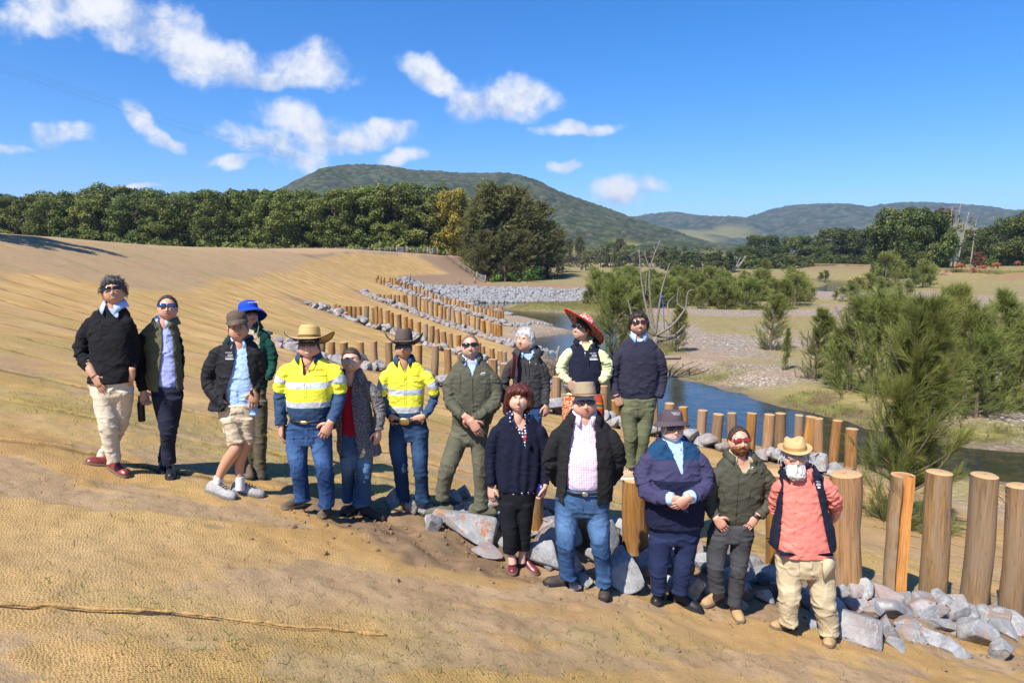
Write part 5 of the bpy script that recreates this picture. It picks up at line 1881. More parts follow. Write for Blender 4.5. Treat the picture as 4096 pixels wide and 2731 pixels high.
fence([xy(880, 152), xy(1200, 150), xy(1440, 146), xy(1590, 139)], 20, 'post and wire fence along the crest of the bank')
fence([xy(1790, 139), xy(1840, 137), xy(1880, 134), xy(1905, 131)], 7, 'wire fence running down the end of the bank')
fence([xy(1635, 139), xy(1690, 140), xy(1712, 140)], 4, 'short wire fence between the two crest gates')
gate(*xy(1592, 138), *xy(1632, 138.5), 'galvanised gate on the crest nearer the wood')
gate(*xy(1714, 140), *xy(1752, 141), 'galvanised gate on the crest beside the gully')
gate(*xy(1908, 131), *xy(1942, 129), 'galvanised gate at the foot of the bank end')
for px, pb, pt, lb in [(1640, 1125, 1094, 'lone dark post above the rock revetment'), (1838, 1136, 1117, 'short post on the edge of the matting'), (1899, 1133, 1112, 'short post near the lower gate')]:
    q = hit(px, pb)
    h_ = (pb - pt) / F_PX * q[1]
    MB().tube([(0, 0, -.2), (.02, 0, h_ * .5), (0, 0, h_)], [.16, .15, .15], 10).build('fence_post', M_FPOST, None, loc=tuple(q), label=lb, cat='post')

# overhead wires
M_WIRE = mat_plain('wire', (.25, .26, .30), .6, .05, 1, bump=0)
for i, (y0_, y1_) in enumerate([(240, 655), (252, 664), (268, 675), (276, 682)]):
    A, B = at_y(-200, y0_ - 60, 70), at_y(1720, y1_ + 20, 420)
    t_ = np.linspace(0, 1, 40)[:, None]
    P = A * (1 - t_) + B * t_ - np.array([0, 0, 1]) * (6.0 * 4 * t_ * (1 - t_))
    MB().tube(P, np.linspace(.008, .025, 40), 4).build('power_line', M_WIRE, None, label='thin power line sagging across the sky', cat='cable', group='power lines across the sky')

# ------------------------------------------------------------------ air
mz = bpy.data.materials.new('haze')
mz.use_nodes = True
t = NT(mz.node_tree)
t.N.clear()
pv_ = t.n('ShaderNodeVolumePrincipled')
pv_.inputs['Color'].default_value = (.55, .74, 1.0, 1)
pv_.inputs['Density'].default_value = 0.00012
pv_.inputs['Anisotropy'].default_value = 0.2
t.L.new(pv_.outputs[0], t.n('ShaderNodeOutputMaterial').inputs['Volume'])
MB().box((-5300, -80, -9.5), (5300, 9100, 340)).build('haze', mz, None, smooth=False, label='thin bluish air over the valley', cat='haze', kind='stuff')
# ------------------------------------------------------------------ people: cloth materials
def wrinkle(t, p, k=1.0):
    a = t.m('ABSOLUTE', t.m('SUBTRACT', t.noise(t.vm('MULTIPLY', p, (1.0, 1.0, 1.3)), 5.5, 2, .5, .8), .5))
    b = t.m('ABSOLUTE', t.m('SUBTRACT', t.noise(p, 19, 2, .5, 1.0), .5))
    return t.m('ADD', t.m('MULTIPLY', t.rng(a, 0, .16), .6 * k), t.m('MULTIPLY', t.rng(b, 0, .2), .15 * k))


def mat_cloth(name, col, rough=0.85, weave=260.0, var=0.14, sheen=0.0, bump=0.35, big=7.0):
    m, t = mat_new(name)
    p = t.tc('Object')
    n = t.noise(p, big, 4, 0.6)
    f = t.noise(p, weave, 2, 0.6)
    c = t.ramp(n, [(0.25, mul(col, 1 - var)), (0.75, mul(col, 1 + var))])
    c = t.mix(t.rng(f, 0.3, 0.7, 0.18, 0.0), c, mul(col, .6))
    set_base(t, c, rough, t.bump(t.m('ADD', wrinkle(t, p), t.m('MULTIPLY', f, .15)), bump, 0.011), 0.2)
    t.p.inputs['Sheen Weight'].default_value = sheen
    return m


def mat_denim(name, dark, light):
    m, t = mat_new(name)
    p = t.tc('Object')
    st = t.noise(t.vm('MULTIPLY', p, (160, 160, 9)), 1.0, 3, .6)
    n = t.noise(t.vm('MULTIPLY', p, (1, 1, .6)), 6.5, 4, .6)
    fd = t.attr('fade')
    v = t.m('ADD', t.m('MULTIPLY', n, .45), t.m('ADD', t.m('MULTIPLY', st, .18), t.m('MULTIPLY', fd, .5)))
    c = t.ramp(v, [(0.22, dark), (0.75, light)])
    set_base(t, c, .85, t.bump(t.m('ADD', st, wrinkle(t, p, 1.2)), .5, .011), .2)
    return m


def mat_skin(name, col, red=0.5):
    m, t = mat_new(name)
    p = t.tc('Object')
    n = t.noise(p, 28, 3, .6)
    c = t.mix(t.rng(n, .35, .7, 0, red * .5), col, (col[0] * 1.02, col[1] * .72, col[2] * .66))
    c = t.mix(t.attr('lip'), c, (col[0] * .75, col[1] * .42, col[2] * .42))
    c = t.mix(t.attr('dark'), c, (col[0] * .16, col[1] * .14, col[2] * .14))
    c = t.mix(t.attr('teeth'), c, (.85, .82, .76))
    c = t.mix(t.attr('stub'), c, t.attr('stubcol', 'Color'))
    set_base(t, c, .48, t.bump(n, .12, .004), .4)
    t.p.inputs['Subsurface Weight'].default_value = 0.0
    return m


def mat_gloss(name, col, rough=.12, spec=.6, metal=0.0):
    m, t = mat_new(name)
    set_base(t, col, rough, None, spec, metal)
    return m


def mat_hair(name, col, light=1.7):
    m, t = mat_new(name)
    p = t.tc('Object')
    n = t.noise(t.vm('MULTIPLY', p, (1, 1, .35)), 90, 4, .65)
    c = t.ramp(n, [(.3, mul(col, .55)), (.55, col), (.78, mul(col, light))])
    set_base(t, c, .5, t.bump(n, .5, .006), .4)
    return m


# ------------------------------------------------------------------ people: geometry engine
REMESH = []          # (temp object, callback)


def queue_remesh(mb, voxel, fn):
    me = mb.mesh('tmp', False)
    o = bpy.data.objects.new('tmp', me)
    COL.objects.link(o)
    md = o.modifiers.new('r', 'REMESH')
    md.mode = 'VOXEL'
    md.voxel_size = voxel
    md.use_smooth_shade = True
    REMESH.append((o, fn))


def run_remesh():
    for q in PEOPLE:
        q.finish()
    bpy.context.view_layer.update()
    dg = bpy.context.evaluated_depsgraph_get()
    done = []
    for o, fn in REMESH:
        me = bpy.data.meshes.new_from_object(o.evaluated_get(dg))
        V = np.empty(len(me.vertices) * 3, np.float32)
        me.vertices.foreach_get('co', V)
        L = np.empty(len(me.loops), np.int32)
        me.loops.foreach_get('vertex_index', L)
        ls = np.empty(len(me.polygons), np.int32)
        me.polygons.foreach_get('loop_total', ls)
        Q = L.reshape(-1, 4) if (ls == 4).all() else None
        if Q is None:
            st = np.concatenate([[0], np.cumsum(ls)[:-1]])
            Q = np.array([[L[s], L[s + 1], L[s + 2], L[s + 3] if n > 3 else L[s + 2]] for s, n in zip(st, ls)])
        done.append((V.reshape(-1, 3).astype(float), Q, fn))
        bpy.data.meshes.remove(me)
    for o, fn in REMESH:
        me = o.data
        bpy.data.objects.remove(o)
        bpy.data.meshes.remove(me)
    REMESH.clear()
    for V, Q, fn in done:
        fn(V, Q)


def smooth_np(V, Q, it=3, lam=.5):
    E = np.vstack([Q[:, [0, 1]], Q[:, [1, 2]], Q[:, [2, 3]], Q[:, [3, 0]]])
    n = len(V)
    cnt = np.bincount(E.ravel(), minlength=n).astype(float)[:, None] + 1e-9
    for _ in range(it):
        S = np.zeros_like(V)
        for c in range(3):
            S[:, c] = np.bincount(E[:, 0], V[E[:, 1], c], n) + np.bincount(E[:, 1], V[E[:, 0], c], n)
        V = V + lam * (S / cnt - V)
    return V


def normals_np(V, Q):
    fn = np.cross(V[Q[:, 2]] - V[Q[:, 0]], V[Q[:, 3]] - V[Q[:, 1]])
    N = np.zeros_like(V)
    for k in range(4):
        for c in range(3):
            N[:, c] += np.bincount(Q[:, k], fn[:, c], len(V))
    return N / (np.linalg.norm(N, axis=1)[:, None] + 1e-12)


def seg_param(V, path):
    """distance to a polyline and running parameter (0..n-1)"""
    best = np.full(len(V), 1e9)
    tt = np.zeros(len(V))
    for i, (a, b) in enumerate(zip(path[:-1], path[1:])):
        e = b - a
        t = np.clip(((V - a) @ e) / (e @ e + 1e-12), 0, 1)
        d = np.linalg.norm(V - a - t[:, None] * e, axis=1)
        k = d < best
        best = np.where(k, d, best)
        tt = np.where(k, i + t, tt)
    return best, tt


def crease(x, y, z, seed, w=.13):
    return np.exp(-np.abs(fbm(x, y, z, oct=2, seed=seed)) / w)


def ridged(x, y, z, seed, oct=2):
    return 1 - np.abs(fbm(x, y, z, oct=oct, seed=seed)) * 1.6


PEOPLE = []


class Person:
    def __init__(s, zoom, Y0, feet_px, label, skin, height_hint=None, feet_on=None):
        """zoom = (ox, oy, scale): coordinates used below are of an enlarged view of the photograph"""
        s.ox, s.oy, s.k = zoom
        s.Y0 = Y0
        fz = []
        s.feet_on = feet_on
        pts = []
        for (x, y) in feet_px:
            px, py = s.px(x, y)
            if feet_on is None:
                pts.append(hit(px, py))
            else:
                q = at_y(px, py, feet_on[0])
                q[2] = feet_on[1]
                pts.append(q)
        if Y0 is None:
            s.Y0 = float(np.mean([q[1] for q in pts]))
        s.foot = pts
        org = np.mean(pts, axis=0)
        s.org = org
        s.e = empty('person', tuple(org), label=label, cat='person', group=None)
        s.mpp = s.Y0 / F_PX / s.k        # metres per zoom pixel at the body
        s.skin = skin
        s.limbs, s.pelvis, s.trunk = [], None, None
        PEOPLE.append(s)
        s.seed = int(abs(org[0]) * 1000) % 997

    def px(s, x, y):
        return s.ox + x / s.k, s.oy + y / s.k

    def P(s, x, y, dy=0.0):
        """zoom pixel -> local point on the body's own upright plane"""
        return at_y(*s.px(x, y), s.Y0 + dy) - s.org

    def part(s, name, mb, mat, smooth=True, parent=None, **k):
        return mb.build(name, mat, parent or s.e, smooth, **k)

    # ---------------- tubes and torso rings from pixels
    def path(s, pts, n=None):
        """pts: (x, y, half_width, dy)"""
        C = np.array([s.P(p[0], p[1], p[3] if len(p) > 3 else 0) for p in pts])
        R = np.array([p[2] for p in pts]) * s.mpp
        n = n or len(pts) * 6
        CC = catmull(C, n)
        t = np.linspace(0, len(pts) - 1, n)
        RR = np.interp(t, np.arange(len(pts)), R)
        RR = np.convolve(np.pad(RR, 2, mode='edge'), [.1, .2, .4, .2, .1], 'valid')
        return CC, RR

    def tube(s, mb, pts, m=18, squash=(1, 1), n=None):
        CC, RR = s.path(pts, n)
        mb.tube(CC, RR, m, squash=squash, up=(0, 1, 0))
        return CC

    def rings(s, rows, m=40, expo=2.35, shrink=1.0, nsub=4):
        """rows: (y, xl, xr, depth_ratio, dy)"""
        R = []
        rows = [tuple(r) + (0.62, 0.0)[len(r) - 3:] if len(r) < 5 else r for r in rows]
        A = np.array(rows, float)
        t = np.linspace(0, len(rows) - 1, (len(rows) - 1) * nsub + 1)
        A = np.array([[np.interp(q, np.arange(len(rows)), A[:, c]) for c in range(5)] for q in t])
        for c in range(1, 5):
            A[1:-1, c] = (A[:-2, c] + 2 * A[1:-1, c] + A[2:, c]) / 4
        ph = np.linspace(0, 2 * np.pi, m, endpoint=False)
        cs, sn = np.cos(ph), np.sin(ph)
        sx_ = np.sign(cs) * np.abs(cs) ** (2 / expo)
        sy_ = np.sign(sn) * np.abs(sn) ** (2 / expo)
        for (y, xl, xr, dr, dy) in A:
            a, b = s.P(xl, y, dy), s.P(xr, y, dy)
            c = (a + b) / 2
            hw = np.linalg.norm(b - a) / 2 * shrink
            R.append(np.stack([c[0] + hw * sx_, c[1] + hw * dr * sy_, np.full(m, c[2])], -1))
        return np.array(R)

    # ---------------- garments
    def upper(s, name, rows, arms, mat, voxel=.009, fold=.006, shrink=1.0, cut=None, post=None, part=True, smooth_it=2, label=None, thick=.0, band=None, vfold=0.0, parent=None):
        mb = MB()
        R = s.rings(rows, shrink=shrink)
        mb.loft(R)
        paths = []
        arms = [s.shoulder(a, rows) for a in arms]
        s.limbs += arms
        for a in arms:
            CC = s.tube(mb, a)
            paths.append(np.array([s.P(p[0], p[1], p[3] if len(p) > 3 else 0) for p in a]))
            rad = [p[2] * s.mpp for p in a]
        arm_r = [np.array([p[2] * s.mpp for p in a]) for a in arms]

        def fin(V, Q):
            V = smooth_np(V, Q, smooth_it)
            N = normals_np(V, Q)
            at = np.full(len(V), -1.0)
            disp = np.zeros(len(V))
            sd = s.seed
            z = V[:, 2]
            # torso folds: slanting, gathered low
            sgx = np.sign(V[:, 0] - V[:, 0].mean())
            u = crease(V[:, 0] * 4.5 + z * 4 * sgx, V[:, 1] * 4, z * 7, sd) + .7 * crease(V[:, 0] * 8 - z * 7 * sgx, V[:, 1] * 7, z * 10, sd + 11, .10)
            disp += fold * 1.15 * (u - .45) * (1 if not vfold else .4) * (.4 + .9 * sstep(-.2, .5, fbm(V[:, 0] * 5, V[:, 1] * 5, z * 5, seed=sd + 9, oct=2)))
            if vfold:
                ang = np.arctan2(V[:, 1], V[:, 0])
                disp += vfold * np.sin(ang * 9 + 2.0 * fbm(V[:, 0] * 3, V[:, 1] * 3, z * 1.5, seed=sd + 3)) * sstep(0, .5, z.max() - z)
            disp += fold * .5 * fbm(V[:, 0] * 22, V[:, 1] * 22, z * 26, seed=sd + 1, oct=2)
            for pth, rr in zip(paths, arm_r):
                d, t = seg_param(V, pth)
                r = np.interp(t, np.arange(len(rr)), rr)
                on = (d < r * 1.22) & (t > .12)
                if len(R):
                    # inside the torso ring? then not sleeve
                    zi = np.clip(np.interp(z, R[:, 0, 2][::-1] if R[0, 0, 2] > R[-1, 0, 2] else R[:, 0, 2], np.arange(len(R))[::-1] if R[0, 0, 2] > R[-1, 0, 2] else np.arange(len(R))), 0, len(R) - 1).astype(int)
                    cx = (R[zi].max(1)[:, 0] + R[zi].min(1)[:, 0]) / 2
                    hw = (R[zi].max(1)[:, 0] - R[zi].min(1)[:, 0]) / 2
                    on &= ~((np.abs(V[:, 0] - cx) < hw * .93) & (d > r * 1.02))
                at = np.where(on, np.maximum(t - 1, 0) / (len(pth) - 2) * 2 + .001, at)
                # creases around the elbow and above the cuff
                ts = np.maximum(t - 1, 0) / (len(pth) - 2) * 2
                w_ = np.exp(-((ts - 1.0) / .38) ** 2) + .8 * np.exp(-((ts - 1.8) / .22) ** 2) + .35
                cr = 1.7 * crease(ts * 5.0 + V[:, 0] * 4, V[:, 1] * 6, z * 3, sd + 5, .16) - .6 + .35 * fbm(ts * 11, V[:, 0] * 16, V[:, 1] * 16, seed=sd + 7, oct=2)
                disp += on * fold * 1.05 * w_ * cr
            V = V + N * disp[:, None]
            N = normals_np(V, Q)
            V, Q, at2 = s.apply_cut(V, Q, at, cut, N)
            me = mesh_np(name, V, Q[:, :3] if Q.shape[1] == 3 else Q)
            add_attr(me, 'at', at2)
            ob = link(name, me, mat, parent or s.e)
            if label:
                ob['label'] = label
            if thick:
                md = ob.modifiers.new('thick', 'SOLIDIFY')
                md.thickness = thick
                md.offset = -1
            if post:
                post(ob, V, Q)
        queue_remesh(mb, voxel, fin)

    def shoulder(s, a, rows):
        """drop and pull in the head of a sleeve so that it runs into the shoulder slope"""
        x, y, hw = a[0][:3]
        dy = a[0][3] if len(a[0]) > 3 else 0.0
        cx = (rows[2][1] + rows[2][2]) / 2
        sg = 1 if cx > x else -1
        return [(x + sg * hw * .75, y + hw * .30, hw * .72, dy + .01), (x + sg * hw * .12, y + hw * .42, hw * .93, dy)] + list(a[1:])

    def apply_cut(s, V, Q, at, cut, N):
        """cut(V, at) -> (inside mask, snapped x); the front faces inside are opened"""
        if cut is None:
            return V, Q, at
        ins, xs = cut(V, at)
        ins &= N[:, 1] < .25
        kill = ins[Q].all(1)
        used = np.zeros(len(V), bool)
        used[Q[~kill].ravel()] = True
        mv = ins & used
        V = V.copy()
        V[mv, 0] = xs[mv]
        Qk = Q[~kill]
        idx = np.full(len(V), -1)
        keep = np.unique(Qk)
        idx[keep] = np.arange(len(keep))
        return V[keep], idx[Qk], at[keep]

    def front_cut(s, prof):
        """prof: list of (y, xl, xr) zoom pixels of the opening, top to bottom; used for open fronts and V necks"""
        A = np.array([[*s.P(xl, y)[[2, 0]], s.P(xr, y)[0]] for (y, xl, xr) in prof])
        A = A[np.argsort(A[:, 0])]

        def f(V, at):
            z = V[:, 2]
            l = np.interp(z, A[:, 0], A[:, 1])
            r = np.interp(z, A[:, 0], A[:, 2])
            ins = (V[:, 0] > l) & (V[:, 0] < r) & (z > A[0, 0]) & (z < A[-1, 0]) & (at < .3)
            mid = (l + r) / 2
            return ins, np.where(V[:, 0] < mid, l, r)
        return f

    def legs(s, name, rows, legs, mat, voxel=.009, fold=.007, label=None, seams=()):
        mb = MB()
        R = s.rings(rows, expo=2.2)
        s.limbs += legs
        s.pelvis = rows
        mb.loft(R)
        paths = []
        for a in legs:
            s.tube(mb, a, m=20)
            paths.append(np.array([s.P(p[0], p[1], p[3] if len(p) > 3 else 0) for p in a]))

        def fin(V, Q):
            V = smooth_np(V, Q, 3)
            N = normals_np(V, Q)
            sd = s.seed + 40
            z = V[:, 2]
            dd = []
            tt = []
            for pth in paths:
                d, t = seg_param(V, pth)
                dd.append(d)
                tt.append(t / (len(pth) - 1))
            k = np.argmin(dd, 0)
            t = np.where(k == 0, tt[0], tt[-1])
            w_ = .35 + .9 * np.exp(-((t - .52) / .13) ** 2) + 1.3 * sstep(.72, 1.0, t) + .8 * (1 - sstep(.0, .16, t))
            cr = 1.6 * crease(V[:, 0] * 6 + k * 9 + z * 3, V[:, 1] * 5, z * 10, sd, .15) - .55 + .35 * fbm(t * 16 + k * 5, V[:, 0] * 12, V[:, 1] * 12, seed=sd + 2, oct=2)
            disp = fold * .85 * (w_ * cr * .8 + .5 * (crease(V[:, 0] * 9, V[:, 1] * 8, z * 4, sd + 3) - .4))
            V2 = V + N * disp[:, None]
            me = mesh_np(name, V2, Q)
            fd = np.exp(-((t - .25) / .2) ** 2) * np.clip(-N[:, 1], 0, 1) + .35 * np.clip(cr, 0, 1) * sstep(.4, 1, t)
            add_attr(me, 'fade', fd)
            ob = link(name, me, mat, s.e)
            if label:
                ob['label'] = label
            s.lines(ob, V2, Q, seams, M_STITCH, 'stitching', .002)
        queue_remesh(mb, voxel, fin)

    # ---------------- head and body
    def head(s, top, chin, yaw=0.0, pitch=-11.0, roll=None, wide=1.0, brow=1.0, smile=.5, stub=None, stubcol=(.1, .08, .07), eyes=True, lean_dy=0.0, jaw=1.0):
        a, b = s.P(*top, lean_dy), s.P(*chin, lean_dy)
        H = np.linalg.norm(a - b)
        ax = (a - b) / H
        H = min(H * .98, .233)
        c = b + ax * H / 2 - np.array([0, 0, .014])
        if roll is None:
            roll = math.atan2(a[0] - b[0], a[2] - b[2])
        s.hH = H
        s.hc = c
        Rz = np.array(Matrix.Rotation(math.radians(yaw), 3, 'Z'))
        Rx = np.array(Matrix.Rotation(math.radians(pitch), 3, 'X'))
        Ry = np.array(Matrix.Rotation(roll, 3, 'Y'))
        s.hR = Ry @ Rz @ Rx
        s.hwide = wide
        nu, nv = 100, 104
        u = np.linspace(0, 2 * np.pi, nu, endpoint=False)
        # denser towards the face
        u = u - .45 * np.sin(u - 1.5 * np.pi) * 0
        vv_ = np.linspace(.03, np.pi - .03, 600)
        dn_ = np.cumsum(1 + 2.2 * (np.abs(-np.cos(vv_) + .2) < .5))
        v = np.interp(np.linspace(dn_[0], dn_[-1], nv), dn_, vv_)
        U, Vv = np.meshgrid(u, v)
        x = np.sin(Vv) * np.cos(U)
        y = np.sin(Vv) * np.sin(U)
        z = -np.cos(Vv)
        s.grid = (U, Vv, x, y, z)
        s.jaw = jaw
        P = s.head_shape(x, y, z)
        s.hP = P
        front = np.clip(-y, 0, 1)
        lip = np.exp(-((z + .54) / .055) ** 2 - (x / .27) ** 2) * (front > .4)
        lip = np.clip(lip * 1.3, 0, 1) * .8
        mouth = np.exp(-((z + .535 - smile * .10 * (x / .25) ** 2) / (.026 + .010 * (smile > .6))) ** 2) * (np.abs(x) < .29) * (front > .4)
        teeth = mouth * (smile > .55) * (np.abs(x) < .21)
        br = np.exp(-((z - .21 - .03 * np.abs(np.abs(x) - .33)) / .045) ** 2) * (np.abs(np.abs(x) - .34) < .19) * (front > .4) * brow
        ey = (np.exp(-((z - .085) / .058) ** 2 - ((np.abs(x) - .34) / .145) ** 2)) * (front > .4) if eyes else 0 * x
        nos = np.exp(-((z + .30) / .03) ** 2 - ((np.abs(x) - .075) / .04) ** 2) * (front > .6) * .6  # shadow under the nose, painted into the skin colour
        fold_ = np.exp(-((np.abs(x) - .30 - .25 * (-.2 - z)) / .03) ** 2) * sstep(-.55, -.45, z) * sstep(-.15, -.25, z) * (front > .4) * .28
        dark = np.clip(br * .8 + ey * .95 + nos + fold_ + mouth * ((.7 * (np.abs(x) > .17)) if smile > .6 else .8) + .45 * (smile > .6) * np.exp(-((z + .585) / .022) ** 2 - (x / .2) ** 2) * (front > .4), 0, 1)
        st = np.zeros_like(x)
        if stub:
            st = sstep(-.28, -.42, z + .10 * (1 - front) - .0) * sstep(-.25, .2, -y) * (1 - np.clip(lip * 1.6, 0, 1)) * stub
            mo = np.exp(-((z + .385) / .045) ** 2 - (x / .26) ** 2) * (front > .5) * stub
            st = np.maximum(st, mo) * (1 - np.clip(mouth * 1.6, 0, 1))
        s.bodymb = MB()
        W = s.to_head(P)
        s.bodymb.loft(W)
        n = W.shape[0] * W.shape[1]
        add = s.bodymb.n - n
        z0 = np.zeros(add)
        s.battr = dict(lip=[np.concatenate([lip.ravel(), z0])], dark=[np.concatenate([dark.ravel(), z0])], teeth=[np.concatenate([np.clip(teeth.ravel() * 1.4, 0, 1), z0])], stub=[np.concatenate([st.ravel(), z0])])
        s.stubcol = stubcol
        # ears
        for sg in (-1, 1):
            c_ = np.array([sg * .99 * .66 * wide, .06, -.02]) * .5
            e = MB()
            th = np.linspace(0, 2 * np.pi, 14, endpoint=False)
            rg = []
            for q, (dx, sc) in enumerate(((-.02, .8), (.02, 1.0), (.055, .95), (.05, .6), (.03, .3))):
                rg.append(np.stack([np.full(14, c_[0] + sg * dx), c_[1] + .075 * sc * np.cos(th) + .02 * dx, c_[2] + .135 * sc * np.sin(th)], -1))
            e.loft(s.to_head(np.array(rg)))
            s.merge_body(e)

    def merge_body(s, mb):
        s.bodymb.add(mb.verts(), np.vstack(mb.Q) if mb.Q else None, np.vstack(mb.T) if mb.T else None)
        for k in s.battr:
            s.battr[k].append(np.zeros(mb.n))

    def head_shape(s, x, y, z):
        """unit sphere direction -> head surface in head units (height 1)"""
        wd = s.hwide
        X = x * .335 * wd
        Yy = y * .415
        Z = z * .5
        lowf = np.clip(-z, 0, 1)
        front = np.clip(-y, 0, 1)
        back = np.clip(y, 0, 1)
        X = X * (1 + .13 * s.jaw * np.sin(np.pi * np.clip(lowf, 0, 1)) - .22 * sstep(.55, 1.0, lowf)) * (1 + .03 * sstep(0, .8, z))
        X = X * (1 - .06 * np.exp(-((z - .05) / .2) ** 2) * front)
        # face is flatter than the back of the skull
        Yy = np.where(y < 0, Yy * (.90 + .12 * lowf), Yy * (1.0 - .38 * sstep(.1, .9, lowf)))
        f2 = front ** 1.5
        g = lambda cx, cz, sx_, sz_: np.exp(-((np.abs(x) - cx) / sx_) ** 2 - ((z - cz) / sz_) ** 2) * f2
        nose = np.exp(-(x / (.085 + .05 * sstep(.1, -.3, z))) ** 2) * np.interp(z, [-.43, -.36, -.28, -.1, .08, .2], [0, .55, 1.0, .62, .22, 0]) * f2
        d = nose * .15
        d += g(0, -.9, .28, .2) * .045          # chin
        d += g(.34, .08, .16, .11) * -.050      # eye sockets
        d += g(.30, .23, .25, .07) * .020       # brow
        d += g(.42, -.18, .18, .16) * .028      # cheeks
        d += g(0, -.48, .22, .05) * .022 + g(0, -.60, .20, .05) * .026
        d += g(0, -.54, .26, .024) * -.026
        d += g(0, -.72, .22, .06) * -.02
        Yy = Yy - d
        return np.stack([X, Yy, Z], -1)

    def to_head(s, P):
        return (np.asarray(P) * s.hH) @ s.hR.T + s.hc

    def hair(s, name, fn, mat, strands=None, seed=0, sag=0.0):
        """fn(x,y,z) -> thickness in head units (<=0: none)"""
        U, Vv, x, y, z = s.grid
        h = fn(x, y, z + .05 * fbm(x * 8, y * 8, z * 8, seed=seed + 4, oct=2))
        n = 1 + .25 * fbm(x * 5, y * 5, z * 2.2, seed=seed + s.seed, oct=3) + .12 * fbm(x * 16, y * 16, z * 5, seed=seed + s.seed + 2, oct=2)
        dirv_ = np.stack([x, y, z * .8], -1)
        P = s.hP + dirv_ * np.where(h > 0, h * n, -.035)[..., None] - np.where(h > 0, h, 0)[..., None] * np.array([0, .2, 1.0]) * sag
        mb = MB().loft(s.to_head(P))
        ob = s.part(name, mb, mat)
        if strands:
            s.strands(ob, mat, strands, fn, seed)
        return ob

    def strands(s, parent, mat, spec, fn, seed):
        """spec: (count, length, width, flow) with flow(p)->direction in head units"""
        cnt, L, wdt, flow = spec
        rs_ = np.random.RandomState(seed + s.seed)
        mb = MB()
        k = 0
        tries = 0
        while k < cnt and tries < cnt * 12:
            tries += 1
            d = rs_.normal(size=3)
            d /= np.linalg.norm(d)
            h = float(fn(d[0:1], d[1:2], d[2:3])[0])
            if h <= 0.004 or (d[1] < -.35 and d[2] < .62 and L > .2):
                continue
            k += 1
            p0 = s.head_shape(d[0:1], d[1:2], d[2:3])[0] + d * h * .85
            f = np.array(flow(d), float) + rs_.normal(size=3) * .22
            f /= np.linalg.norm(f) + 1e-9
            f = f - d * np.dot(f, d) * .85
            f /= np.linalg.norm(f) + 1e-9
            l = L * rs_.uniform(.5, 1.2)
            p0 = p0 - d * h * .25
            pts = [p0, p0 + f * l * .5 + d * .012, p0 + f * l - d * l * .28 - np.array([0, 0, .03])]
            mb.tube(s.to_head(np.array(catmull(pts, 5))), np.array([.7, 1, .9, .6, .1]) * wdt * s.hH, 4)
        mb.build('hair_strands', mat, parent, True, kind='stuff')

    def neck(s, base, r=.058):
        a = s.to_head(np.array([0, .10, -.30]))
        b = s.P(*base[:2], base[2] if len(base) > 2 else .02)
        m_ = a * .5 + b * .5
        mb = MB()
        mb.tube(catmull([a, m_, b, b + [0, .03, -.10]], 12), np.array([.95, .95, .95, .96, .98, 1, 1.02, 1.05, 1.1, 1.15, 1.2, 1.2]) * r, 20, squash=(1.0, 1.0))
        s.merge_body(mb)
        s.nb = b

    def skin_tube(s, pts, m=14, squash=(1, 1)):
        mb = MB()
        s.tube(mb, pts, m, squash)
        s.merge_body(mb)

    def hand(s, wrist, knuck, width=None, spread=(1, 0, 0), palm_n=(0, -1, 0), curl=.5, thumb=1, wdy=0.0, kdy=None, size=1.0, fingers=True):
        """wrist, knuck: zoom pixels; hand runs from wrist through knuckles"""
        w0 = s.P(*wrist, wdy)
        k0 = s.P(*knuck, wdy if kdy is None else kdy)
        d = k0 - w0
        d /= np.linalg.norm(d)
        nrm = np.array(palm_n, float)
        nrm -= np.dot(nrm, d) * d
        nrm /= np.linalg.norm(nrm)
        a = np.cross(d, nrm)
        L, W = .098 * size, .086 * size
        mb = MB()
        rings = []
        th = np.linspace(0, 2 * np.pi, 14, endpoint=False)
        for t, ww, tk in ((-.25, .030, .024), (0, .031, .024), (.3, .040, .021), (.65, .0445, .018), (.95, .043, .015), (1.06, .036, .011)):
            c = w0 + d * L * t
            rings.append(c + size * (ww * np.cos(th)[:, None] * a + tk * np.sin(th)[:, None] * nrm))
        mb.loft(np.array(rings))
        if fingers:
            for i, (off, ln, r) in enumerate(((-.030, .068, .0088), (-.010, .078, .0092), (.011, .073, .009), (.031, .058, .0078))):
                off *= size
                ln *= size
                p0 = w0 + d * L * (.92 - .04 * abs(i - 1.2)) + a * off * 1.0
                pts = [p0]
                ang = 0
                for j, fr in enumerate((.42, .33, .25)):
                    ang += curl * (.55 + .35 * j)
                    dd = d * math.cos(ang) + nrm * math.sin(ang) + a * off * 1.2
                    pts.append(pts[-1] + dd / np.linalg.norm(dd) * ln * fr * 1.25)
                P_ = catmull(pts, 8)
                mb.tube(P_, np.array([1.05, 1.02, .98, 1.0, .92, .92, .82, .5]) * r * size, 8)
            # thumb leaves the side of the palm near its base
            tb = w0 + d * L * .22 + a * (.030 * thumb * size)
            t1 = tb + (d * .55 + a * thumb * .75 + nrm * .25) * .040 * size
            t2 = t1 + (d * .85 + a * thumb * .30 + nrm * .30) * .034 * size
            t3 = t2 + (d * .95 + a * thumb * .02 + nrm * .35) * .026 * size
            mb.tube(catmull([tb, t1, t2, t3], 8), np.array([1.5, 1.4, 1.2, 1.1, 1.1, 1.0, .9, .5]) * .0102 * size, 8)
        s.merge_body(mb)
        return w0, d, a, nrm

    def body(s, torso_rows=None, limbs=()):
        s.trunk = torso_rows[:6]

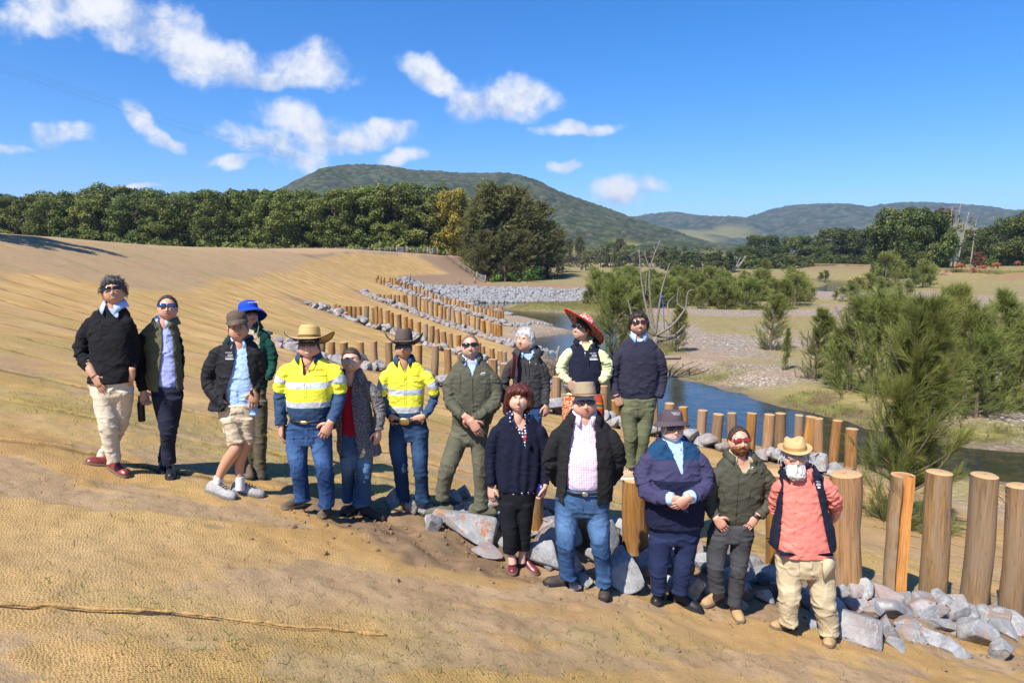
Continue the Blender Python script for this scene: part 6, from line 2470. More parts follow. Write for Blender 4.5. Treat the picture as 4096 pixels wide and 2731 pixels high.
    def finish(s):
        """hidden body under the clothes, then link the single body mesh"""
        mb = MB()
        rr = [(r[0] + 12,) + tuple(r[1:]) for r in s.trunk]
        if s.pelvis:
            rr = [r for r in rr if r[0] < s.pelvis[0][0] - 20] + list(s.pelvis)
        mb.loft(s.rings(rr, shrink=.62, m=24))
        s.merge_body(mb)
        for l in s.limbs:
            s.skin_tube([(p[0], p[1], p[2] * .62) + tuple(p[3:]) for p in l], 10)
        me = s.bodymb.mesh('body')
        for k, v in s.battr.items():
            add_attr(me, k, np.concatenate(v))
        add_attr(me, 'stubcol', np.tile(np.array(s.stubcol, float), (s.bodymb.n, 1)))
        link('body', me, s.skin, s.e)

    # ---------------- accessories
    def shoe(s, heel, toe, mat, sole_mat, width=.10, h=.085, dyt=None, foot=0, ankle_h=None, L=None, laces=None):
        """heel, toe: zoom pixels of the sole ends on the ground"""
        f = s.foot[foot]

        def gp(p):
            px, py = s.px(*p)
            if s.feet_on is None:
                q = hit(px, py)
            else:
                q = at_y(px, py, s.feet_on[0])
                q[2] = s.feet_on[1]
            return q
        a, b = gp(heel), gp(toe)
        d = b - a
        d[2] = 0
        ln = np.linalg.norm(d)
        if ln < 1e-4:
            d = np.array([0, -1.0, 0])
            ln = 1
        d /= ln
        # foreshortened feet get their real length
        c = (a + b) / 2
        L = L or .29
        a, b = c - d * L / 2, c + d * L / 2
        if s.feet_on is None:
            a[2], b[2] = ground(a[0], a[1]) , ground(b[0], b[1])
        else:
            a[2] = b[2] = s.feet_on[1]
        d = b - a
        d /= np.linalg.norm(d)
        side = np.cross(d, [0, 0, 1.0])
        side /= np.linalg.norm(side)
        up_ = np.cross(side, d)
        a, b = a - s.org, b - s.org
        up_h, so = MB(), MB()
        th = np.linspace(0, 2 * np.pi, 22, endpoint=False)
        R, S = [], []
        for t, w_, hh in ((0, .55, .55), (.03, .70, .82), (.12, .80, 1.15), (.30, .80, 1.12), (.42, .82, .95), (.55, .92, .78), (.70, 1.0, .66), (.84, .95, .58), (.94, .74, .46), (1.0, .42, .26)):
            c = a + d * L * t
            cs, sn = np.cos(th), np.sin(th)
            zz = np.where(sn > 0, sn * h * hh, sn * .004) + .020
            ww = width / 2 * w_ * np.sign(cs) * np.abs(cs) ** .8 * np.where(sn > 0, 1 - .30 * sn ** 2, 1)
            R.append(c + ww[:, None] * side + zz[:, None] * up_)
            zs = np.where(sn > 0, .026, -.012)
            S.append(c + (width / 2 * w_ * 1.07 * np.sign(cs) * np.abs(cs) ** .55)[:, None] * side + zs[:, None] * up_ + d * (.006 if t > .9 else -.004 if t < .05 else 0))
        up_h.loft(np.array(R))
        so.loft(np.array(S))
        o = s.part('shoe', up_h, mat)
        o2 = so.build('sole', sole_mat, o, True)
        if laces is not None:
            lm = MB()
            for q in range(4):
                t = .42 + .085 * q
                c = a + d * L * t + up_ * (h * (.97 - .09 * q) + .022)
                lm.tube([c - side * .026, c + up_ * .008, c + side * .026], .0045, 5)
            lm.build('laces', laces, o)
        return o

    def glasses(s, mat, frame=None, w=.30, h=.17, z=.075, thin=False, wrap=.5, lens=None):
        """in head units"""
        frame = frame or mat
        mbl, mbf = MB(), MB()
        yf = -.435

        def pt(x, zz, off=0.0):
            return np.array([x, yf + wrap * x * x * 1.3 - off, zz])
        th = np.linspace(0, 2 * np.pi, 20, endpoint=False)
        for sg in (-1, 1):
            cx = sg * .172
            rg = []
            for off, sc in ((-.012, .97), (.0, 1.0), (.010, .93)):
                cs, sn = np.cos(th), np.sin(th)
                xs = cx + sc * w / 2 * np.sign(cs) * np.abs(cs) ** .65
                zs = z + sc * h / 2 * np.sign(sn) * np.abs(sn) ** .65 - .012 * sg * (xs - cx) / .15
                rg.append(np.array([pt(a_, b_, off) for a_, b_ in zip(xs, zs)]))
            mbl.loft(s.to_head(np.array(rg)))
            loop = np.vstack([rg[1], rg[1][:1]])
            mbf.tube(s.to_head(loop), (.008 if thin else .011) * s.hH, 6, cap=False)
            tip = pt(sg * (.172 + w / 2), z + .03)
            ear = np.array([sg * .335 * s.hwide, .06, z + .01])
            mid = np.array([sg * .345 * s.hwide, -.18, z + .03])
            mbf.tube(s.to_head(catmull([tip, mid, ear], 8)), (.008 if thin else .014) * s.hH, 6)
        mbf.tube(s.to_head(np.array([pt(-.05, z + .03, .01), pt(0, z + .045, .015), pt(.05, z + .03, .01)])), (.008 if thin else .014) * s.hH, 6)
        o = s.part('sunglasses' if not thin else 'glasses', mbf, frame)
        mbl.build('lens', lens or mat, o)
        return o

    def collar(s, center, r, h, mat, drop=.045, open_=.5, name='collar', tips=.035, back=.012, parent=None, flare=.02, thick=.004):
        """shirt collar: band round the neck folded over, open at the front. center zoom px at neck base front"""
        c = s.P(*center[:2], center[2] if len(center) > 2 else .03) + [0, 0, .032]
        h *= 1.12
        n = 30
        ang = np.linspace(-math.pi / 2 + open_, 1.5 * math.pi - open_, n)
        rg = []
        fr = np.clip(-np.sin(ang), 0, 1)          # 1 at the front
        up_ = h * (1 - .55 * fr ** 2)
        ca, sa = np.cos(ang), np.sin(ang)
        inner = np.stack([r * ca, r * .95 * sa, up_ * 0 - .01], -1)
        top_ = np.stack([(r * 1.0) * ca, r * .97 * sa, up_ + back * np.clip(sa, 0, 1)], -1)
        top2 = np.stack([(r + .010) * ca, (r + .010) * .97 * sa, up_ + back * np.clip(sa, 0, 1) - .002], -1)
        tip = drop + tips * fr ** 4
        out = np.stack([(r + flare + .012 * fr) * ca, (r + flare + .012 * fr) * sa, up_ - tip], -1)
        out2 = out + [0, 0, -.001]
        mb = MB().loft(np.array([inner, top_, top2, out]) + c, False)
        o = s.part(name, mb, mat, parent=parent)
        md = o.modifiers.new('thick', 'SOLIDIFY')
        md.thickness = thick
        return o

    def hat(s, name, crown, brim, mat, center=None, tilt=(0, 0), band=None, band_mat=None, brim_mat=None, edge_mat=None, dent=0.0, scale=1.0, pinch=0.0, band_h=.03):
        """crown: [(z, rx, ry)] metres above the brim plane; brim: f(angle)->(radius_x, radius_y, dz) ; centre in head units"""
        c = s.to_head(np.array(center if center is not None else (0, .02, .30)))
        Rm = s.hR @ np.array(Matrix.Rotation(math.radians(tilt[0]), 3, 'X')) @ np.array(Matrix.Rotation(math.radians(tilt[1]), 3, 'Y'))
        th = np.linspace(0, 2 * np.pi, 48, endpoint=False)
        C = np.array(crown, float)
        tt = np.linspace(0, len(C) - 1, (len(C) - 1) * 4 + 1)
        CC = np.stack([np.interp(tt, np.arange(len(C)), C[:, i]) for i in range(3)], -1)
        rg = []
        for z, rx, ry in CC:
            P = np.stack([rx * np.cos(th), ry * np.sin(th), np.full(48, z)], -1)
            if dent:
                k_ = sstep(.45, 1.0, z / C[:, 0].max())
                P[:, 2] -= dent * k_ * np.exp(-(P[:, 0] / .035) ** 2)
            if pinch:
                k_ = sstep(.45, 1.0, z / C[:, 0].max())
                P[:, 0] *= 1 - pinch * k_ * np.exp(-((P[:, 1] + .06) / .05) ** 2)
            rg.append(P)
        tr = lambda A: (np.asarray(A) * scale) @ Rm.T + c
        top = rg[-1].mean(0) - [0, 0, dent]
        mb = MB().loft(tr(np.array(rg)), True, False, False)
        base = np.array(rg[-1])
        mid_ = base * [.5, .5, 1] - [0, 0, dent * .8]
        mb.loft(tr(np.array([base, mid_])), True, False, True)
        o = s.part(name, mb, mat)
        b = np.array([brim(a_) for a_ in th])
        r0 = rg[0]
        ring = []
        for f_ in np.linspace(0, 1, 8):
            P = np.stack([r0[:, 0] * (1 - f_) + b[:, 0] * np.cos(th) * f_, r0[:, 1] * (1 - f_) + b[:, 1] * np.sin(th) * f_, b[:, 2] * f_ ** 1.7], -1)
            ring.append(P)
        bm_ = MB().loft(tr(np.array(ring)), True, False, False)
        ob = bm_.build('brim', brim_mat or mat, o)
        md = ob.modifiers.new('thick', 'SOLIDIFY')
        md.thickness = .004
        if edge_mat is not None:
            em = MB()
            lp = tr(np.vstack([ring[-1], ring[-1][:1]]))
            em.tube(lp, .0045, 6, cap=False)
            em.build('brim_edge', edge_mat, o)
        if band_mat is not None:
            P0 = [np.stack([(np.interp(z, CC[:, 0], CC[:, 1]) + .003) * np.cos(th), (np.interp(z, CC[:, 0], CC[:, 2]) + .003) * np.sin(th), np.full(48, z)], -1) for z in (.004, band_h * .5, band_h)]
            MB().loft(tr(np.array(P0)), True, False, False).build('hat_band', band_mat, o)
        s.hat_tr = tr
        s.hat_ring = ring[-1]
        return o

    def belt(s, y, xl, xr, mat, buckle=None, dr=.62, h=8, bx=None, bw=.03, bh=.022, sag=0):
        R = s.rings([(y - h / 2, xl, xr, dr, 0), (y + h / 2, xl, xr, dr, 0)], nsub=1)
        c = R.mean((0, 1))
        R = (R - c) * [1.03, 1.06, 1] + c
        ob = s.part('belt', MB().loft(R, True, False, False), mat)
        md = ob.modifiers.new('thick', 'SOLIDIFY')
        md.thickness = .004
        if buckle is not None:
            x = bx if bx is not None else (xl + xr) / 2
            p = s.P(x, y)
            yf = R[..., 1].min()
            mb = MB()
            th = np.linspace(0, 2 * np.pi, 24, endpoint=False)
            rg = [np.stack([p[0] + bw * q * np.sign(np.cos(th)) * np.abs(np.cos(th)) ** .7, np.full(24, yf - o_), p[2] + bh * q * np.sign(np.sin(th)) * np.abs(np.sin(th)) ** .7], -1) for q, o_ in ((.95, -.004), (1, .006), (.85, .011), (.3, .013))]
            mb.loft(np.array(rg))
            mb.build('buckle', buckle, ob)
        return ob

    def lines(s, ob, V, Q, segs, mat, name='seam', off=.003):
        """thin strips (x0,y0,x1,y1,width) in zoom pixels laid on a garment"""
        for (x0, y0, x1, y1, wd_) in segs:
            n = 12
            t_ = np.linspace(0, 1, n + 1)
            nx_, ny_ = y1 - y0, -(x1 - x0)
            l_ = math.hypot(nx_, ny_)
            nx_, ny_ = nx_ / l_ * wd_ / 2, ny_ / l_ * wd_ / 2
            P = [(x0 + (x1 - x0) * q + nx_, y0 + (y1 - y0) * q + ny_) for q in t_] + [(x0 + (x1 - x0) * q - nx_, y0 + (y1 - y0) * q - ny_) for q in t_]
            s.decal(ob, V, Q, (P, [(i, i + n + 1, i + n + 2, i + 1) for i in range(n)]), mat, name, off)

    def decal(s, ob, V, Q, build, mat, name='logo', off=.004):
        """build: 2D points/faces in zoom pixels -> laid on the front of a garment mesh"""
        from mathutils.bvhtree import BVHTree
        bv = BVHTree.FromPolygons([tuple(v) for v in V], [tuple(q) for q in Q])
        P2, Fc = build
        out = []
        for (x, y) in P2:
            d = ray(*s.px(x, y))
            o_ = Vector(tuple(-s.org))
            hitp = bv.ray_cast(o_, Vector(tuple(d)).normalized())
            if hitp[0] is None:
                q = s.P(x, y, -.15)
            else:
                q = np.array(hitp[0]) - d / np.linalg.norm(d) * off
            out.append(q)
        me = bpy.data.meshes.new(name)
        me.from_pydata([tuple(map(float, q)) for q in out], [], Fc)
        me.update()
        return link(name, me, mat, ob)


_TEXT = {}


def text_shape(txt, x, y, h, rot=0.0, wscale=1.0):
    """2D outline faces of a text, baseline-left at (x,y) in image pixels (y down)"""
    cu_ = bpy.data.curves.new('t', 'FONT')
    cu_.body = txt
    cu_.size = 1.0
    cu_.resolution_u = 2
    o = bpy.data.objects.new('t', cu_)
    COL.objects.link(o)
    bpy.context.view_layer.update()
    me = bpy.data.meshes.new_from_object(o.evaluated_get(bpy.context.evaluated_depsgraph_get()))
    P = [(v.co.x, v.co.y) for v in me.vertices]
    Fc = [tuple(p.vertices) for p in me.polygons]
    bpy.data.objects.remove(o)
    bpy.data.curves.remove(cu_)
    bpy.data.meshes.remove(me)
    c_, s_ = math.cos(rot), math.sin(rot)
    out = []
    for a, b in P:
        a, b = a * h * 1.4 * wscale, b * h * 1.4
        out.append((x + a * c_ + b * s_, y + a * s_ - b * c_))
    return out, Fc


def shape_join(*shapes):
    P, Fc = [], []
    for p, f in shapes:
        k = len(P)
        P += list(p)
        Fc += [tuple(i + k for i in q) for q in f]
    return P, Fc


def bar2d(x0, y0, x1, y1, n=6):
    xs = np.linspace(x0, x1, n + 1)
    P = [(x, y0) for x in xs] + [(x, y1) for x in xs]
    return P, [(i, i + n + 1, i + n + 2, i + 1) for i in range(n)]


def fish2d(cx, cy, w, h):
    th = np.linspace(0, 2 * np.pi, 20, endpoint=False)
    o_ = [(cx + w * .40 * math.cos(a), cy + h * .5 * math.sin(a)) for a in th]
    i_ = [(cx + w * .30 * math.cos(a), cy + h * .26 * math.sin(a)) for a in th]
    P = o_ + i_
    Fc = [(i, (i + 1) % 20, 20 + (i + 1) % 20, 20 + i) for i in range(20)]
    k = len(P)
    P += [(cx + w * .34, cy), (cx + w * .55, cy - h * .5), (cx + w * .55, cy + h * .5)]
    Fc.append((k, k + 1, k + 2))
    return P, Fc
# ------------------------------------------------------------------ the people
SK_FAIR = mat_skin('skin_fair', (0.66, 0.385, 0.28))
SK_PINK = mat_skin('skin_ruddy', (0.63, 0.335, 0.235), .7)
SK_TAN = mat_skin('skin_tanned', (0.54, 0.29, 0.18), .5)
SK_WARM = mat_skin('skin_warm', (0.60, 0.345, 0.235), .5)
C_BLACK = mat_cloth('black_knit', (0.012, 0.012, 0.014), .9)
C_BLACKJ = mat_cloth('black_softshell', (0.016, 0.016, 0.019), .75, bump=.25)
C_BLKWOOL = mat_cloth('black_wool', (0.017, 0.017, 0.018), .95, weave=180)
C_CHAR = mat_cloth('charcoal_fleece', (0.045, 0.044, 0.044), .9)
C_NAVYK = mat_cloth('navy_knit', (0.030, 0.029, 0.048), .95)
C_NAVYC = mat_cloth('navy_jersey', (0.008, 0.010, 0.026), .9)
C_NAVYV = mat_cloth('navy_fleece', (0.014, 0.017, 0.036), .95)
C_NAVYP = mat_cloth('navy_drill', (0.016, 0.024, 0.068), .85)
C_NAVYT = mat_cloth('navy_chino', (0.017, 0.020, 0.038), .85)
C_BLKP = mat_cloth('black_cotton', (0.008, 0.009, 0.013), .85)
C_OLIVE = mat_cloth('olive_rain_shell', (0.085, 0.083, 0.056), .7, bump=.22, weave=400)
C_OLIVE2 = mat_cloth('dark_olive_shell', (0.066, 0.064, 0.046), .7, bump=.22, weave=400)
C_OLVEST = mat_cloth('khaki_green_shell', (0.13, 0.125, 0.065), .8)
C_OLPANT = mat_cloth('grey_olive_canvas', (0.115, 0.112, 0.078), .85)
C_OLCHINO = mat_cloth('olive_chino', (0.130, 0.135, 0.072), .85)
C_GREYP = mat_cloth('slate_trouser', (0.052, 0.052, 0.056), .85)
C_BEIGE = mat_cloth('cream_moleskin', (0.62, 0.53, 0.39), .9)
C_STONE = mat_cloth('stone_cotton', (0.55, 0.45, 0.31), .9)
C_KHAKI = mat_cloth('khaki_cotton', (0.50, 0.41, 0.26), .9)
C_BROWNP = mat_cloth('brown_canvas', (0.11, 0.095, 0.06), .9)
C_BLUE = mat_cloth('pale_blue_shirt', (0.42, 0.54, 0.82), .85)
C_BLUEL = mat_cloth('sky_blue_linen', (0.40, 0.58, 0.88), .85)
C_BLUEV = mat_cloth('periwinkle_shirt', (0.38, 0.43, 0.78), .85)
C_GREEN = mat_cloth('bottle_green_fleece', (0.010, 0.060, 0.045), .95)
C_RED = mat_cloth('crimson_jersey', (0.42, 0.012, 0.030), .85)
C_SALMON = mat_cloth('salmon_cotton', (0.72, 0.20, 0.155), .85)
C_YEL = mat_cloth('pale_yellow_cotton', (0.72, 0.75, 0.38), .85)
C_WHITE = mat_cloth('white_cotton', (0.72, 0.72, 0.72), .9)
C_NAVYCOL = mat_cloth('navy_collar', (0.030, 0.062, 0.125), .85)
D_BLUE = mat_denim('blue_denim', (0.008, 0.030, 0.095), (0.060, 0.130, 0.29))
D_DARK = mat_denim('dark_denim', (0.007, 0.024, 0.060), (0.042, 0.090, 0.18))
D_PALE = mat_denim('pale_denim', (0.024, 0.062, 0.13), (0.12, 0.22, 0.34))
D_WASH = mat_denim('washed_denim', (0.010, 0.036, 0.10), (0.10, 0.20, 0.37))
L_BLACK = mat_gloss('black_leather', (0.012, 0.012, 0.012), .45, .4)
L_BROWN = mat_plain('brown_suede', (0.12, 0.088, 0.062), .85, .3, 20)
L_DKBR = mat_plain('dark_brown_boot', (0.062, 0.048, 0.040), .6, .3, 20)
L_TAN = mat_plain('tan_nubuck', (0.40, 0.255, 0.125), .85, .25, 20)
L_OXB = mat_plain('oxblood_leather', (0.17, 0.030, 0.025), .35, .3, 14, spec=.5)
L_BURG = mat_plain('burgundy_leather', (0.14, 0.022, 0.032), .35, .3, 14, spec=.5)
L_GREY = mat_plain('grey_mesh', (0.36, 0.35, 0.34), .85, .35, 40)
L_CREAM = mat_plain('beige_canvas', (0.42, 0.31, 0.20), .9, .2, 30)
L_OLV = mat_plain('olive_boot', (0.10, 0.095, 0.06), .85, .3, 20)
S_BLACK = mat_plain('black_sole', (0.02, 0.02, 0.02), .8, .2, 20)
S_BROWN = mat_plain('brown_sole', (0.14, 0.10, 0.065), .85, .2, 20)
S_GREY = mat_plain('grey_sole', (0.15, 0.14, 0.13), .85, .2, 20)
S_WHITE = mat_plain('pale_sole', (0.62, 0.58, 0.50), .85, .1, 20)
G_BLACK = mat_gloss('black_lens', (0.006, 0.006, 0.008), .06, .7)
G_RED = mat_gloss('red_mirror_lens', (0.30, 0.02, 0.012), .12, .9)
G_BLUE = mat_gloss('blue_mirror_lens', (0.02, 0.05, 0.16), .07, 1.0)
G_BROWN = mat_gloss('brown_lens', (0.03, 0.012, 0.010), .08, .7)
G_FRAME = mat_gloss('black_frame', (0.010, 0.010, 0.010), .3, .5)
G_STEEL = mat_gloss('steel', (0.62, 0.60, 0.55), .28, .5, 1.0)
G_BRASS = mat_gloss('brass', (0.60, 0.42, 0.14), .35, .5, 1.0)
G_CLEAR = mat_gloss('spectacle_lens', (0.30, 0.22, 0.19), .05, .8)
H_DARK = mat_hair('dark_brown_hair', (0.030, 0.020, 0.014), 2.2)
H_SALT = mat_hair('salt_pepper_hair', (0.060, 0.055, 0.050), 3.6)
H_BRN = mat_hair('brown_hair', (0.055, 0.034, 0.020), 1.8)
H_AUB = mat_hair('auburn_hair', (0.085, 0.020, 0.012), 2.2)
H_GREY = mat_hair('silver_hair', (0.50, 0.49, 0.48), 1.5)
H_WHITE = mat_hair('white_hair', (0.55, 0.53, 0.49), 1.4)
H_GING = mat_hair('ginger_beard', (0.18, 0.062, 0.018), 1.6)
H_SAND = mat_hair('sandy_hair', (0.19, 0.12, 0.075), 1.8)


def T(rows, drs=None, belly=.62):
    """add depth ratios: neck deep, shoulders shallow, trunk rounder"""
    out = []
    for i, r in enumerate(rows):
        if len(r) == 5:
            out.append(r)
            continue
        dr = (.80, .50, .46, .54)[i] if i < 4 else belly
        out.append((r[0], r[1], r[2], dr, .02))
    return out


def short_hair(line=.42, th=.05, side=.0):
    def f(x, y, z):
        hl = np.where(y < 0, line - .62 * sstep(-.72, -.15, y) + .14 * (1 - np.abs(x)), line - .62 - .28 * sstep(0, .8, y))
        return th * sstep(hl - .03, hl + .14, z) - .002
    return f


Z1 = (250, 1020, 1.668)
Z2 = (750, 1150, 1.65)
Z3 = (1400, 1250, 1.7415)
Z4 = (1900, 1180, 1.9125)
Z5 = (1850, 1450, 1.568)
Z6 = (2450, 1550, 1.465)

# ---- 1: man in the black jumper
p = Person(Z1, None, [(370, 1485), (258, 1425)], 'man in black jumper and cream trousers, thumbs in his pockets', SK_TAN)
p.head((326, 122), (352, 322), yaw=24, smile=.6, wide=1.02)
p.neck((348, 365), .060)
rows = T([(345, 268, 408), (378, 212, 440), (425, 168, 458), (480, 165, 462), (560, 188, 470), (640, 200, 480), (720, 205, 490), (790, 195, 488), (845, 175, 470)], belly=.72)
armL = [(188, 430, 46), (150, 530, 48), (122, 640, 45, -.02), (165, 735, 40, -.08), (176, 752, 36, -.09)]
armR = [(440, 430, 40), (470, 530, 36, .05), (480, 640, 34, .06), (470, 720, 30, .02), (462, 765, 27, -.02)]
p.skin_tube([(165, 715, 30, -.07), (190, 770, 27, -.10), (215, 810, 24, -.11)])
p.hand((210, 805), (235, 850), palm_n=(.2, .9, 0), curl=.15, thumb=1, wdy=-.11)
p.hand((462, 765), (452, 800), palm_n=(-.2, .9, 0), curl=.2, thumb=-1, wdy=-.03)
p.body(rows, ())
p.upper('jumper', rows, [armL, armR], C_BLACK, fold=.008, cut=p.front_cut([(340, 318, 392), (375, 340, 396), (412, 378, 392)]))
p.upper('shirt', [(r[0], r[1] + 12, r[2] - 12, r[3], r[4]) for r in rows[:6]], [], C_BLUE, shrink=.96, fold=.002)
p.collar((352, 378, .03), .078, .060, C_BLUE, open_=.42, tips=.05, drop=.055, flare=.035)
p.legs('trousers', [(815, 185, 470, .62, .02), (870, 188, 468, .62, .02), (935, 195, 462, .6, .02), (965, 230, 430, .6, .02)],
       [[(275, 880, 76), (290, 1000, 72), (308, 1140, 62, -.03), (328, 1280, 52, 0), (348, 1385, 46, 0)], [(405, 880, 66), (405, 1000, 60, .06), (385, 1120, 52, .10), (320, 1260, 46, .16), (268, 1365, 42, .20)]], C_BEIGE, fold=.012)
p.shoe((330, 1425), (425, 1480), L_OXB, S_BROWN, foot=0, L=.30)
p.shoe((300, 1405), (215, 1400), L_OXB, S_BROWN, foot=1, L=.28)
p.hair('hair', lambda x, y, z: .11 * sstep(.44, .68, z + .45 * sstep(-.75, -.1, y) + .25 * sstep(0, .6, y) + .12 * np.abs(x)) * (1 + .35 * sstep(.3, 1, z)) - .003, H_SALT,
       (230, .28, .013, lambda d: (d[0] * .8 + .3, d[1] * .6 - .2, d[2] * .8 - .15)), 3)
p.glasses(G_BLACK, G_FRAME, w=.29, h=.13, z=.07)

# ---- 2: man in the olive vest-fronted jacket
p = Person(Z1, None, [(722, 1500), (672, 1438)], 'young man in green and black jacket over blue shirt, holding a bottle', SK_PINK)
p.head((700, 262), (702, 428), yaw=22, smile=.3)
p.neck((688, 470), .058)
rows = T([(438, 612, 748), (472, 560, 768), (520, 545, 776), (580, 552, 778), (660, 560, 784), (760, 565, 794), (850, 572, 800), (902, 585, 800)])
armL = [(556, 505, 42), (520, 610, 46), (505, 710, 42), (520, 820, 38, -.03), (540, 905, 32, -.05)]
armR = [(765, 520, 26, .05), (785, 640, 26, .10), (792, 760, 24, .12), (785, 840, 20, .10)]
w0, d_, a_, n_ = p.hand((540, 912), (548, 960), palm_n=(.6, -.5, 0), curl=1.15, thumb=-1, wdy=-.05)
p.body(rows)
p.upper('shirt', [(r[0], r[1] + 26, r[2] - 14, r[3], r[4]) for r in rows[:7]] + [(884, 612, 782, .6, .02)], [], C_BLUEV, fold=.008)
p.upper('jacket', rows, [armL, armR], None, fold=.006, thick=.006, cut=p.front_cut([(425, 650, 722), (470, 676, 735), (560, 684, 750), (660, 684, 756), (760, 674, 768), (850, 666, 778), (910, 664, 780)]),
        post=lambda ob, V, Q: ob.data.materials.append(mat_two('vest_jacket', (0.13, 0.125, 0.065), (0.010, 0.010, 0.011), -.5, .02)))
p.collar((690, 478, .03), .075, .062, C_BLUE, open_=.40, tips=.045, drop=.05)
p.collar((690, 486, .035), .098, .055, C_OLVEST, open_=.62, tips=.045, drop=.06, name='jacket_collar', flare=.03)
p.legs('trousers', [(868, 590, 798, .6, .02), (920, 592, 800, .6, .02), (985, 610, 795, .58, .02)],
       [[(665, 930, 70), (685, 1030, 66), (705, 1150, 56, -.04), (705, 1290, 46, 0), (716, 1395, 46, 0)], [(745, 930, 56), (740, 1040, 52, .06), (725, 1150, 46, .12), (690, 1290, 42, .2), (668, 1385, 36, .24)]], C_NAVYT, fold=.008)
p.shoe((722, 1450), (722, 1500), L_BLACK, S_BLACK, foot=0, L=.29)
p.shoe((672, 1420), (668, 1438), L_BLACK, S_BLACK, foot=1, L=.28)
p.hair('hair', short_hair(.68, .065), H_BRN, (140, .09, .012, lambda d: (d[0] * .5 + .3, -.2, .6)), 5)
p.glasses(G_BLUE, G_FRAME, w=.29, h=.145, z=.08)
bt = MB()
bp = p.P(525, 1035, -.05)
z0, z1 = p.P(525, 1108, -.05)[2], p.P(525, 962, -.05)[2]
th = np.linspace(0, 2 * np.pi, 20, endpoint=False)
Hb = z1 - z0
rg = [np.stack([bp[0] + r_ * np.cos(th), bp[1] + r_ * np.sin(th), np.full(20, z0 + u_ * Hb)], -1) for u_, r_ in ((0, .028), (.02, .032), (.5, .033), (.8, .033), (.88, .028), (.92, .020), (1.0, .020), (1.16, .021))]
bt.loft(np.array(rg))
bt.build('drink_bottle', mat_gloss('black_steel', (.008, .008, .009), .4, .4), None, loc=tuple(p.org), label='slim black drink bottle held low by the young man in the green jacket', cat='bottle')

# ---- 4: man in the blue hat, behind (built before 3)
p = Person(Z2, 6.95, [(412, 1262), (490, 1262)], 'man in bright blue bucket hat and green fleece standing behind the man in shorts', SK_PINK)
p.head((402, 112), (420, 243), yaw=40, pitch=-16, smile=.3)
p.neck((415, 275), .055)
rows = T([(262, 360, 470), (290, 290, 520), (330, 262, 548), (400, 285, 545), (480, 330, 535), (580, 370, 530), (650, 385, 525), (695, 395, 515)])
armR = [(535, 350, 34), (560, 430, 34), (566, 510, 32, 0), (545, 570, 29, -.06), (522, 605, 26, -.08)]
armL = [(270, 340, 32, .05), (255, 430, 32, .08), (300, 540, 30, .05)]
p.body(rows)
p.upper('shirt', [(r[0], r[1] + 18, r[2] - 18, r[3], r[4]) for r in rows[:6]], [], C_KHAKI, fold=.006)
p.upper('fleece_jacket', rows, [armR, armL], C_GREEN, fold=.009, thick=.008, cut=p.front_cut([(255, 385, 462), (320, 400, 490), (420, 430, 500), (520, 462, 490), (560, 470, 478)]))
p.collar((418, 288, .03), .085, .05, C_GREEN, open_=.6, tips=.05, drop=.06, flare=.04)
p.legs('trousers', [(660, 380, 520, .62, .02), (720, 378, 522, .62, .02), (790, 385, 515, .6, .02)],
       [[(420, 740, 48), (415, 900, 44), (412, 1040, 40), (410, 1220, 34)], [(482, 740, 50), (482, 900, 46), (480, 1040, 42), (478, 1220, 38)]], C_BROWNP, fold=.010)
p.shoe((412, 1225), (412, 1270), L_BROWN, S_BLACK, foot=0)
p.shoe((488, 1225), (490, 1270), L_DKBR, S_BLACK, foot=1)
M_ROYAL = mat_cloth('royal_blue_cotton', (0.012, 0.060, 0.42), .85)
M_NAVYUN = mat_cloth('navy_lining', (0.010, 0.012, 0.030), .9)
p.hat('bucket_hat', [(0, .098, .115), (.05, .095, .110), (.085, .080, .092), (.10, .05, .06)], lambda a: (.165, .190, -.045 - .035 * max(0, math.sin(a)) - .03 * max(0, math.cos(a))), M_ROYAL, center=(0, .02, .29), tilt=(0, 4), edge_mat=M_NAVYUN)
lp_ = MB()
for q in range(7):
    x_ = -.045 + .015 * q
    lp_.add(p.hat_tr(np.array([(x_ - .005, -.113, .052), (x_ + .005, -.113, .052), (x_ + .005, -.112, .060), (x_ - .005, -.112, .060)]) + [.02, 0, 0]), [(0, 1, 2, 3)])
lp_.build('hat_lettering', C_WHITE, p.e)
p.glasses(G_BLACK, G_FRAME, w=.28, h=.14, z=.08)
cd = MB()
cd.tube(catmull([p.P(455, 185, -.06), p.P(470, 260, -.06), p.P(450, 330, -.10), p.P(440, 345, -.11)], 10), .0035, 5)
cd.build('chin_cord', C_KHAKI, p.e)

# ---- 3: man in the cap and shorts
p = Person(Z2, None, [(225, 1385), (395, 1378)], 'man in brown cap, open black jacket, blue shirt and beige shorts', SK_TAN)
p.head((322, 172), (345, 345), yaw=18, pitch=-6, smile=.45, wide=1.02)
p.neck((352, 380), .060)
rows = T([(345, 285, 420), (372, 235, 455), (415, 195, 472), (480, 190, 478), (560, 192, 482), (650, 190, 478), (740, 160, 468), (800, 140, 462)])
armL = [(205, 405, 52), (160, 510, 54), (135, 620, 50, 0), (180, 710, 42, -.05), (245, 775, 36, -.08)]
armR = [(455, 405, 38), (478, 500, 36, .04), (482, 590, 34, .04), (455, 660, 30, -.02), (440, 690, 27, -.05)]
p.hand((440, 685), (438, 725), palm_n=(-.3, .9, 0), curl=.3, thumb=-1, wdy=-.05)
LG = [(322, 1015, 46), (318, 1065, 42, -.03), (275, 1130, 43, -.01), (232, 1200, 33, 0), (206, 1262, 25, .0)]
LG2 = [(398, 1005, 42, .05), (372, 1065, 39, .04), (350, 1130, 37, .05), (343, 1200, 30, .06), (346, 1262, 25, .06)]
p.skin_tube(LG, 18)
p.skin_tube(LG2, 18)
p.body(rows)
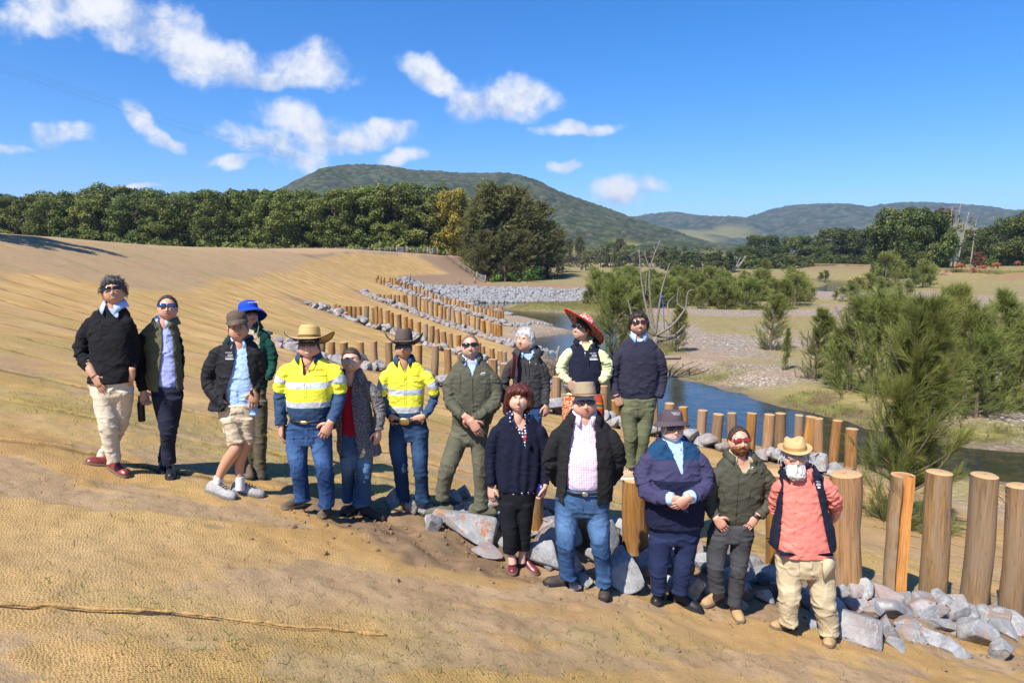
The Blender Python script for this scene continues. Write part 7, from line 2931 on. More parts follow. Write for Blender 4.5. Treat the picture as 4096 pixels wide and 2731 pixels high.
p.upper('shirt', [(r[0], r[1] + 40, r[2] - 20, r[3], r[4]) for r in rows[:6]] + [(740, 262, 458, .62, .02), (800, 285, 462, .6, .02), (838, 320, 464, .58, .02)], [], C_BLUEL, fold=.009)


def mary_logo(x, y, w, mat, segs=()):
    """small emblem: two words over a fish over two lines"""
    def f(ob, V, Q):
        h = w * .16
        sh = shape_join(text_shape('MARY RIVER', x, y + h, h, 0, w / (h * 9.6)), fish2d(x + w * .5, y + h * 1.0 + w * .22, w * .62, w * .22), text_shape('CATCHMENT', x, y + h + w * .55, h, 0, w / (h * 9.2)), bar2d(x, y + h + w * .62, x + w, y + h + w * .74))
        p_.decal(ob, V, Q, sh, mat)
        p_.lines(ob, V, Q, segs, M_SEAM)
    p_ = p
    return f


M_STITCH = mat_plain('stitching', (.05, .05, .06), .8, .1, 40, bump=0)
M_SEAM = mat_plain('dark_seam', (.018, .018, .016), .8, .1, 40, bump=0)
M_THREAD = mat_plain('pale_thread', (.55, .55, .52), .8, .1, 40, bump=0)
M_WTHREAD = mat_plain('white_thread', (.80, .80, .82), .8, .05, 40, bump=0)
p.upper('jacket', rows, [armL, armR], C_BLACKJ, fold=.007, thick=.006, cut=p.front_cut([(330, 312, 402), (400, 332, 404), (480, 330, 415), (560, 315, 428), (640, 285, 446), (700, 262, 455), (810, 255, 462)]), post=mary_logo(250, 425, 55, M_THREAD, [(235, 485, 330, 482, 2), (200, 520, 235, 700, 2)]))
p.collar((356, 392, .03), .076, .050, C_BLUEL, open_=.50, tips=.04, drop=.05)
p.collar((354, 396, .04), .095, .060, C_BLACKJ, open_=.68, tips=.02, drop=.03, name='jacket_collar', flare=.02)
p.legs('shorts', [(760, 200, 445, .6, .02), (810, 200, 445, .6, .02), (880, 212, 440, .58, .02)],
       [[(290, 850, 72), (305, 930, 66), (326, 1030, 58, -.02)], [(395, 850, 52), (400, 930, 48, .03), (404, 1025, 44, .05)]], C_STONE, fold=.010, seams=[(228, 905, 320, 885, 3), (238, 910, 250, 990, 2), (320, 890, 352, 985, 2)])
for k_, (a0, b0) in enumerate((((206, 1245), (198, 1305)), ((346, 1245), (348, 1305)))):
    mb = MB()
    p.tube(mb, [(a0[0], a0[1], 30, .0 if k_ == 0 else .06), ((a0[0] + b0[0]) / 2, (a0[1] + b0[1]) / 2, 30, 0 if k_ == 0 else .06), (b0[0], b0[1] + 30, 30, 0 if k_ == 0 else .06)], 16)
    p.part('sock', mb, C_WHITE)
M_LACE = mat_gloss('black_lace', (.02, .02, .02), .7, .2)
p.shoe((165, 1350), (285, 1392), L_GREY, S_GREY, foot=0, L=.31, laces=M_LACE)
p.shoe((318, 1352), (478, 1382), L_GREY, S_GREY, foot=1, L=.31, laces=M_LACE)
p.hair('hair', short_hair(.30, .03), H_SALT, None, 5)
M_CAP = mat_cloth('faded_brown_canvas', (0.115, 0.085, 0.062), .9)
cap = p.hat('cap', [(0, .088, .104), (.045, .088, .103), (.075, .076, .090), (.095, .045, .055)], lambda a: (.094 + .0 * a, .109 + .085 * max(0.0, -math.sin(a)) ** 3, -.012 - .035 * max(0.0, -math.sin(a)) ** 2 * (1 + abs(math.cos(a)))), M_CAP, center=(0, .02, .29), tilt=(-2, 0))
mb = MB()
mb.ellipsoid(cap_c := p.hat_tr(np.array([(0, 0, .097)]))[0], (.008, .008, .005), 8, 5)
mb.build('cap_button', M_CAP, cap)
bd = MB()
bd.add(p.hat_tr(np.array([(.025, -.100, .030), (.050, -.088, .030), (.050, -.086, .040), (.025, -.098, .040)])), [(0, 1, 2, 3)])
bd.build('cap_badge', mat_plain('red_badge', (.45, .05, .04), .7, .1, 10, bump=0), cap)


# ---- hi-vis work shirts
def mat_two(name, torso, sleeve, at0, x0):
    m, t = mat_new(name)
    a = t.attr('at')
    pz = t.tc('Object')
    n = t.noise(pz, 8, 4, .6)
    f = t.rng(a, .02, .05)
    c = t.mix(f, torso, sleeve)
    c = t.mix(t.rng(n, .3, .7, .2, 0), c, (0.008, 0.008, 0.008))
    set_base(t, c, .85, t.bump(t.noise(pz, 25, 3, .6), .3, .008), .2)
    return m


def mat_hivis(name, z_hi0, z_hi1, z_lo0, z_lo1, z_navy, band0, band1, arm_navy):
    m, t = mat_new(name)
    pz = t.tc('Object')
    s_ = t.n('ShaderNodeSeparateXYZ')
    t.L.new(pz, s_.inputs[0])
    zw = t.m('ADD', s_.outputs[2], t.m('MULTIPLY', t.m('SUBTRACT', t.noise(pz, 6, 2, .5), .5), .012))
    a = t.attr('at')
    n = t.noise(pz, 9, 4, .6)
    yel = t.mix(t.rng(n, .3, .7), (0.72, 0.70, 0.035), (0.86, 0.82, 0.075))
    nav = t.mix(t.rng(n, .3, .7), (0.020, 0.048, 0.105), (0.036, 0.075, 0.145))
    refl = t.mix(t.rng(t.noise(pz, 40, 3), .3, .7), (0.40, 0.43, 0.46), (0.52, 0.55, 0.58))
    isarm = t.m('GREATER_THAN', a, 0.0)

    def between(v, lo, hi):
        return t.m('MULTIPLY', t.m('GREATER_THAN', v, lo), t.m('LESS_THAN', v, hi))
    c_t = t.mix(t.m('LESS_THAN', zw, z_navy), yel, nav)
    rf_t = t.m('MAXIMUM', between(zw, z_hi0, z_hi1), between(zw, z_lo0, z_lo1))
    c_t = t.mix(rf_t, c_t, refl)
    c_a = t.mix(t.m('GREATER_THAN', a, arm_navy), yel, nav)
    c_a = t.mix(between(a, band0, band1), c_a, refl)
    set_base(t, t.mix(isarm, c_t, c_a), .8, t.bump(wrinkle(t, pz, 1.2), .45, .011), .25)
    return m


def hivis_post(p_, gx, gy, gs, pockets, hem):
    def f(ob, V, Q):
        # chest pocket flaps and their logo
        for (x0, y0, x1, y1) in pockets:
            P2, Fc = bar2d(x0, y0, x1, y1, 8)
            o = p_.decal(ob, V, Q, (P2, Fc), C_HV, 'pocket_flap', .006)
            md = o.modifiers.new('t', 'SOLIDIFY')
            md.thickness = .005
            P2, Fc = bar2d(x0, y1 - .5, x1, y1 + 1.5, 8)
        tw = text_shape('G', gx, gy, gs, 0, 1.15), text_shape('W', gx + gs * 1.12, gy, gs, 0, 1.0), text_shape('T', gx + gs * 2.35, gy, gs, 0, 1.05)
        p_.decal(ob, V, Q, shape_join(tw[0], tw[2]), M_LOGOK, 'logo')
        p_.decal(ob, V, Q, shape_join(tw[1], ([(gx + gs * 3.4, gy - gs), (gx + gs * 3.9, gy - gs * 1.1), (gx + gs * 3.55, gy - gs * .4), (gx + gs * 3.8, gy - gs * .45), (gx + gs * 3.2, gy + gs * .4)], [(0, 1, 2), (2, 3, 4)])), M_LOGOR, 'logo')
        p_.lines(ob, V, Q, hem, M_SEAMY)
    return f


M_SEAMY = mat_plain('shirt_seam', (.40, .38, .03), .8, .1, 40, bump=0)
M_LOGOK = mat_plain('dark_embroidery', (.06, .06, .05), .8, .1, 40, bump=0)
M_LOGOR = mat_plain('red_embroidery', (.75, .10, .03), .8, .1, 40, bump=0)
C_HV = mat_cloth('hivis_yellow', (0.80, 0.77, 0.055), .8)

# ---- 5: man in straw hat
p = Person(Z2, None, [(690, 1478), (890, 1525)], 'stout man in straw hat and yellow and navy work shirt, hands at his sides', SK_PINK)
p.head((800, 290), (805, 462), yaw=4, smile=.65, wide=1.10, jaw=1.5)
p.neck((805, 488), .068)
rows = T([(455, 728, 880), (482, 690, 925), (520, 662, 955), (580, 655, 960), (650, 656, 960), (720, 658, 962), (780, 662, 955), (830, 672, 942), (868, 690, 930)], belly=.80)
armL = [(650, 525, 50), (622, 610, 50), (610, 700, 46), (612, 800, 42, -.02), (616, 905, 40, -.04)]
armR = [(970, 525, 50), (1000, 610, 50), (1008, 705, 46, .02), (985, 800, 41, -.06), (950, 890, 38, -.14)]
w0, d_, a_, n_ = p.hand((617, 905), (617, 960), palm_n=(.75, .5, 0), curl=.45, thumb=-1, wdy=-.04, size=1.08)
p.hand((942, 893), (918, 938), palm_n=(-.25, .9, 0), curl=.45, thumb=-1, wdy=-.16, size=1.08)
p.body(rows)
zz = lambda y: p.P(800, y)[2]
HV = mat_hivis('hivis_shirt_straw', zz(652), zz(614), zz(775), zz(738), zz(770), .34, .58, .92)
p.upper('work_shirt', rows, [armL, armR], HV, fold=.006, cut=p.front_cut([(440, 757, 855), (500, 772, 828), (560, 782, 802), (578, 789, 795)]), post=hivis_post(p, 846, 550, 13, [(640, 572, 730, 582), (828, 570, 915, 582)], [(770, 585, 772, 735, 2), (783, 585, 785, 735, 2), (640, 640, 640, 590, 2), (915, 640, 915, 590, 2)]))
p.collar((805, 492, .03), .088, .055, C_NAVYCOL, open_=.60, tips=.045, drop=.055, flare=.03)
p.belt(866, 690, 928, L_BLACK, G_BRASS, dr=.80, h=16, bx=800, bw=.036, bh=.014)
p.legs('jeans', [(850, 676, 945, .74, .02), (905, 660, 950, .70, .02), (985, 655, 950, .62, .02), (1030, 680, 935, .6, .02)],
       [[(722, 940, 76), (722, 1070, 72), (735, 1190, 60, -.03), (752, 1310, 53, 0), (762, 1415, 54, 0)], [(880, 940, 78), (888, 1070, 72), (905, 1200, 62, -.03), (918, 1330, 56, 0), (922, 1450, 57, 0)]], D_BLUE, fold=.011, seams=[(795, 885, 792, 1000, 2.5), (685, 890, 720, 930, 2), (905, 890, 870, 930, 2)])
p.shoe((752, 1450), (640, 1460), L_BROWN, S_BROWN, foot=0, L=.29)
p.shoe((925, 1480), (880, 1522), L_BROWN, S_BROWN, foot=1, L=.30)
p.hair('hair', short_hair(.3, .03), H_DARK, None, 5)
M_STRAW, t = mat_new('woven_straw')
pz = t.tc('Object')
br_ = t.m('MULTIPLY', t.m('ADD', t.m('SINE', t.m('MULTIPLY', t.vm('LENGTH', t.vm('SUBTRACT', pz, tuple(p.hc))), 620.0)), 1.0), .5)
set_base(t, t.mix(t.m('MULTIPLY', br_, t.noise(pz, 90, 3)), (.62, .43, .17), (.30, .18, .05)), .75, t.bump(br_, .5, .004), .3)
M_HATBAND = mat_cloth('brown_ribbon', (.16, .095, .04), .8)
M_NEDGE = mat_cloth('navy_binding', (.018, .018, .045), .85)
p.hat('straw_hat', [(0, .094, .108), (.05, .091, .104), (.095, .085, .098), (.115, .070, .084), (.118, .03, .04)], lambda a: (.205, .185, .062 * abs(math.cos(a)) ** 3 - .022 * abs(math.sin(a))), M_STRAW, center=(0, .02, .29), tilt=(-2, 0), band_mat=M_HATBAND, band_h=.028, edge_mat=M_NEDGE, scale=1.05)
p.glasses(G_BLACK, G_FRAME, w=.30, h=.145, z=.07)
nk = MB()
nk.tube(catmull([p.P(763, 490, -.075), p.P(776, 515, -.105), p.P(800, 505, -.112), p.P(842, 478, -.08)], 14), .0028, 5)
nk.ellipsoid(p.P(775, 520, -.115), (.008, .006, .010), 8, 6)
nk.build('necklace', mat_gloss('cord', (.03, .02, .015), .6, .3), p.e)
ph = MB()
cph = w0 + d_ * .075 + n_ * .035
R3 = np.stack([a_, n_, d_], 1)
bx_ = np.array([(sx_ * .034, sy_ * .006, sz_ * .065) for sz_ in (-1, 1) for sy_ in (-1, 1) for sx_ in (-1, 1)])
ph.add(bx_ @ R3.T + cph, [(0, 1, 3, 2), (4, 6, 7, 5), (0, 4, 5, 1), (2, 3, 7, 6), (0, 2, 6, 4), (1, 5, 7, 3)])
ph.build('mobile_phone', mat_gloss('phone_glass', (.012, .012, .014), .15, .6), None, smooth=False, loc=tuple(p.org), label='dark mobile phone in the hand of the man in the straw hat', cat='phone')

# ---- 6: woman in grey cardigan
p = Person(Z3, None, [(-5, 1400), (140, 1450)], 'woman in grey knitted cardigan, red top and flared jeans', SK_FAIR)
p.head((5, 222), (12, 408), yaw=6, smile=.7, wide=1.06, jaw=1.2, brow=.6)
p.neck((5, 440), .055)
rows = T([(420, -50, 62), (452, -92, 108), (500, -105, 130), (570, -100, 135), (660, -95, 145), (760, -95, 165), (860, -90, 190), (945, -85, 215), (985, -75, 220)], belly=.68)
red = [(r[0], r[1] + 22, min(r[2] - 25, 100), r[3], r[4]) for r in rows[:6]] + [(820, -78, 92, .66, .02), (858, -78, 92, .66, .02)]
armR = [(130, 495, 46), (175, 575, 48), (205, 665, 46, 0), (205, 750, 40, -.04), (198, 818, 35, -.06)]
armL = [(-95, 495, 42, .02), (-125, 600, 42, .08), (-130, 700, 40, .10), (-110, 810, 34, .06)]
p.hand((197, 822), (192, 878), palm_n=(-.6, .6, 0), curl=.45, thumb=-1, wdy=-.06, size=.95)
p.body([(r[0], r[1] + 10, r[2] - 10, r[3], r[4]) for r in rows[:5]])
p.upper('top', red, [], C_RED, fold=.004, cut=p.front_cut([(400, -60, 66), (440, -48, 50), (490, -32, 36), (512, -12, 18)]))
M_MEL, t = mat_new('grey_melange_knit')
pz = t.tc('Object')
n1_ = t.noise(t.vm('MULTIPLY', pz, (1, 1, .6)), 150, 3, .7)
set_base(t, t.ramp(n1_, [(.32, (.030, .027, .030)), (.5, (.115, .105, .105)), (.66, (.42, .40, .39))]), .95, t.bump(n1_, .7, .008), .15)
p.upper('cardigan', rows, [armR, armL], M_MEL, fold=.006, thick=.010, cut=p.front_cut([(410, -55, 52), (450, -60, 42), (520, -55, 22), (600, -50, 22), (700, -50, 36), (800, -48, 52), (900, -48, 66), (990, -48, 86)]))
p.collar((8, 462, .03), .085, .045, M_MEL, open_=.75, tips=.10, drop=.10, flare=.06, thick=.012)
p.legs('jeans', [(835, -82, 95, .64, .02), (890, -92, 118, .64, .02), (960, -90, 150, .6, .02)],
       [[(100, 930, 66), (100, 1030, 64), (95, 1130, 58, -.02), (86, 1240, 62, 0), (80, 1335, 74, 0)], [(-20, 930, 60), (-15, 1030, 58), (-12, 1130, 50, .05), (-8, 1240, 50, .1), (-5, 1320, 54, .1)]], D_PALE, fold=.009)
p.shoe((80, 1405), (225, 1450), L_DKBR, S_BLACK, foot=1, L=.27, width=.09)
p.shoe((30, 1375), (-20, 1400), L_DKBR, S_BLACK, foot=0, L=.26, width=.09)
p.hair('hair', lambda x, y, z: .045 * sstep(.44, .60, z + .55 * sstep(-.70, -.05, y) + .15 * sstep(0, .6, y)) - .003, H_BRN, (90, .16, .010, lambda d: (d[0] * .3, .9, -.2)), 9)

# ---- 7: man in brown felt hat
p = Person(Z3, None, [(345, 1400), (545, 1415)], 'man in brown felt cowboy hat and yellow work shirt, thumbs by his big buckle', SK_TAN)
p.head((372, 158), (374, 312), yaw=2, smile=.2, wide=1.03)
p.neck((380, 352), .060)
rows = T([(328, 318, 440), (352, 275, 490), (392, 252, 520), (450, 258, 526), (530, 266, 520), (610, 272, 514), (680, 280, 508), (722, 285, 505)])
armL = [(245, 425, 42), (225, 515, 40), (222, 595, 36, .03), (250, 665, 32, 0), (285, 728, 28, -.07)]
armR = [(540, 425, 42), (575, 510, 40), (588, 590, 36, .03), (560, 660, 32, 0), (515, 722, 28, -.07)]
p.hand((288, 730), (325, 752), palm_n=(0, .9, .2), curl=.55, thumb=-1, wdy=-.08)
p.hand((510, 724), (470, 742), palm_n=(0, .9, .2), curl=.55, thumb=1, wdy=-.08)
p.body(rows)
zz = lambda y: p.P(390, y)[2]
HV7 = mat_hivis('hivis_shirt_felt', zz(565), zz(525), zz(688), zz(645), zz(686), .34, .56, .86)
p.upper('work_shirt', rows, [armL, armR], HV7, fold=.006, cut=p.front_cut([(315, 345, 418), (370, 362, 408), (405, 382, 392)]), post=hivis_post(p, 438, 446, 12, [(272, 478, 340, 488), (430, 470, 505, 481)], [(378, 410, 378, 640, 2), (392, 410, 392, 640, 2)]))
p.collar((380, 362, .03), .080, .05, C_NAVYCOL, open_=.52, tips=.045, drop=.05, flare=.028)
p.belt(740, 275, 520, L_BLACK, G_BRASS, dr=.62, h=20, bx=393, bw=.053, bh=.037)
p.legs('jeans', [(715, 280, 515, .62, .02), (770, 270, 540, .62, .02), (850, 268, 548, .58, .02), (890, 290, 530, .58, .02)],
       [[(335, 820, 70), (335, 950, 66), (350, 1075, 55, -.03), (362, 1200, 50, 0), (375, 1310, 52, 0)], [(480, 820, 70), (485, 950, 64), (492, 1080, 54, -.03), (500, 1210, 50, 0), (508, 1335, 56, 0)]], D_DARK, fold=.011, seams=[(402, 770, 405, 870, 2.5)])
p.shoe((400, 1362), (305, 1400), L_TAN, S_BROWN, foot=0, L=.30)
p.shoe((480, 1380), (592, 1415), L_TAN, S_BROWN, foot=1, L=.30)
p.hair('hair', short_hair(.3, .03), H_DARK, None, 5)
M_FELT = mat_cloth('brown_felt', (.105, .078, .062), .9, weave=120)
M_FELTB = mat_cloth('dark_felt_band', (.07, .05, .04), .85)
p.hat('cowboy_hat', [(0, .090, .106), (.05, .086, .102), (.10, .080, .098), (.135, .066, .086), (.142, .03, .045)], lambda a: (.190, .165, .095 * abs(math.cos(a)) ** 4 - .022 * abs(math.sin(a))), M_FELT, center=(0, .02, .29), tilt=(-2, 0), band_mat=M_FELTB, band_h=.018, dent=.022, pinch=.18)
p.glasses(G_BLACK, G_FRAME, w=.30, h=.14, z=.06)

# ---- 8: man in olive rain jacket, hands clasped
p = Person(Z3, 6.62, [(622, 1385), (920, 1430)], 'sunglassed man with cropped hair in olive jacket and trousers, hands clasped in front', SK_PINK, feet_on=(6.62, float(at_y(1880, 2058, 6.62)[2])))
p.head((833, 142), (842, 312), yaw=3, smile=.75, stub=.55, stubcol=(.38, .30, .25))
p.neck((842, 345), .062)
rows = T([(322, 768, 922), (350, 738, 958), (388, 702, 995), (440, 695, 1005), (530, 702, 1008), (630, 710, 1010), (710, 712, 1005), (772, 710, 985)])
armL = [(712, 430, 50), (692, 520, 50), (705, 625, 46, -.06), (755, 690, 41, -.18), (800, 722, 37, -.24)]
armR = [(1000, 430, 50), (1018, 530, 50), (1008, 635, 46, -.06), (935, 700, 41, -.18), (858, 738, 36, -.24)]
p.hand((800, 722), (838, 758), palm_n=(-.1, .9, .3), curl=.6, thumb=-1, wdy=-.25, size=1.05)
p.hand((845, 755), (882, 812), palm_n=(-.1, .9, .2), curl=.4, thumb=1, wdy=-.27, size=1.05)
p.body(rows)


def cut_and_logo(p_, x, y, w, segs=()):
    def f(ob, V, Q):
        p_.lines(ob, V, Q, segs, M_SEAM)
        sh = shape_join(text_shape('Kathmandu', x, y, w * .17, .03, .62), ([(x + w * .1, y - w * .22), (x + w * .32, y - w * .36), (x + w * .45, y - w * .28), (x + w * .62, y - w * .38), (x + w * .85, y - w * .2), (x + w * .45, y - w * .24)], [(0, 1, 2, 5), (5, 2, 3, 4)]))
        p_.decal(ob, V, Q, sh, M_WTHREAD)
    return f


p.upper('rain_jacket', rows, [armL, armR], C_OLIVE, fold=.007, thick=.005, cut=p.front_cut([(300, 800, 888), (345, 815, 885), (390, 838, 870), (430, 848, 856)]), post=cut_and_logo(p, 906, 432, 46, [(852, 430, 860, 775, 3.5), (768, 420, 765, 560, 2.5), (945, 510, 945, 590, 2.5), (775, 655, 770, 740, 2.5)]))
p.upper('shirt', [(r[0], r[1] + 14, r[2] - 14, r[3], r[4]) for r in rows[:5]], [], C_BLUE, shrink=.95, fold=.003)
p.collar((845, 362, .03), .078, .055, C_BLUE, open_=.45, tips=.04, drop=.05)
p.collar((843, 368, .04), .100, .070, C_OLIVE, open_=.55, tips=.015, drop=.03, name='jacket_collar', flare=.02)
p.legs('trousers', [(755, 708, 972, .6, .02), (815, 700, 968, .6, .02), (890, 690, 958, .58, .02), (925, 715, 940, .55, .02)],
       [[(765, 850, 74), (725, 960, 72), (682, 1080, 62, -.05), (655, 1190, 54, -.02), (640, 1300, 52, 0)], [(898, 850, 66), (900, 960, 62), (906, 1090, 54, -.03), (912, 1230, 50, 0), (915, 1365, 54, 0)]], C_OLPANT, fold=.009)
p.shoe((632, 1372), (618, 1392), L_OLV, S_BLACK, foot=0, L=.29)
p.shoe((895, 1410), (955, 1430), L_OLV, S_BLACK, foot=1, L=.29)
p.hair('hair', short_hair(.66, .03), H_SAND, None, 5)
p.glasses(G_BLACK, G_FRAME, w=.30, h=.14, z=.075)

# ---- 9: woman with silver hair, standing on a post behind
Yp, Zp = POST_TOP[2128]
p = Person(Z4, Yp, [(425, 1387), (455, 1387)], 'silver haired woman in charcoal zip hoodie with a camera strap on her shoulder', SK_WARM, feet_on=(Yp, Zp))
p.head((392, 246), (374, 427), yaw=-30, smile=.45, brow=.6)
p.neck((400, 458), .050)
rows = T([(440, 335, 470), (468, 292, 500), (510, 265, 522), (570, 272, 520), (650, 290, 518), (740, 292, 520), (810, 285, 524), (850, 285, 524)])
armL = [(268, 520, 38), (240, 610, 38), (225, 700, 35, 0), (228, 780, 30, -.03), (236, 832, 26, -.04)]
armR = [(515, 520, 38), (535, 610, 37), (545, 700, 34, 0), (545, 780, 30, -.03), (545, 835, 26, -.04)]
p.hand((236, 834), (235, 872), palm_n=(.5, .7, 0), curl=.7, thumb=1, wdy=-.04, size=.9)
p.hand((545, 838), (547, 878), palm_n=(-.5, .7, 0), curl=.8, thumb=-1, wdy=-.04, size=.9)
p.body(rows)
p.upper('hooded_jacket', rows, [armL, armR], C_CHAR, fold=.006, thick=.006, cut=p.front_cut([(430, 345, 448), (455, 360, 440), (482, 395, 425), (495, 408, 418)]), post=cut_and_logo(p, 454, 530, 22, [(412, 500, 424, 845, 3)]))
p.upper('shirt', [(r[0], r[1] + 12, r[2] - 12, r[3], r[4]) for r in rows[:4]], [], C_BLUEL, shrink=.95, fold=.003)
p.collar((402, 470, .03), .070, .05, C_BLUEL, open_=.5, tips=.04, drop=.05)
p.collar((402, 476, .05), .105, .06, C_CHAR, open_=.65, tips=.03, drop=.065, name='hood', flare=.05, thick=.01)
zp = MB()
zp.tube([p.P(418, 500, -.135), p.P(418, 560, -.14)], .003, 4)
zp.build('zip_pull', G_STEEL, p.e)
for x_ in (352, 480):
    mb = MB()
    mb.tube([p.P(x_, 470, -.11), p.P(x_ - 2 if x_ < 400 else x_ + 4, 540, -.145)], .004, 5)
    mb.build('drawstring', C_BLACK, p.e)
st_ = MB()
Pst = catmull([p.P(300, 436, .0), p.P(306, 480, -.11), p.P(298, 560, -.13), p.P(290, 640, -.12)], 12)
st_.loft(np.array([Pst + [-.022, 0, 0], Pst + [0, -.004, 0], Pst + [.022, 0, 0]]), False)
so_ = st_.build('camera_strap', C_BLACK, None, loc=tuple(p.org), label='black camera strap with red edges over the silver haired woman shoulder', cat='strap')
for q in (-.022, .022):
    mb = MB()
    mb.tube(Pst + [q, -.003, 0], .003, 4)
    mb.build('strap_piping', mat_plain('red_piping', (.35, .03, .03), .7, .1, 10, bump=0), so_)
cm = MB()
cc_ = p.P(205, 790, -.06)
dirc = np.array([-.75, -.55, -.2])
dirc /= np.linalg.norm(dirc)
cm.tube(np.array([cc_ + dirc * q for q in (-.05, -.02, .03, .05, .052, .10, .102)]), [.036, .036, .036, .036, .043, .043, .036], 20)
co_ = cm.build('camera_lens', mat_gloss('camera_black', (.010, .010, .011), .35, .4), None, loc=tuple(p.org), label='black camera lens poking out at the silver haired woman hip', cat='camera')
p.legs('jeans', [(835, 292, 520, .6, .02), (890, 290, 522, .6, .02), (950, 298, 515, .58, .02)], [[(352, 930, 56), (375, 1060, 52), (395, 1180, 42), (412, 1345, 34)], [(462, 930, 56), (458, 1060, 50), (458, 1180, 42), (462, 1345, 34)]], D_BLUE, fold=.008)
p.shoe((418, 1375), (412, 1392), L_BROWN, S_BLACK, foot=0, L=.24, width=.085)
p.shoe((458, 1375), (462, 1392), L_BROWN, S_BLACK, foot=1, L=.24, width=.085)
p.hair('hair', lambda x, y, z: .11 * sstep(.36, .60, z + .42 * sstep(-.75, -.1, y) + .22 * sstep(0, .7, y) + .1 * np.abs(x)) - .003, H_GREY, (380, .24, .010, lambda d: (d[0] * .6 - .2, d[1] * .3, -.5 + d[2])), 9)

# ---- 10: woman with the red hat
Yp, Zp = POST_TOP[2345]
p = Person(Z4, Yp, [(835, 1398), (866, 1398)], 'laughing woman in wide red patterned hat and navy vest over yellow shirt', SK_WARM, feet_on=(Yp, Zp))
p.head((826, 172), (798, 338), yaw=-42, smile=.95, brow=.5)
p.neck((842, 385), .050)
rows = T([(365, 775, 905), (390, 735, 945), (430, 715, 965), (500, 716, 966), (590, 720, 964), (680, 722, 960), (740, 718, 958), (768, 735, 945)])
sh_rows = [(r[0], r[1] + 6, r[2] - 6, r[3], r[4]) for r in rows[:7]] + [(785, 672, 972, .55, .02)]
armL = [(712, 430, 42), (672, 515, 42), (660, 590, 40, 0), (690, 640, 36, -.03), (722, 668, 33, -.06)]
armR = [(970, 430, 42), (1005, 510, 42), (1015, 580, 40, 0), (990, 635, 36, -.03), (955, 662, 33, -.06)]
p.hand((722, 664), (742, 700), palm_n=(0, .9, 0), curl=.2, thumb=1, wdy=-.07, size=.92)
p.body(rows)
p.upper('shirt', sh_rows, [armL, armR], C_YEL, fold=.008)
p.upper('vest', [(r[0], r[1] - 2, r[2] + 2, r[3] * 1.07, r[4]) for r in rows], [], C_NAVYV, fold=.004, thick=.006, cut=p.front_cut([(355, 792, 892), (380, 812, 880), (410, 832, 862), (425, 842, 850)]), post=mary_logo(878, 440, 62, M_WTHREAD, [(843, 430, 840, 765, 3), (740, 590, 770, 735, 2), (950, 590, 925, 735, 2)]))
p.collar((843, 398, .03), .070, .055, C_YEL, open_=.5, tips=.05, drop=.05)
p.collar((843, 402, .04), .092, .055, C_NAVYV, open_=.72, tips=.03, drop=.04, name='vest_collar', flare=.03, thick=.008)
zp = MB()
zp.tube([p.P(842, 428, -.145), p.P(842, 478, -.155)], .004, 4)
zp.build('zip_pull', G_STEEL, p.e)
M_SKIRT, t = mat_new('printed_skirt')
pz = t.tc('Object')
vd = t.voro(t.vm('MULTIPLY', pz, (1, .2, 1)), 24)
s_ = t.n('ShaderNodeSeparateXYZ')
t.L.new(pz, s_.inputs[0])
ring = t.m('SINE', t.m('MULTIPLY', vd, 20.0))
c1 = t.mix(t.m('GREATER_THAN', ring, .25), (.42, .05, .02), (.60, .42, .22))
stripe = t.m('SINE', t.m('MULTIPLY', t.m('ADD', s_.outputs[2], t.m('MULTIPLY', s_.outputs[0], .25)), 48.0))
c2 = t.mix(t.m('GREATER_THAN', stripe, .1), (.55, .07, .025), (.80, .22, .03))
c2 = t.mix(t.m('GREATER_THAN', stripe, .86), c2, (.02, .14, .06))
c_ = t.mix(t.m('GREATER_THAN', s_.outputs[0], float(p.P(790, 800)[0])), c1, c2)
set_base(t, c_, .9)
mb = MB()
R = p.rings([(750, 700, 962, .6, .02), (800, 672, 980, .6, .02), (880, 664, 988, .6, .02), (980, 668, 985, .6, .02), (1120, 680, 978, .6, .02)], m=64)
an = np.linspace(0, 2 * np.pi, 64, endpoint=False)
for i in range(len(R)):
    c = R[i].mean(0)
    R[i] = c + (R[i] - c) * (1 + .02 * np.sin(an * 11 + i * .3) * i / len(R))[:, None]
mb.loft(R, True, False, False)
p.part('skirt', mb, M_SKIRT)
p.skin_tube([(800, 670, 46), (790, 1050, 36), (810, 1200, 32), (830, 1370, 22)])
p.skin_tube([(880, 670, 46), (890, 1050, 36), (880, 1200, 32), (866, 1370, 22)])
p.shoe((834, 1385), (828, 1402), L_BROWN, S_BLACK, foot=0, L=.24, width=.085)
p.shoe((866, 1385), (870, 1402), L_BROWN, S_BLACK, foot=1, L=.24, width=.085)
# (legs were added after body(): keep them in a mesh of their own skin)
p.hair('hair', lambda x, y, z: .04 * sstep(.2, .4, z + .5 * sstep(-.6, 0, y)) - .003, H_BRN, None, 2)
M_REDHAT, t = mat_new('red_print_straw')
pz = t.tc('Object')
n_ = t.noise(pz, 34, 3, .6, .5)
set_base(t, t.mix(t.rng(n_, .48, .56), (.62, .035, .03), (.78, .55, .50)), .8, t.bump(t.noise(pz, 160, 2), .4, .004), .2)
M_REDUN, t = mat_new('red_print_lining')
pz = t.tc('Object')
n_ = t.noise(pz, 40, 3, .6, .6)
set_base(t, t.mix(t.rng(n_, .46, .56), (.30, .04, .035), (.50, .28, .18)), .85, t.bump(t.noise(pz, 160, 2), .4, .004), .2)
ht = p.hat('sun_hat', [(0, .095, .108), (.05, .092, .105), (.085, .075, .090), (.10, .04, .05)], lambda a: (.255, .250, .020 * math.cos(2 * a) - .015), M_REDHAT, center=(0, .12, .27), tilt=(-26, 14), brim_mat=M_REDUN)
pom = MB()
ringP = p.hat_tr(p.hat_ring)
for i in range(0, 48, 1):
    pom.ellipsoid(ringP[i] + [0, 0, -.004], (.010, .010, .010), 7, 5)
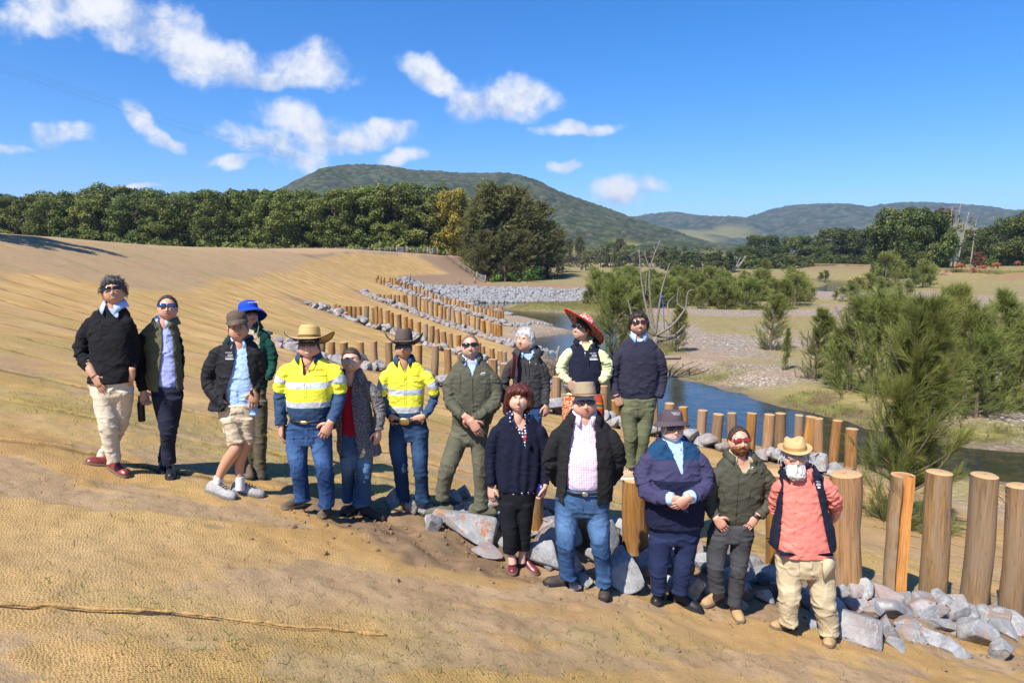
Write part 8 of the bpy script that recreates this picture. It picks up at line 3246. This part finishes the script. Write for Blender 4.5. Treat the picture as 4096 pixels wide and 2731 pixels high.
pom.build('pompom_trim', mat_cloth('red_pompom', (.55, .02, .025), .95), ht)
p.glasses(G_BLACK, G_FRAME, w=.30, h=.15, z=.07)

# ---- 11: man in navy jumper on the post
Yp, Zp = POST_TOP[2548]
p = Person(Z4, Yp, [(1182, 1404), (1262, 1404)], 'long haired man in navy jumper and olive chinos standing on a log post', SK_TAN, feet_on=(Yp, Zp))
p.head((1250, 118), (1251, 302), yaw=0, smile=.7, stub=.45, stubcol=(.09, .06, .045))
p.neck((1250, 338), .056)
rows = T([(318, 1190, 1312), (345, 1140, 1362), (388, 1108, 1395), (450, 1095, 1408), (540, 1098, 1405), (640, 1102, 1402), (720, 1105, 1396), (788, 1118, 1380)], belly=.56)
armL = [(1102, 425, 42), (1075, 520, 41), (1062, 610, 38, .02), (1068, 700, 35, .0), (1085, 785, 31, -.05)]
armR = [(1402, 425, 42), (1425, 520, 41), (1438, 610, 38, .02), (1430, 700, 35, .0), (1408, 785, 31, -.05)]
p.body(rows)
p.hand((1085, 775), (1100, 812), palm_n=(0, .9, 0), curl=.2, wdy=-.05, fingers=False)
p.upper('jumper', rows, [armL, armR], C_NAVYK, fold=.006, thick=.005, cut=p.front_cut([(300, 1196, 1306), (330, 1208, 1294), (348, 1230, 1272), (356, 1244, 1258)]))
p.upper('shirt', [(r[0], r[1] + 12, r[2] - 12, r[3], r[4]) for r in rows[:7]] + [(802, 1120, 1378, .54, .02)], [], C_BLUE, shrink=.985, fold=.003)
p.collar((1250, 348, .03), .072, .060, C_BLUE, open_=.42, tips=.045, drop=.055)
p.legs('chinos', [(780, 1100, 1392, .56, .02), (830, 1100, 1390, .58, .02), (900, 1108, 1375, .56, .02), (930, 1130, 1350, .55, .02)],
       [[(1172, 860, 70), (1178, 960, 64), (1188, 1080, 54, -.03), (1188, 1200, 46, 0), (1190, 1320, 42, 0)], [(1315, 860, 68), (1306, 960, 60), (1290, 1085, 50, -.03), (1275, 1200, 44, 0), (1262, 1325, 40, 0)]], C_OLCHINO, fold=.008, seams=[(1240, 810, 1242, 930, 2.5)])
p.shoe((1190, 1388), (1176, 1404), L_CREAM, S_WHITE, foot=0, L=.28, laces=C_WHITE)
p.shoe((1258, 1388), (1266, 1404), L_CREAM, S_WHITE, foot=1, L=.28, laces=C_WHITE)
p.hair('hair', lambda x, y, z: .11 * sstep(.50, .68, z + .62 * sstep(-.75, -.12, y) + .30 * sstep(0, .7, y) + .10 * np.abs(x) * (y > -.5)) - .003, H_DARK, (240, .30, .014, lambda d: (d[0] * .9 + .15, d[1] * .3, -.7)), 13)
p.glasses(G_BROWN, mat_gloss('tortoise_frame', (.05, .018, .010), .3, .5), w=.29, h=.15, z=.07)

# ---- 12: woman in navy cardigan
p = Person(Z5, None, [(316, 1320), (418, 1300)], 'auburn haired woman in navy cardigan, polka dot blouse and burgundy loafers', SK_FAIR)
p.head((356, 118), (352, 302), yaw=-4, smile=.6, brow=.5, wide=1.04)
p.neck((348, 345), .054)
rows = T([(325, 285, 415), (350, 238, 460), (392, 212, 488), (460, 208, 498), (560, 212, 500), (660, 212, 500), (740, 212, 490), (795, 215, 475)], belly=.62)
M_DOT, t = mat_new('polka_dot')
pz = t.tc('Object')
vd = t.voro(t.vm('MULTIPLY', pz, (1, .3, 1)), 38, rnd=.45)
set_base(t, t.mix(t.m('LESS_THAN', vd, .30), (.008, .012, .045), (.78, .78, .80)), .8)
armL = [(212, 415, 43), (188, 510, 42), (176, 600, 39), (174, 690, 36, -.02), (178, 775, 33, -.03)]
armR = [(492, 410, 42), (510, 500, 41), (520, 590, 38), (522, 690, 34, -.02), (520, 770, 31, -.03)]
p.hand((178, 780), (180, 828), palm_n=(.5, .6, 0), curl=.45, thumb=1, wdy=-.03, size=.92)
w0, d_, a_, n_ = p.hand((520, 772), (512, 815), palm_n=(-.7, .3, 0), curl=.8, thumb=-1, wdy=-.05, size=.92)
p.skin_tube([(300, 1140, 30), (308, 1200, 26), (315, 1262, 28, -.01)])
p.skin_tube([(385, 1130, 28, .06), (375, 1195, 25, .06), (372, 1252, 28, .06)])
p.body([(r[0], r[1] + 8, r[2] - 8, r[3], r[4]) for r in rows])
p.upper('blouse', [(r[0], r[1] + 16, r[2] - 16, r[3], r[4]) for r in rows[:7]] + [(806, 232, 468, .64, .02)], [], M_DOT, fold=.004, cut=p.front_cut([(310, 308, 402), (350, 322, 396), (400, 350, 384), (412, 362, 374)]))
p.upper('cardigan', rows, [armL, armR], C_NAVYC, fold=.005, vfold=.007, thick=.006, cut=p.front_cut([(315, 290, 412), (370, 322, 408), (440, 358, 404), (500, 386, 400), (518, 391, 397)]))
p.collar((350, 358, .03), .076, .05, M_DOT, open_=.62, tips=.06, drop=.055, flare=.035)
mb = MB()
for (x_, y_) in ((392, 455), (396, 470), (389, 480), (395, 488), (388, 470)):
    mb.ellipsoid(p.P(x_, y_, -.165), (.010, .008, .010), 8, 6)
mb.build('red_beads', mat_gloss('red_bead', (.45, .01, .02), .3, .5), p.e)
for (x_, y_) in ((299, 245), (408, 252)):
    mb = MB()
    mb.ellipsoid(p.P(x_, y_, -.02), (.009, .009, .010), 8, 6)
    mb.build('pearl_earring', mat_gloss('pearl', (.8, .78, .74), .2, .6), p.e)
p.legs('trousers', [(785, 222, 470, .62, .02), (830, 222, 465, .62, .02), (900, 226, 452, .58, .02)],
       [[(292, 870, 66), (295, 980, 62), (300, 1080, 54, -.02), (302, 1185, 50, 0)], [(395, 870, 60), (390, 980, 54, .02), (386, 1080, 47, .04), (383, 1172, 44, .05)]], C_BLKP, fold=.006)
p.shoe((318, 1265), (314, 1320), L_BURG, S_BROWN, foot=0, L=.25, width=.088, h=.062)
p.shoe((372, 1255), (452, 1308), L_BURG, S_BROWN, foot=1, L=.25, width=.088, h=.062)
p.hair('hair', lambda x, y, z: .20 * sstep(.26, .55, z + .75 * sstep(-.72, -.10, y) + .45 * sstep(-.1, .6, y) + .16 * np.abs(x)) * (1 - .25 * sstep(.5, 1, z)) - .003, H_AUB, (330, .26, .014, lambda d: (d[0] * .75, d[1] * .4 - .05, -.75)), 21)
cph = w0 + d_ * .05 + a_ * -.02 + n_ * .03
R3 = np.stack([n_, a_, d_], 1)
ph = MB()
ph.add((bx_ * [.9, 1, .9]) @ R3.T + cph, [(0, 1, 3, 2), (4, 6, 7, 5), (0, 4, 5, 1), (2, 3, 7, 6), (0, 2, 6, 4), (1, 5, 7, 3)])
ph.build('mobile_phone', mat_gloss('blue_phone', (.015, .02, .12), .3, .5), None, smooth=False, loc=tuple(p.org), label='blue mobile phone in the hand of the woman in the navy cardigan', cat='phone')

# ---- 13: man in black jacket, check shirt, tan hat
p = Person(Z5, None, [(600, 1410), (892, 1478)], 'big man in tan flat topped hat, black jacket and pink check shirt', SK_PINK)
p.head((765, 158), (768, 335), yaw=0, smile=.45, wide=1.10, jaw=1.5)
p.neck((765, 358), .070)
rows = T([(330, 690, 838), (356, 640, 885), (395, 600, 925), (460, 585, 945), (560, 588, 950), (660, 588, 950), (760, 586, 948), (860, 588, 938)], belly=.70)
armL = [(595, 440, 56), (562, 540, 55), (555, 635, 52, .05), (590, 720, 46, .14), (650, 770, 40, .26)]
armR = [(935, 440, 56), (965, 540, 55), (972, 635, 52, .05), (935, 725, 46, .14), (870, 775, 40, .26)]
M_CHECK, t = mat_new('pink_blue_check')
pz = t.tc('Object')
s_ = t.n('ShaderNodeSeparateXYZ')
t.L.new(pz, s_.inputs[0])
gx_ = t.m('FRACT', t.m('MULTIPLY', s_.outputs[0], 72.0))
gz_ = t.m('FRACT', t.m('MULTIPLY', s_.outputs[2], 72.0))
gx2 = t.m('FRACT', t.m('MULTIPLY', s_.outputs[0], 36.0))
gz2 = t.m('FRACT', t.m('MULTIPLY', s_.outputs[2], 36.0))
lx = t.m('MULTIPLY', t.m('LESS_THAN', gx_, .34), .85)
lz = t.m('MULTIPLY', t.m('LESS_THAN', gz_, .34), .85)
c_ = t.mix(lx, (.80, .76, .80), t.mix(t.m('LESS_THAN', gx2, .5), (.70, .20, .33), (.28, .28, .68)))
c_ = t.mix(t.m('MULTIPLY', lz, .7), c_, t.mix(t.m('LESS_THAN', gz2, .5), (.70, .20, .33), (.28, .28, .68)))
set_base(t, c_, .85, t.bump(t.noise(pz, 30, 3), .25, .008), .2)
p.body(rows)
p.upper('shirt', T([(335, 692, 838), (365, 662, 868), (410, 640, 890), (480, 632, 895), (580, 628, 900), (680, 626, 900), (745, 632, 895), (776, 645, 885)], belly=.86), [], M_CHECK, fold=.005, cut=p.front_cut([(320, 735, 800), (365, 752, 785), (392, 764, 772)]))
p.upper('jacket', rows, [armL, armR], C_BLKWOOL, fold=.008, thick=.008, cut=p.front_cut([(320, 690, 838), (380, 690, 826), (450, 676, 826), (540, 654, 830), (640, 646, 834), (740, 640, 834), (870, 628, 835)]))
p.collar((766, 372, .03), .088, .055, M_CHECK, open_=.42, tips=.045, drop=.055)
p.collar((766, 380, .045), .112, .055, C_BLKWOOL, open_=.75, tips=.06, drop=.06, name='jacket_collar', flare=.045, thick=.008)
p.belt(786, 632, 902, L_BLACK, G_STEEL, dr=.78, h=18, bx=757, bw=.026, bh=.020)
p.legs('jeans', [(772, 600, 922, .66, .02), (830, 580, 928, .66, .02), (900, 574, 928, .6, .02), (945, 600, 905, .58, .02)],
       [[(660, 890, 84), (650, 1010, 78), (648, 1130, 64, -.03), (652, 1240, 56, 0), (660, 1355, 55, 0)], [(838, 890, 86), (850, 1010, 80), (866, 1140, 66, -.03), (880, 1260, 58, 0), (888, 1395, 58, 0)]], D_WASH, fold=.010, seams=[(742, 800, 745, 920, 2.5), (905, 960, 925, 1390, 1.5)])
p.shoe((690, 1392), (535, 1395), L_DKBR, S_BLACK, foot=0, L=.31)
p.shoe((895, 1430), (890, 1480), L_DKBR, S_BLACK, foot=1, L=.31)
p.hair('hair', short_hair(.2, .02), H_GREY, None, 5)
M_TANF = mat_cloth('tan_felt', (.34, .26, .165), .9, weave=120)
M_TANB = mat_cloth('brown_leather_band', (.22, .10, .045), .7)
p.hat('flat_topped_hat', [(0, .096, .110), (.05, .091, .104), (.098, .084, .096), (.106, .080, .092), (.107, .04, .05)], lambda a: (.165, .158, .018 * abs(math.cos(a)) - .010), M_TANF, center=(0, .02, .29), tilt=(-2, 0), band_mat=M_TANB, band_h=.015, scale=1.05)
p.glasses(G_BROWN, G_BROWN, w=.29, h=.15, z=.06)

# ---- 14: man in bucket hat and two-tone fleece
p = Person(Z6, None, [(258, 1268), (440, 1300)], 'white bearded man in faded bucket hat and navy fleece pullover, hands crossed', SK_PINK)
p.head((348, 146), (352, 312), yaw=6, smile=.7, wide=1.04, stub=.9, stubcol=(.62, .58, .54))
p.neck((346, 342), .064)
rows = T([(300, 278, 425), (328, 232, 478), (368, 200, 515), (430, 192, 528), (530, 196, 532), (630, 192, 534), (720, 190, 536), (800, 192, 532)], belly=.66)
M_FLC, t = mat_new('two_tone_fleece')
pz = t.tc('Object')
s_ = t.n('ShaderNodeSeparateXYZ')
t.L.new(pz, s_.inputs[0])
isarm = t.m('GREATER_THAN', t.attr('at'), 0.0)
n_ = t.noise(pz, 10, 4, .6)
up_c = t.mix(n_, (.008, .040, .10), (.016, .062, .14))
md_c = t.mix(n_, (.036, .034, .082), (.060, .056, .120))
lo_c = t.mix(n_, (.008, .010, .030), (.013, .016, .044))
zt = float(p.P(350, 405)[2])
zm = float(p.P(350, 522)[2])
c_ = t.mix(t.m('GREATER_THAN', s_.outputs[2], zm), lo_c, md_c)
c_ = t.mix(t.m('GREATER_THAN', s_.outputs[2], zt), c_, up_c)
c_ = t.mix(isarm, c_, md_c)
set_base(t, c_, .9, t.bump(t.m('ADD', t.noise(pz, 24, 3), t.m('MULTIPLY', t.noise(pz, 240, 2), .35)), .35, .008), .2)
armL = [(208, 405, 58), (180, 500, 58), (196, 595, 54, -.06), (260, 640, 48, -.16), (335, 648, 42, -.24)]
armR = [(512, 405, 56), (535, 495, 56), (535, 585, 52, -.06), (495, 625, 46, -.16), (458, 638, 41, -.22)]
p.hand((348, 648), (398, 668), palm_n=(0, .9, .3), curl=.6, thumb=-1, wdy=-.26, size=1.08)
p.hand((445, 642), (395, 680), palm_n=(0, .9, .3), curl=.55, thumb=1, wdy=-.29, size=1.08)
p.body(rows)
p.upper('shirt', [(r[0], r[1] + 14, r[2] - 14, r[3], r[4]) for r in rows[:6]], [], C_BLUEL, shrink=.96, fold=.004)
p.upper('fleece_pullover', rows, [armL, armR], M_FLC, fold=.008, thick=.008, cut=p.front_cut([(285, 300, 405), (340, 322, 402), (420, 358, 396), (480, 382, 392), (498, 386, 390)]))
for (a0, b0) in (((330, 649, -.24), (356, 650, -.265)), ((462, 638, -.22), (438, 644, -.25))):
    mb = MB()
    p.tube(mb, [(a0[0], a0[1], 40, a0[2]), (b0[0], b0[1], 36, b0[2])], 16)
    p.part('shirt_cuff', mb, C_BLUEL)
p.collar((350, 356, .03), .082, .055, C_BLUEL, open_=.45, tips=.05, drop=.05)
p.collar((350, 362, .045), .108, .062, mat_cloth('fleece_collar', (.040, .038, .088), .9), open_=.66, tips=.02, drop=.03, name='fleece_collar', flare=.028, thick=.010)
mb = MB()
p.tube(mb, [(455, 634, 26, -.275), (450, 652, 26, -.275)], 14)
p.part('wrist_watch', mb, G_STEEL)
p.legs('trousers', [(780, 205, 520, .62, .02), (840, 212, 515, .6, .02), (900, 222, 508, .58, .02)],
       [[(288, 870, 78), (275, 970, 70), (270, 1060, 58, -.02), (270, 1140, 53, 0), (270, 1205, 52, 0)], [(432, 870, 76), (425, 970, 66), (410, 1065, 58, -.02), (402, 1140, 52, 0), (398, 1205, 50, 0)]], C_NAVYP, fold=.010)
p.shoe((272, 1230), (255, 1270), L_BLACK, S_BLACK, foot=0, L=.30)
p.shoe((372, 1245), (488, 1305), L_BLACK, S_BLACK, foot=1, L=.31)
M_FADE = mat_cloth('faded_purple_canvas', (.090, .066, .078), .95)
p.hair('hair', short_hair(.1, .03), H_WHITE, None, 5)
ht = p.hat('bucket_hat', [(0, .098, .112), (.045, .094, .106), (.085, .086, .096), (.098, .06, .07)], lambda a: (.150, .160, -.040 + .006 * math.sin(3 * a)), M_FADE, center=(0, .02, .29), tilt=(0, 3))
for k_, yb in enumerate((.070, .055)):
    lt = MB()
    tsh = text_shape('Sunshine Coast' if k_ == 0 else 'COUNCIL', 0, 0, .0105)
    L2 = max(q[0] for q in tsh[0])
    Vt = []
    for (a, b) in tsh[0]:
        an_ = -math.pi / 2 + (a - L2 / 2) / .1 + .15
        r_ = np.interp(yb - b, [0, .045, .085], [.112, .106, .096]) + .004
        Vt.append((r_ * .93 * math.cos(an_), r_ * math.sin(an_), yb - b))
    me = bpy.data.meshes.new('hat_lettering')
    me.from_pydata([tuple(map(float, q)) for q in p.hat_tr(np.array(Vt))], [], tsh[1])
    link('hat_lettering', me, M_WTHREAD, ht)
p.glasses(G_BLACK, G_FRAME, w=.29, h=.145, z=.07)
mb = MB()
mb.tube(catmull([p.P(268, 215, .02), p.P(262, 260, .0), p.P(280, 280, -.03)], 8), .003, 4)
mb.build('chin_cord', C_BLACK, p.e)

# ---- 15: man with ginger beard
p = Person(Z6, None, [(575, 1288), (732, 1350)], 'young man with ginger beard, red mirrored sunglasses and dark olive jacket', SK_PINK)
p.head((742, 212), (744, 382), yaw=0, smile=.8, stub=.9, stubcol=(.16, .055, .02))
p.neck((745, 425), .058)
rows = T([(392, 680, 832), (420, 640, 880), (465, 605, 905), (530, 596, 905), (610, 600, 885), (690, 608, 868), (760, 620, 850), (808, 650, 810)], belly=.6)
armL = [(612, 485, 48), (575, 570, 48), (560, 650, 44, 0), (580, 715, 39, -.04), (605, 760, 35, -.08)]
armR = [(890, 485, 46), (915, 570, 46), (915, 650, 43, .02), (885, 715, 38, -.02), (852, 748, 33, -.06)]
p.hand((608, 765), (640, 805), palm_n=(.1, .9, 0), curl=.35, thumb=1, wdy=-.10)
p.hand((848, 752), (828, 775), palm_n=(0, .9, 0), curl=.2, thumb=-1, wdy=-.07)
p.body(rows)
p.upper('rain_jacket', rows, [armL, armR], C_OLIVE2, fold=.008, thick=.006, cut=p.front_cut([(375, 688, 822), (420, 708, 808), (460, 735, 785), (485, 744, 762)]), post=cut_and_logo(p, 797, 476, 36, [(742, 515, 722, 805, 3), (640, 590, 660, 665, 2.5), (812, 600, 790, 690, 2.5), (640, 690, 830, 640, 1.5)]))
p.upper('shirt', [(r[0], r[1] + 14, r[2] - 14, r[3], r[4]) for r in rows[:5]], [], C_KHAKI, shrink=.96, fold=.003, cut=p.front_cut([(375, 705, 790), (440, 725, 775), (465, 742, 758)]))
p.collar((746, 432, .03), .080, .05, C_KHAKI, open_=.55, tips=.05, drop=.05)
p.collar((746, 440, .045), .108, .062, C_OLIVE2, open_=.62, tips=.02, drop=.045, name='jacket_collar', flare=.035, thick=.008)
mb = MB()
p.tube(mb, [(846, 745, 28, -.075), (838, 758, 28, -.08)], 14)
p.part('wrist_watch', mb, L_BLACK)
p.legs('trousers', [(790, 580, 828, .6, .02), (830, 560, 828, .6, .02), (890, 552, 826, .58, .02)],
       [[(622, 865, 70), (610, 960, 64), (605, 1050, 56, -.03), (606, 1125, 50, 0), (612, 1195, 50, 0)], [(755, 865, 70), (748, 960, 60), (738, 1060, 54, -.03), (726, 1170, 48, 0), (716, 1275, 48, 0)]], C_GREYP, fold=.010)
p.shoe((640, 1235), (525, 1285), L_TAN, S_BROWN, foot=0, L=.30)
p.shoe((715, 1310), (738, 1350), L_TAN, S_BROWN, foot=1, L=.30)
p.hair('hair', short_hair(.70, .075), H_BRN, (160, .09, .012, lambda d: (d[0] * .5, -.2, .7)), 5)
p.hair('beard', lambda x, y, z: .06 * sstep(-.26, -.44, z + .12 * np.abs(x) * 0 + .10 * (y > -.4)) * sstep(.1, -.35, y) * (1 - 1.2 * np.exp(-((z + .54) / .06) ** 2 - (x / .22) ** 2)) - .004, H_GING, (160, .08, .010, lambda d: (d[0] * .3, -.4, -.8)), 7)
p.glasses(G_RED, G_FRAME, w=.29, h=.145, z=.075)

# ---- 16: white bearded man in salmon shirt
p = Person(Z6, None, [(990, 1412), (1272, 1512)], 'old man with bushy white beard, salmon shirt, open navy vest and straw trilby', SK_PINK)
p.head((1072, 312), (1066, 478), yaw=-8, pitch=-2, smile=.3, wide=1.05)
p.neck((1095, 500), .062)
rows = T([(478, 1035, 1170), (505, 1000, 1215), (545, 985, 1240), (610, 980, 1240), (710, 975, 1240), (810, 965, 1255), (900, 955, 1275), (968, 955, 1285)], belly=.68)
armR = [(1245, 545, 50), (1285, 630, 50), (1308, 715, 46, .06)]
armL = [(985, 550, 44, .03), (960, 640, 42, .10), (955, 720, 40, .16)]
p.skin_tube([(1308, 700, 36, .06), (1290, 760, 32, .14), (1210, 810, 27, .30)])
p.skin_tube([(955, 700, 34, .15), (990, 760, 30, .22), (1060, 810, 26, .32)])
p.body(rows)
p.upper('shirt', rows, [armR, armL], C_SALMON, fold=.009, cut=p.front_cut([(470, 1072, 1120), (505, 1085, 1108), (520, 1092, 1100)]))
vrows = [(r[0], r[1] - 10, r[2] + 10, r[3] * 1.08, r[4]) for r in rows[:5]] + [(810, 942, 1290, .66, .03), (880, 930, 1300, .66, .04), (930, 928, 1300, .66, .04)]
p_16 = p


def vest_post(ob, V, Q):
    x, y, w_ = 1192, 545, 26
    sh = shape_join(fish2d(x + 12, y + 22, 26, 14), bar2d(x + 2, y + 34, x + w_, y + 44), text_shape('MRCCC', x, y + 8, 7))
    p_16.decal(ob, V, Q, sh, M_WTHREAD)


p.upper('vest', vrows, [], C_NAVYV, fold=.005, thick=.010, cut=p.front_cut([(460, 1010, 1150), (520, 992, 1162), (600, 985, 1182), (700, 978, 1198), (800, 966, 1214), (900, 955, 1238), (940, 948, 1248)]), post=vest_post)
p.collar((1092, 512, .03), .082, .05, C_SALMON, open_=.48, tips=.055, drop=.055, flare=.035)
p.collar((1095, 520, .045), .112, .05, C_NAVYV, open_=.85, tips=.06, drop=.075, name='vest_collar', flare=.05, thick=.010)
for y_ in (560, 640, 700, 760, 835):
    mb = MB()
    mb.ellipsoid(p.P(1052 - (y_ - 560) * .06, y_, -.215 if y_ < 700 else -.235), (.006, .003, .006), 8, 5)
    mb.build('shirt_button', mat_plain('button_%d' % y_, (.75, .35, .28), .5, .1, 10, bump=0), p.e)
p.legs('cargo_trousers', [(935, 958, 1290, .62, .02), (985, 960, 1298, .62, .02), (1050, 962, 1302, .6, .02), (1090, 990, 1280, .58, .02)],
       [[(1038, 1030, 76), (1035, 1130, 74), (1035, 1220, 66, -.03), (1030, 1310, 60, 0), (1040, 1390, 56, 0)], [(1212, 1030, 88), (1225, 1140, 84), (1238, 1240, 74, -.03), (1258, 1350, 66, 0), (1272, 1445, 60, 0)]], C_KHAKI, fold=.012, seams=[(1090, 990, 1098, 1080, 2)])
mb = MB()
R = np.array([p.P(1245, 1010, -.16), p.P(1300, 1000, -.10), p.P(1306, 1110, -.10), p.P(1240, 1120, -.16)])
mb.add(np.vstack([R, R + [0, .03, 0]]), [(0, 1, 2, 3), (0, 4, 5, 1), (1, 5, 6, 2), (2, 6, 7, 3), (3, 7, 4, 0)])
p.part('cargo_pocket', mb, C_KHAKI, smooth=False)
p.shoe((1070, 1402), (925, 1410), L_TAN, S_BROWN, foot=0, L=.31)
p.shoe((1288, 1465), (1262, 1515), L_TAN, S_BROWN, foot=1, L=.31)
p.hair('hair', lambda x, y, z: .09 * sstep(-.10, .15, z + .2 * np.abs(x)) * sstep(-.35, .0, y) - .003, H_WHITE, (170, .42, .012, lambda d: (d[0] * 1.0 + .35, .3, -.25)), 33)
p.hair('beard', lambda x, y, z: .19 * sstep(-.36, -.66, z + .16 * (y > -.5) - .10 * np.exp(-((np.abs(x) - .16) / .1) ** 2)) * sstep(.12, -.40, y) * (1 - .3 * np.exp(-((z + .54) / .05) ** 2 - (x / .16) ** 2)) - .004, H_WHITE, (420, .19, .008, lambda d: (d[0] * .5, -.5, -.8)), 8, sag=1.1)
M_TRIL = mat_plain('woven_trilby', (.56, .38, .17), .85, .2, 160, bump=.5, bd=.004)
M_TRILB = mat_cloth('ochre_band', (.34, .20, .07), .85)
p.hat('trilby', [(0, .092, .106), (.04, .089, .102), (.085, .080, .094), (.10, .070, .084), (.102, .035, .045)], lambda a: (.135, .150, .022 * abs(math.cos(a)) ** 2 + .02 * max(0, math.sin(a)) - .014 * max(0, -math.sin(a))), M_TRIL, center=(0, .02, .29), tilt=(0, -3), band_mat=M_TRILB, band_h=.03, dent=.025, pinch=.2)
p.glasses(G_CLEAR, G_STEEL, w=.24, h=.12, z=.05, thin=True)

run_remesh()
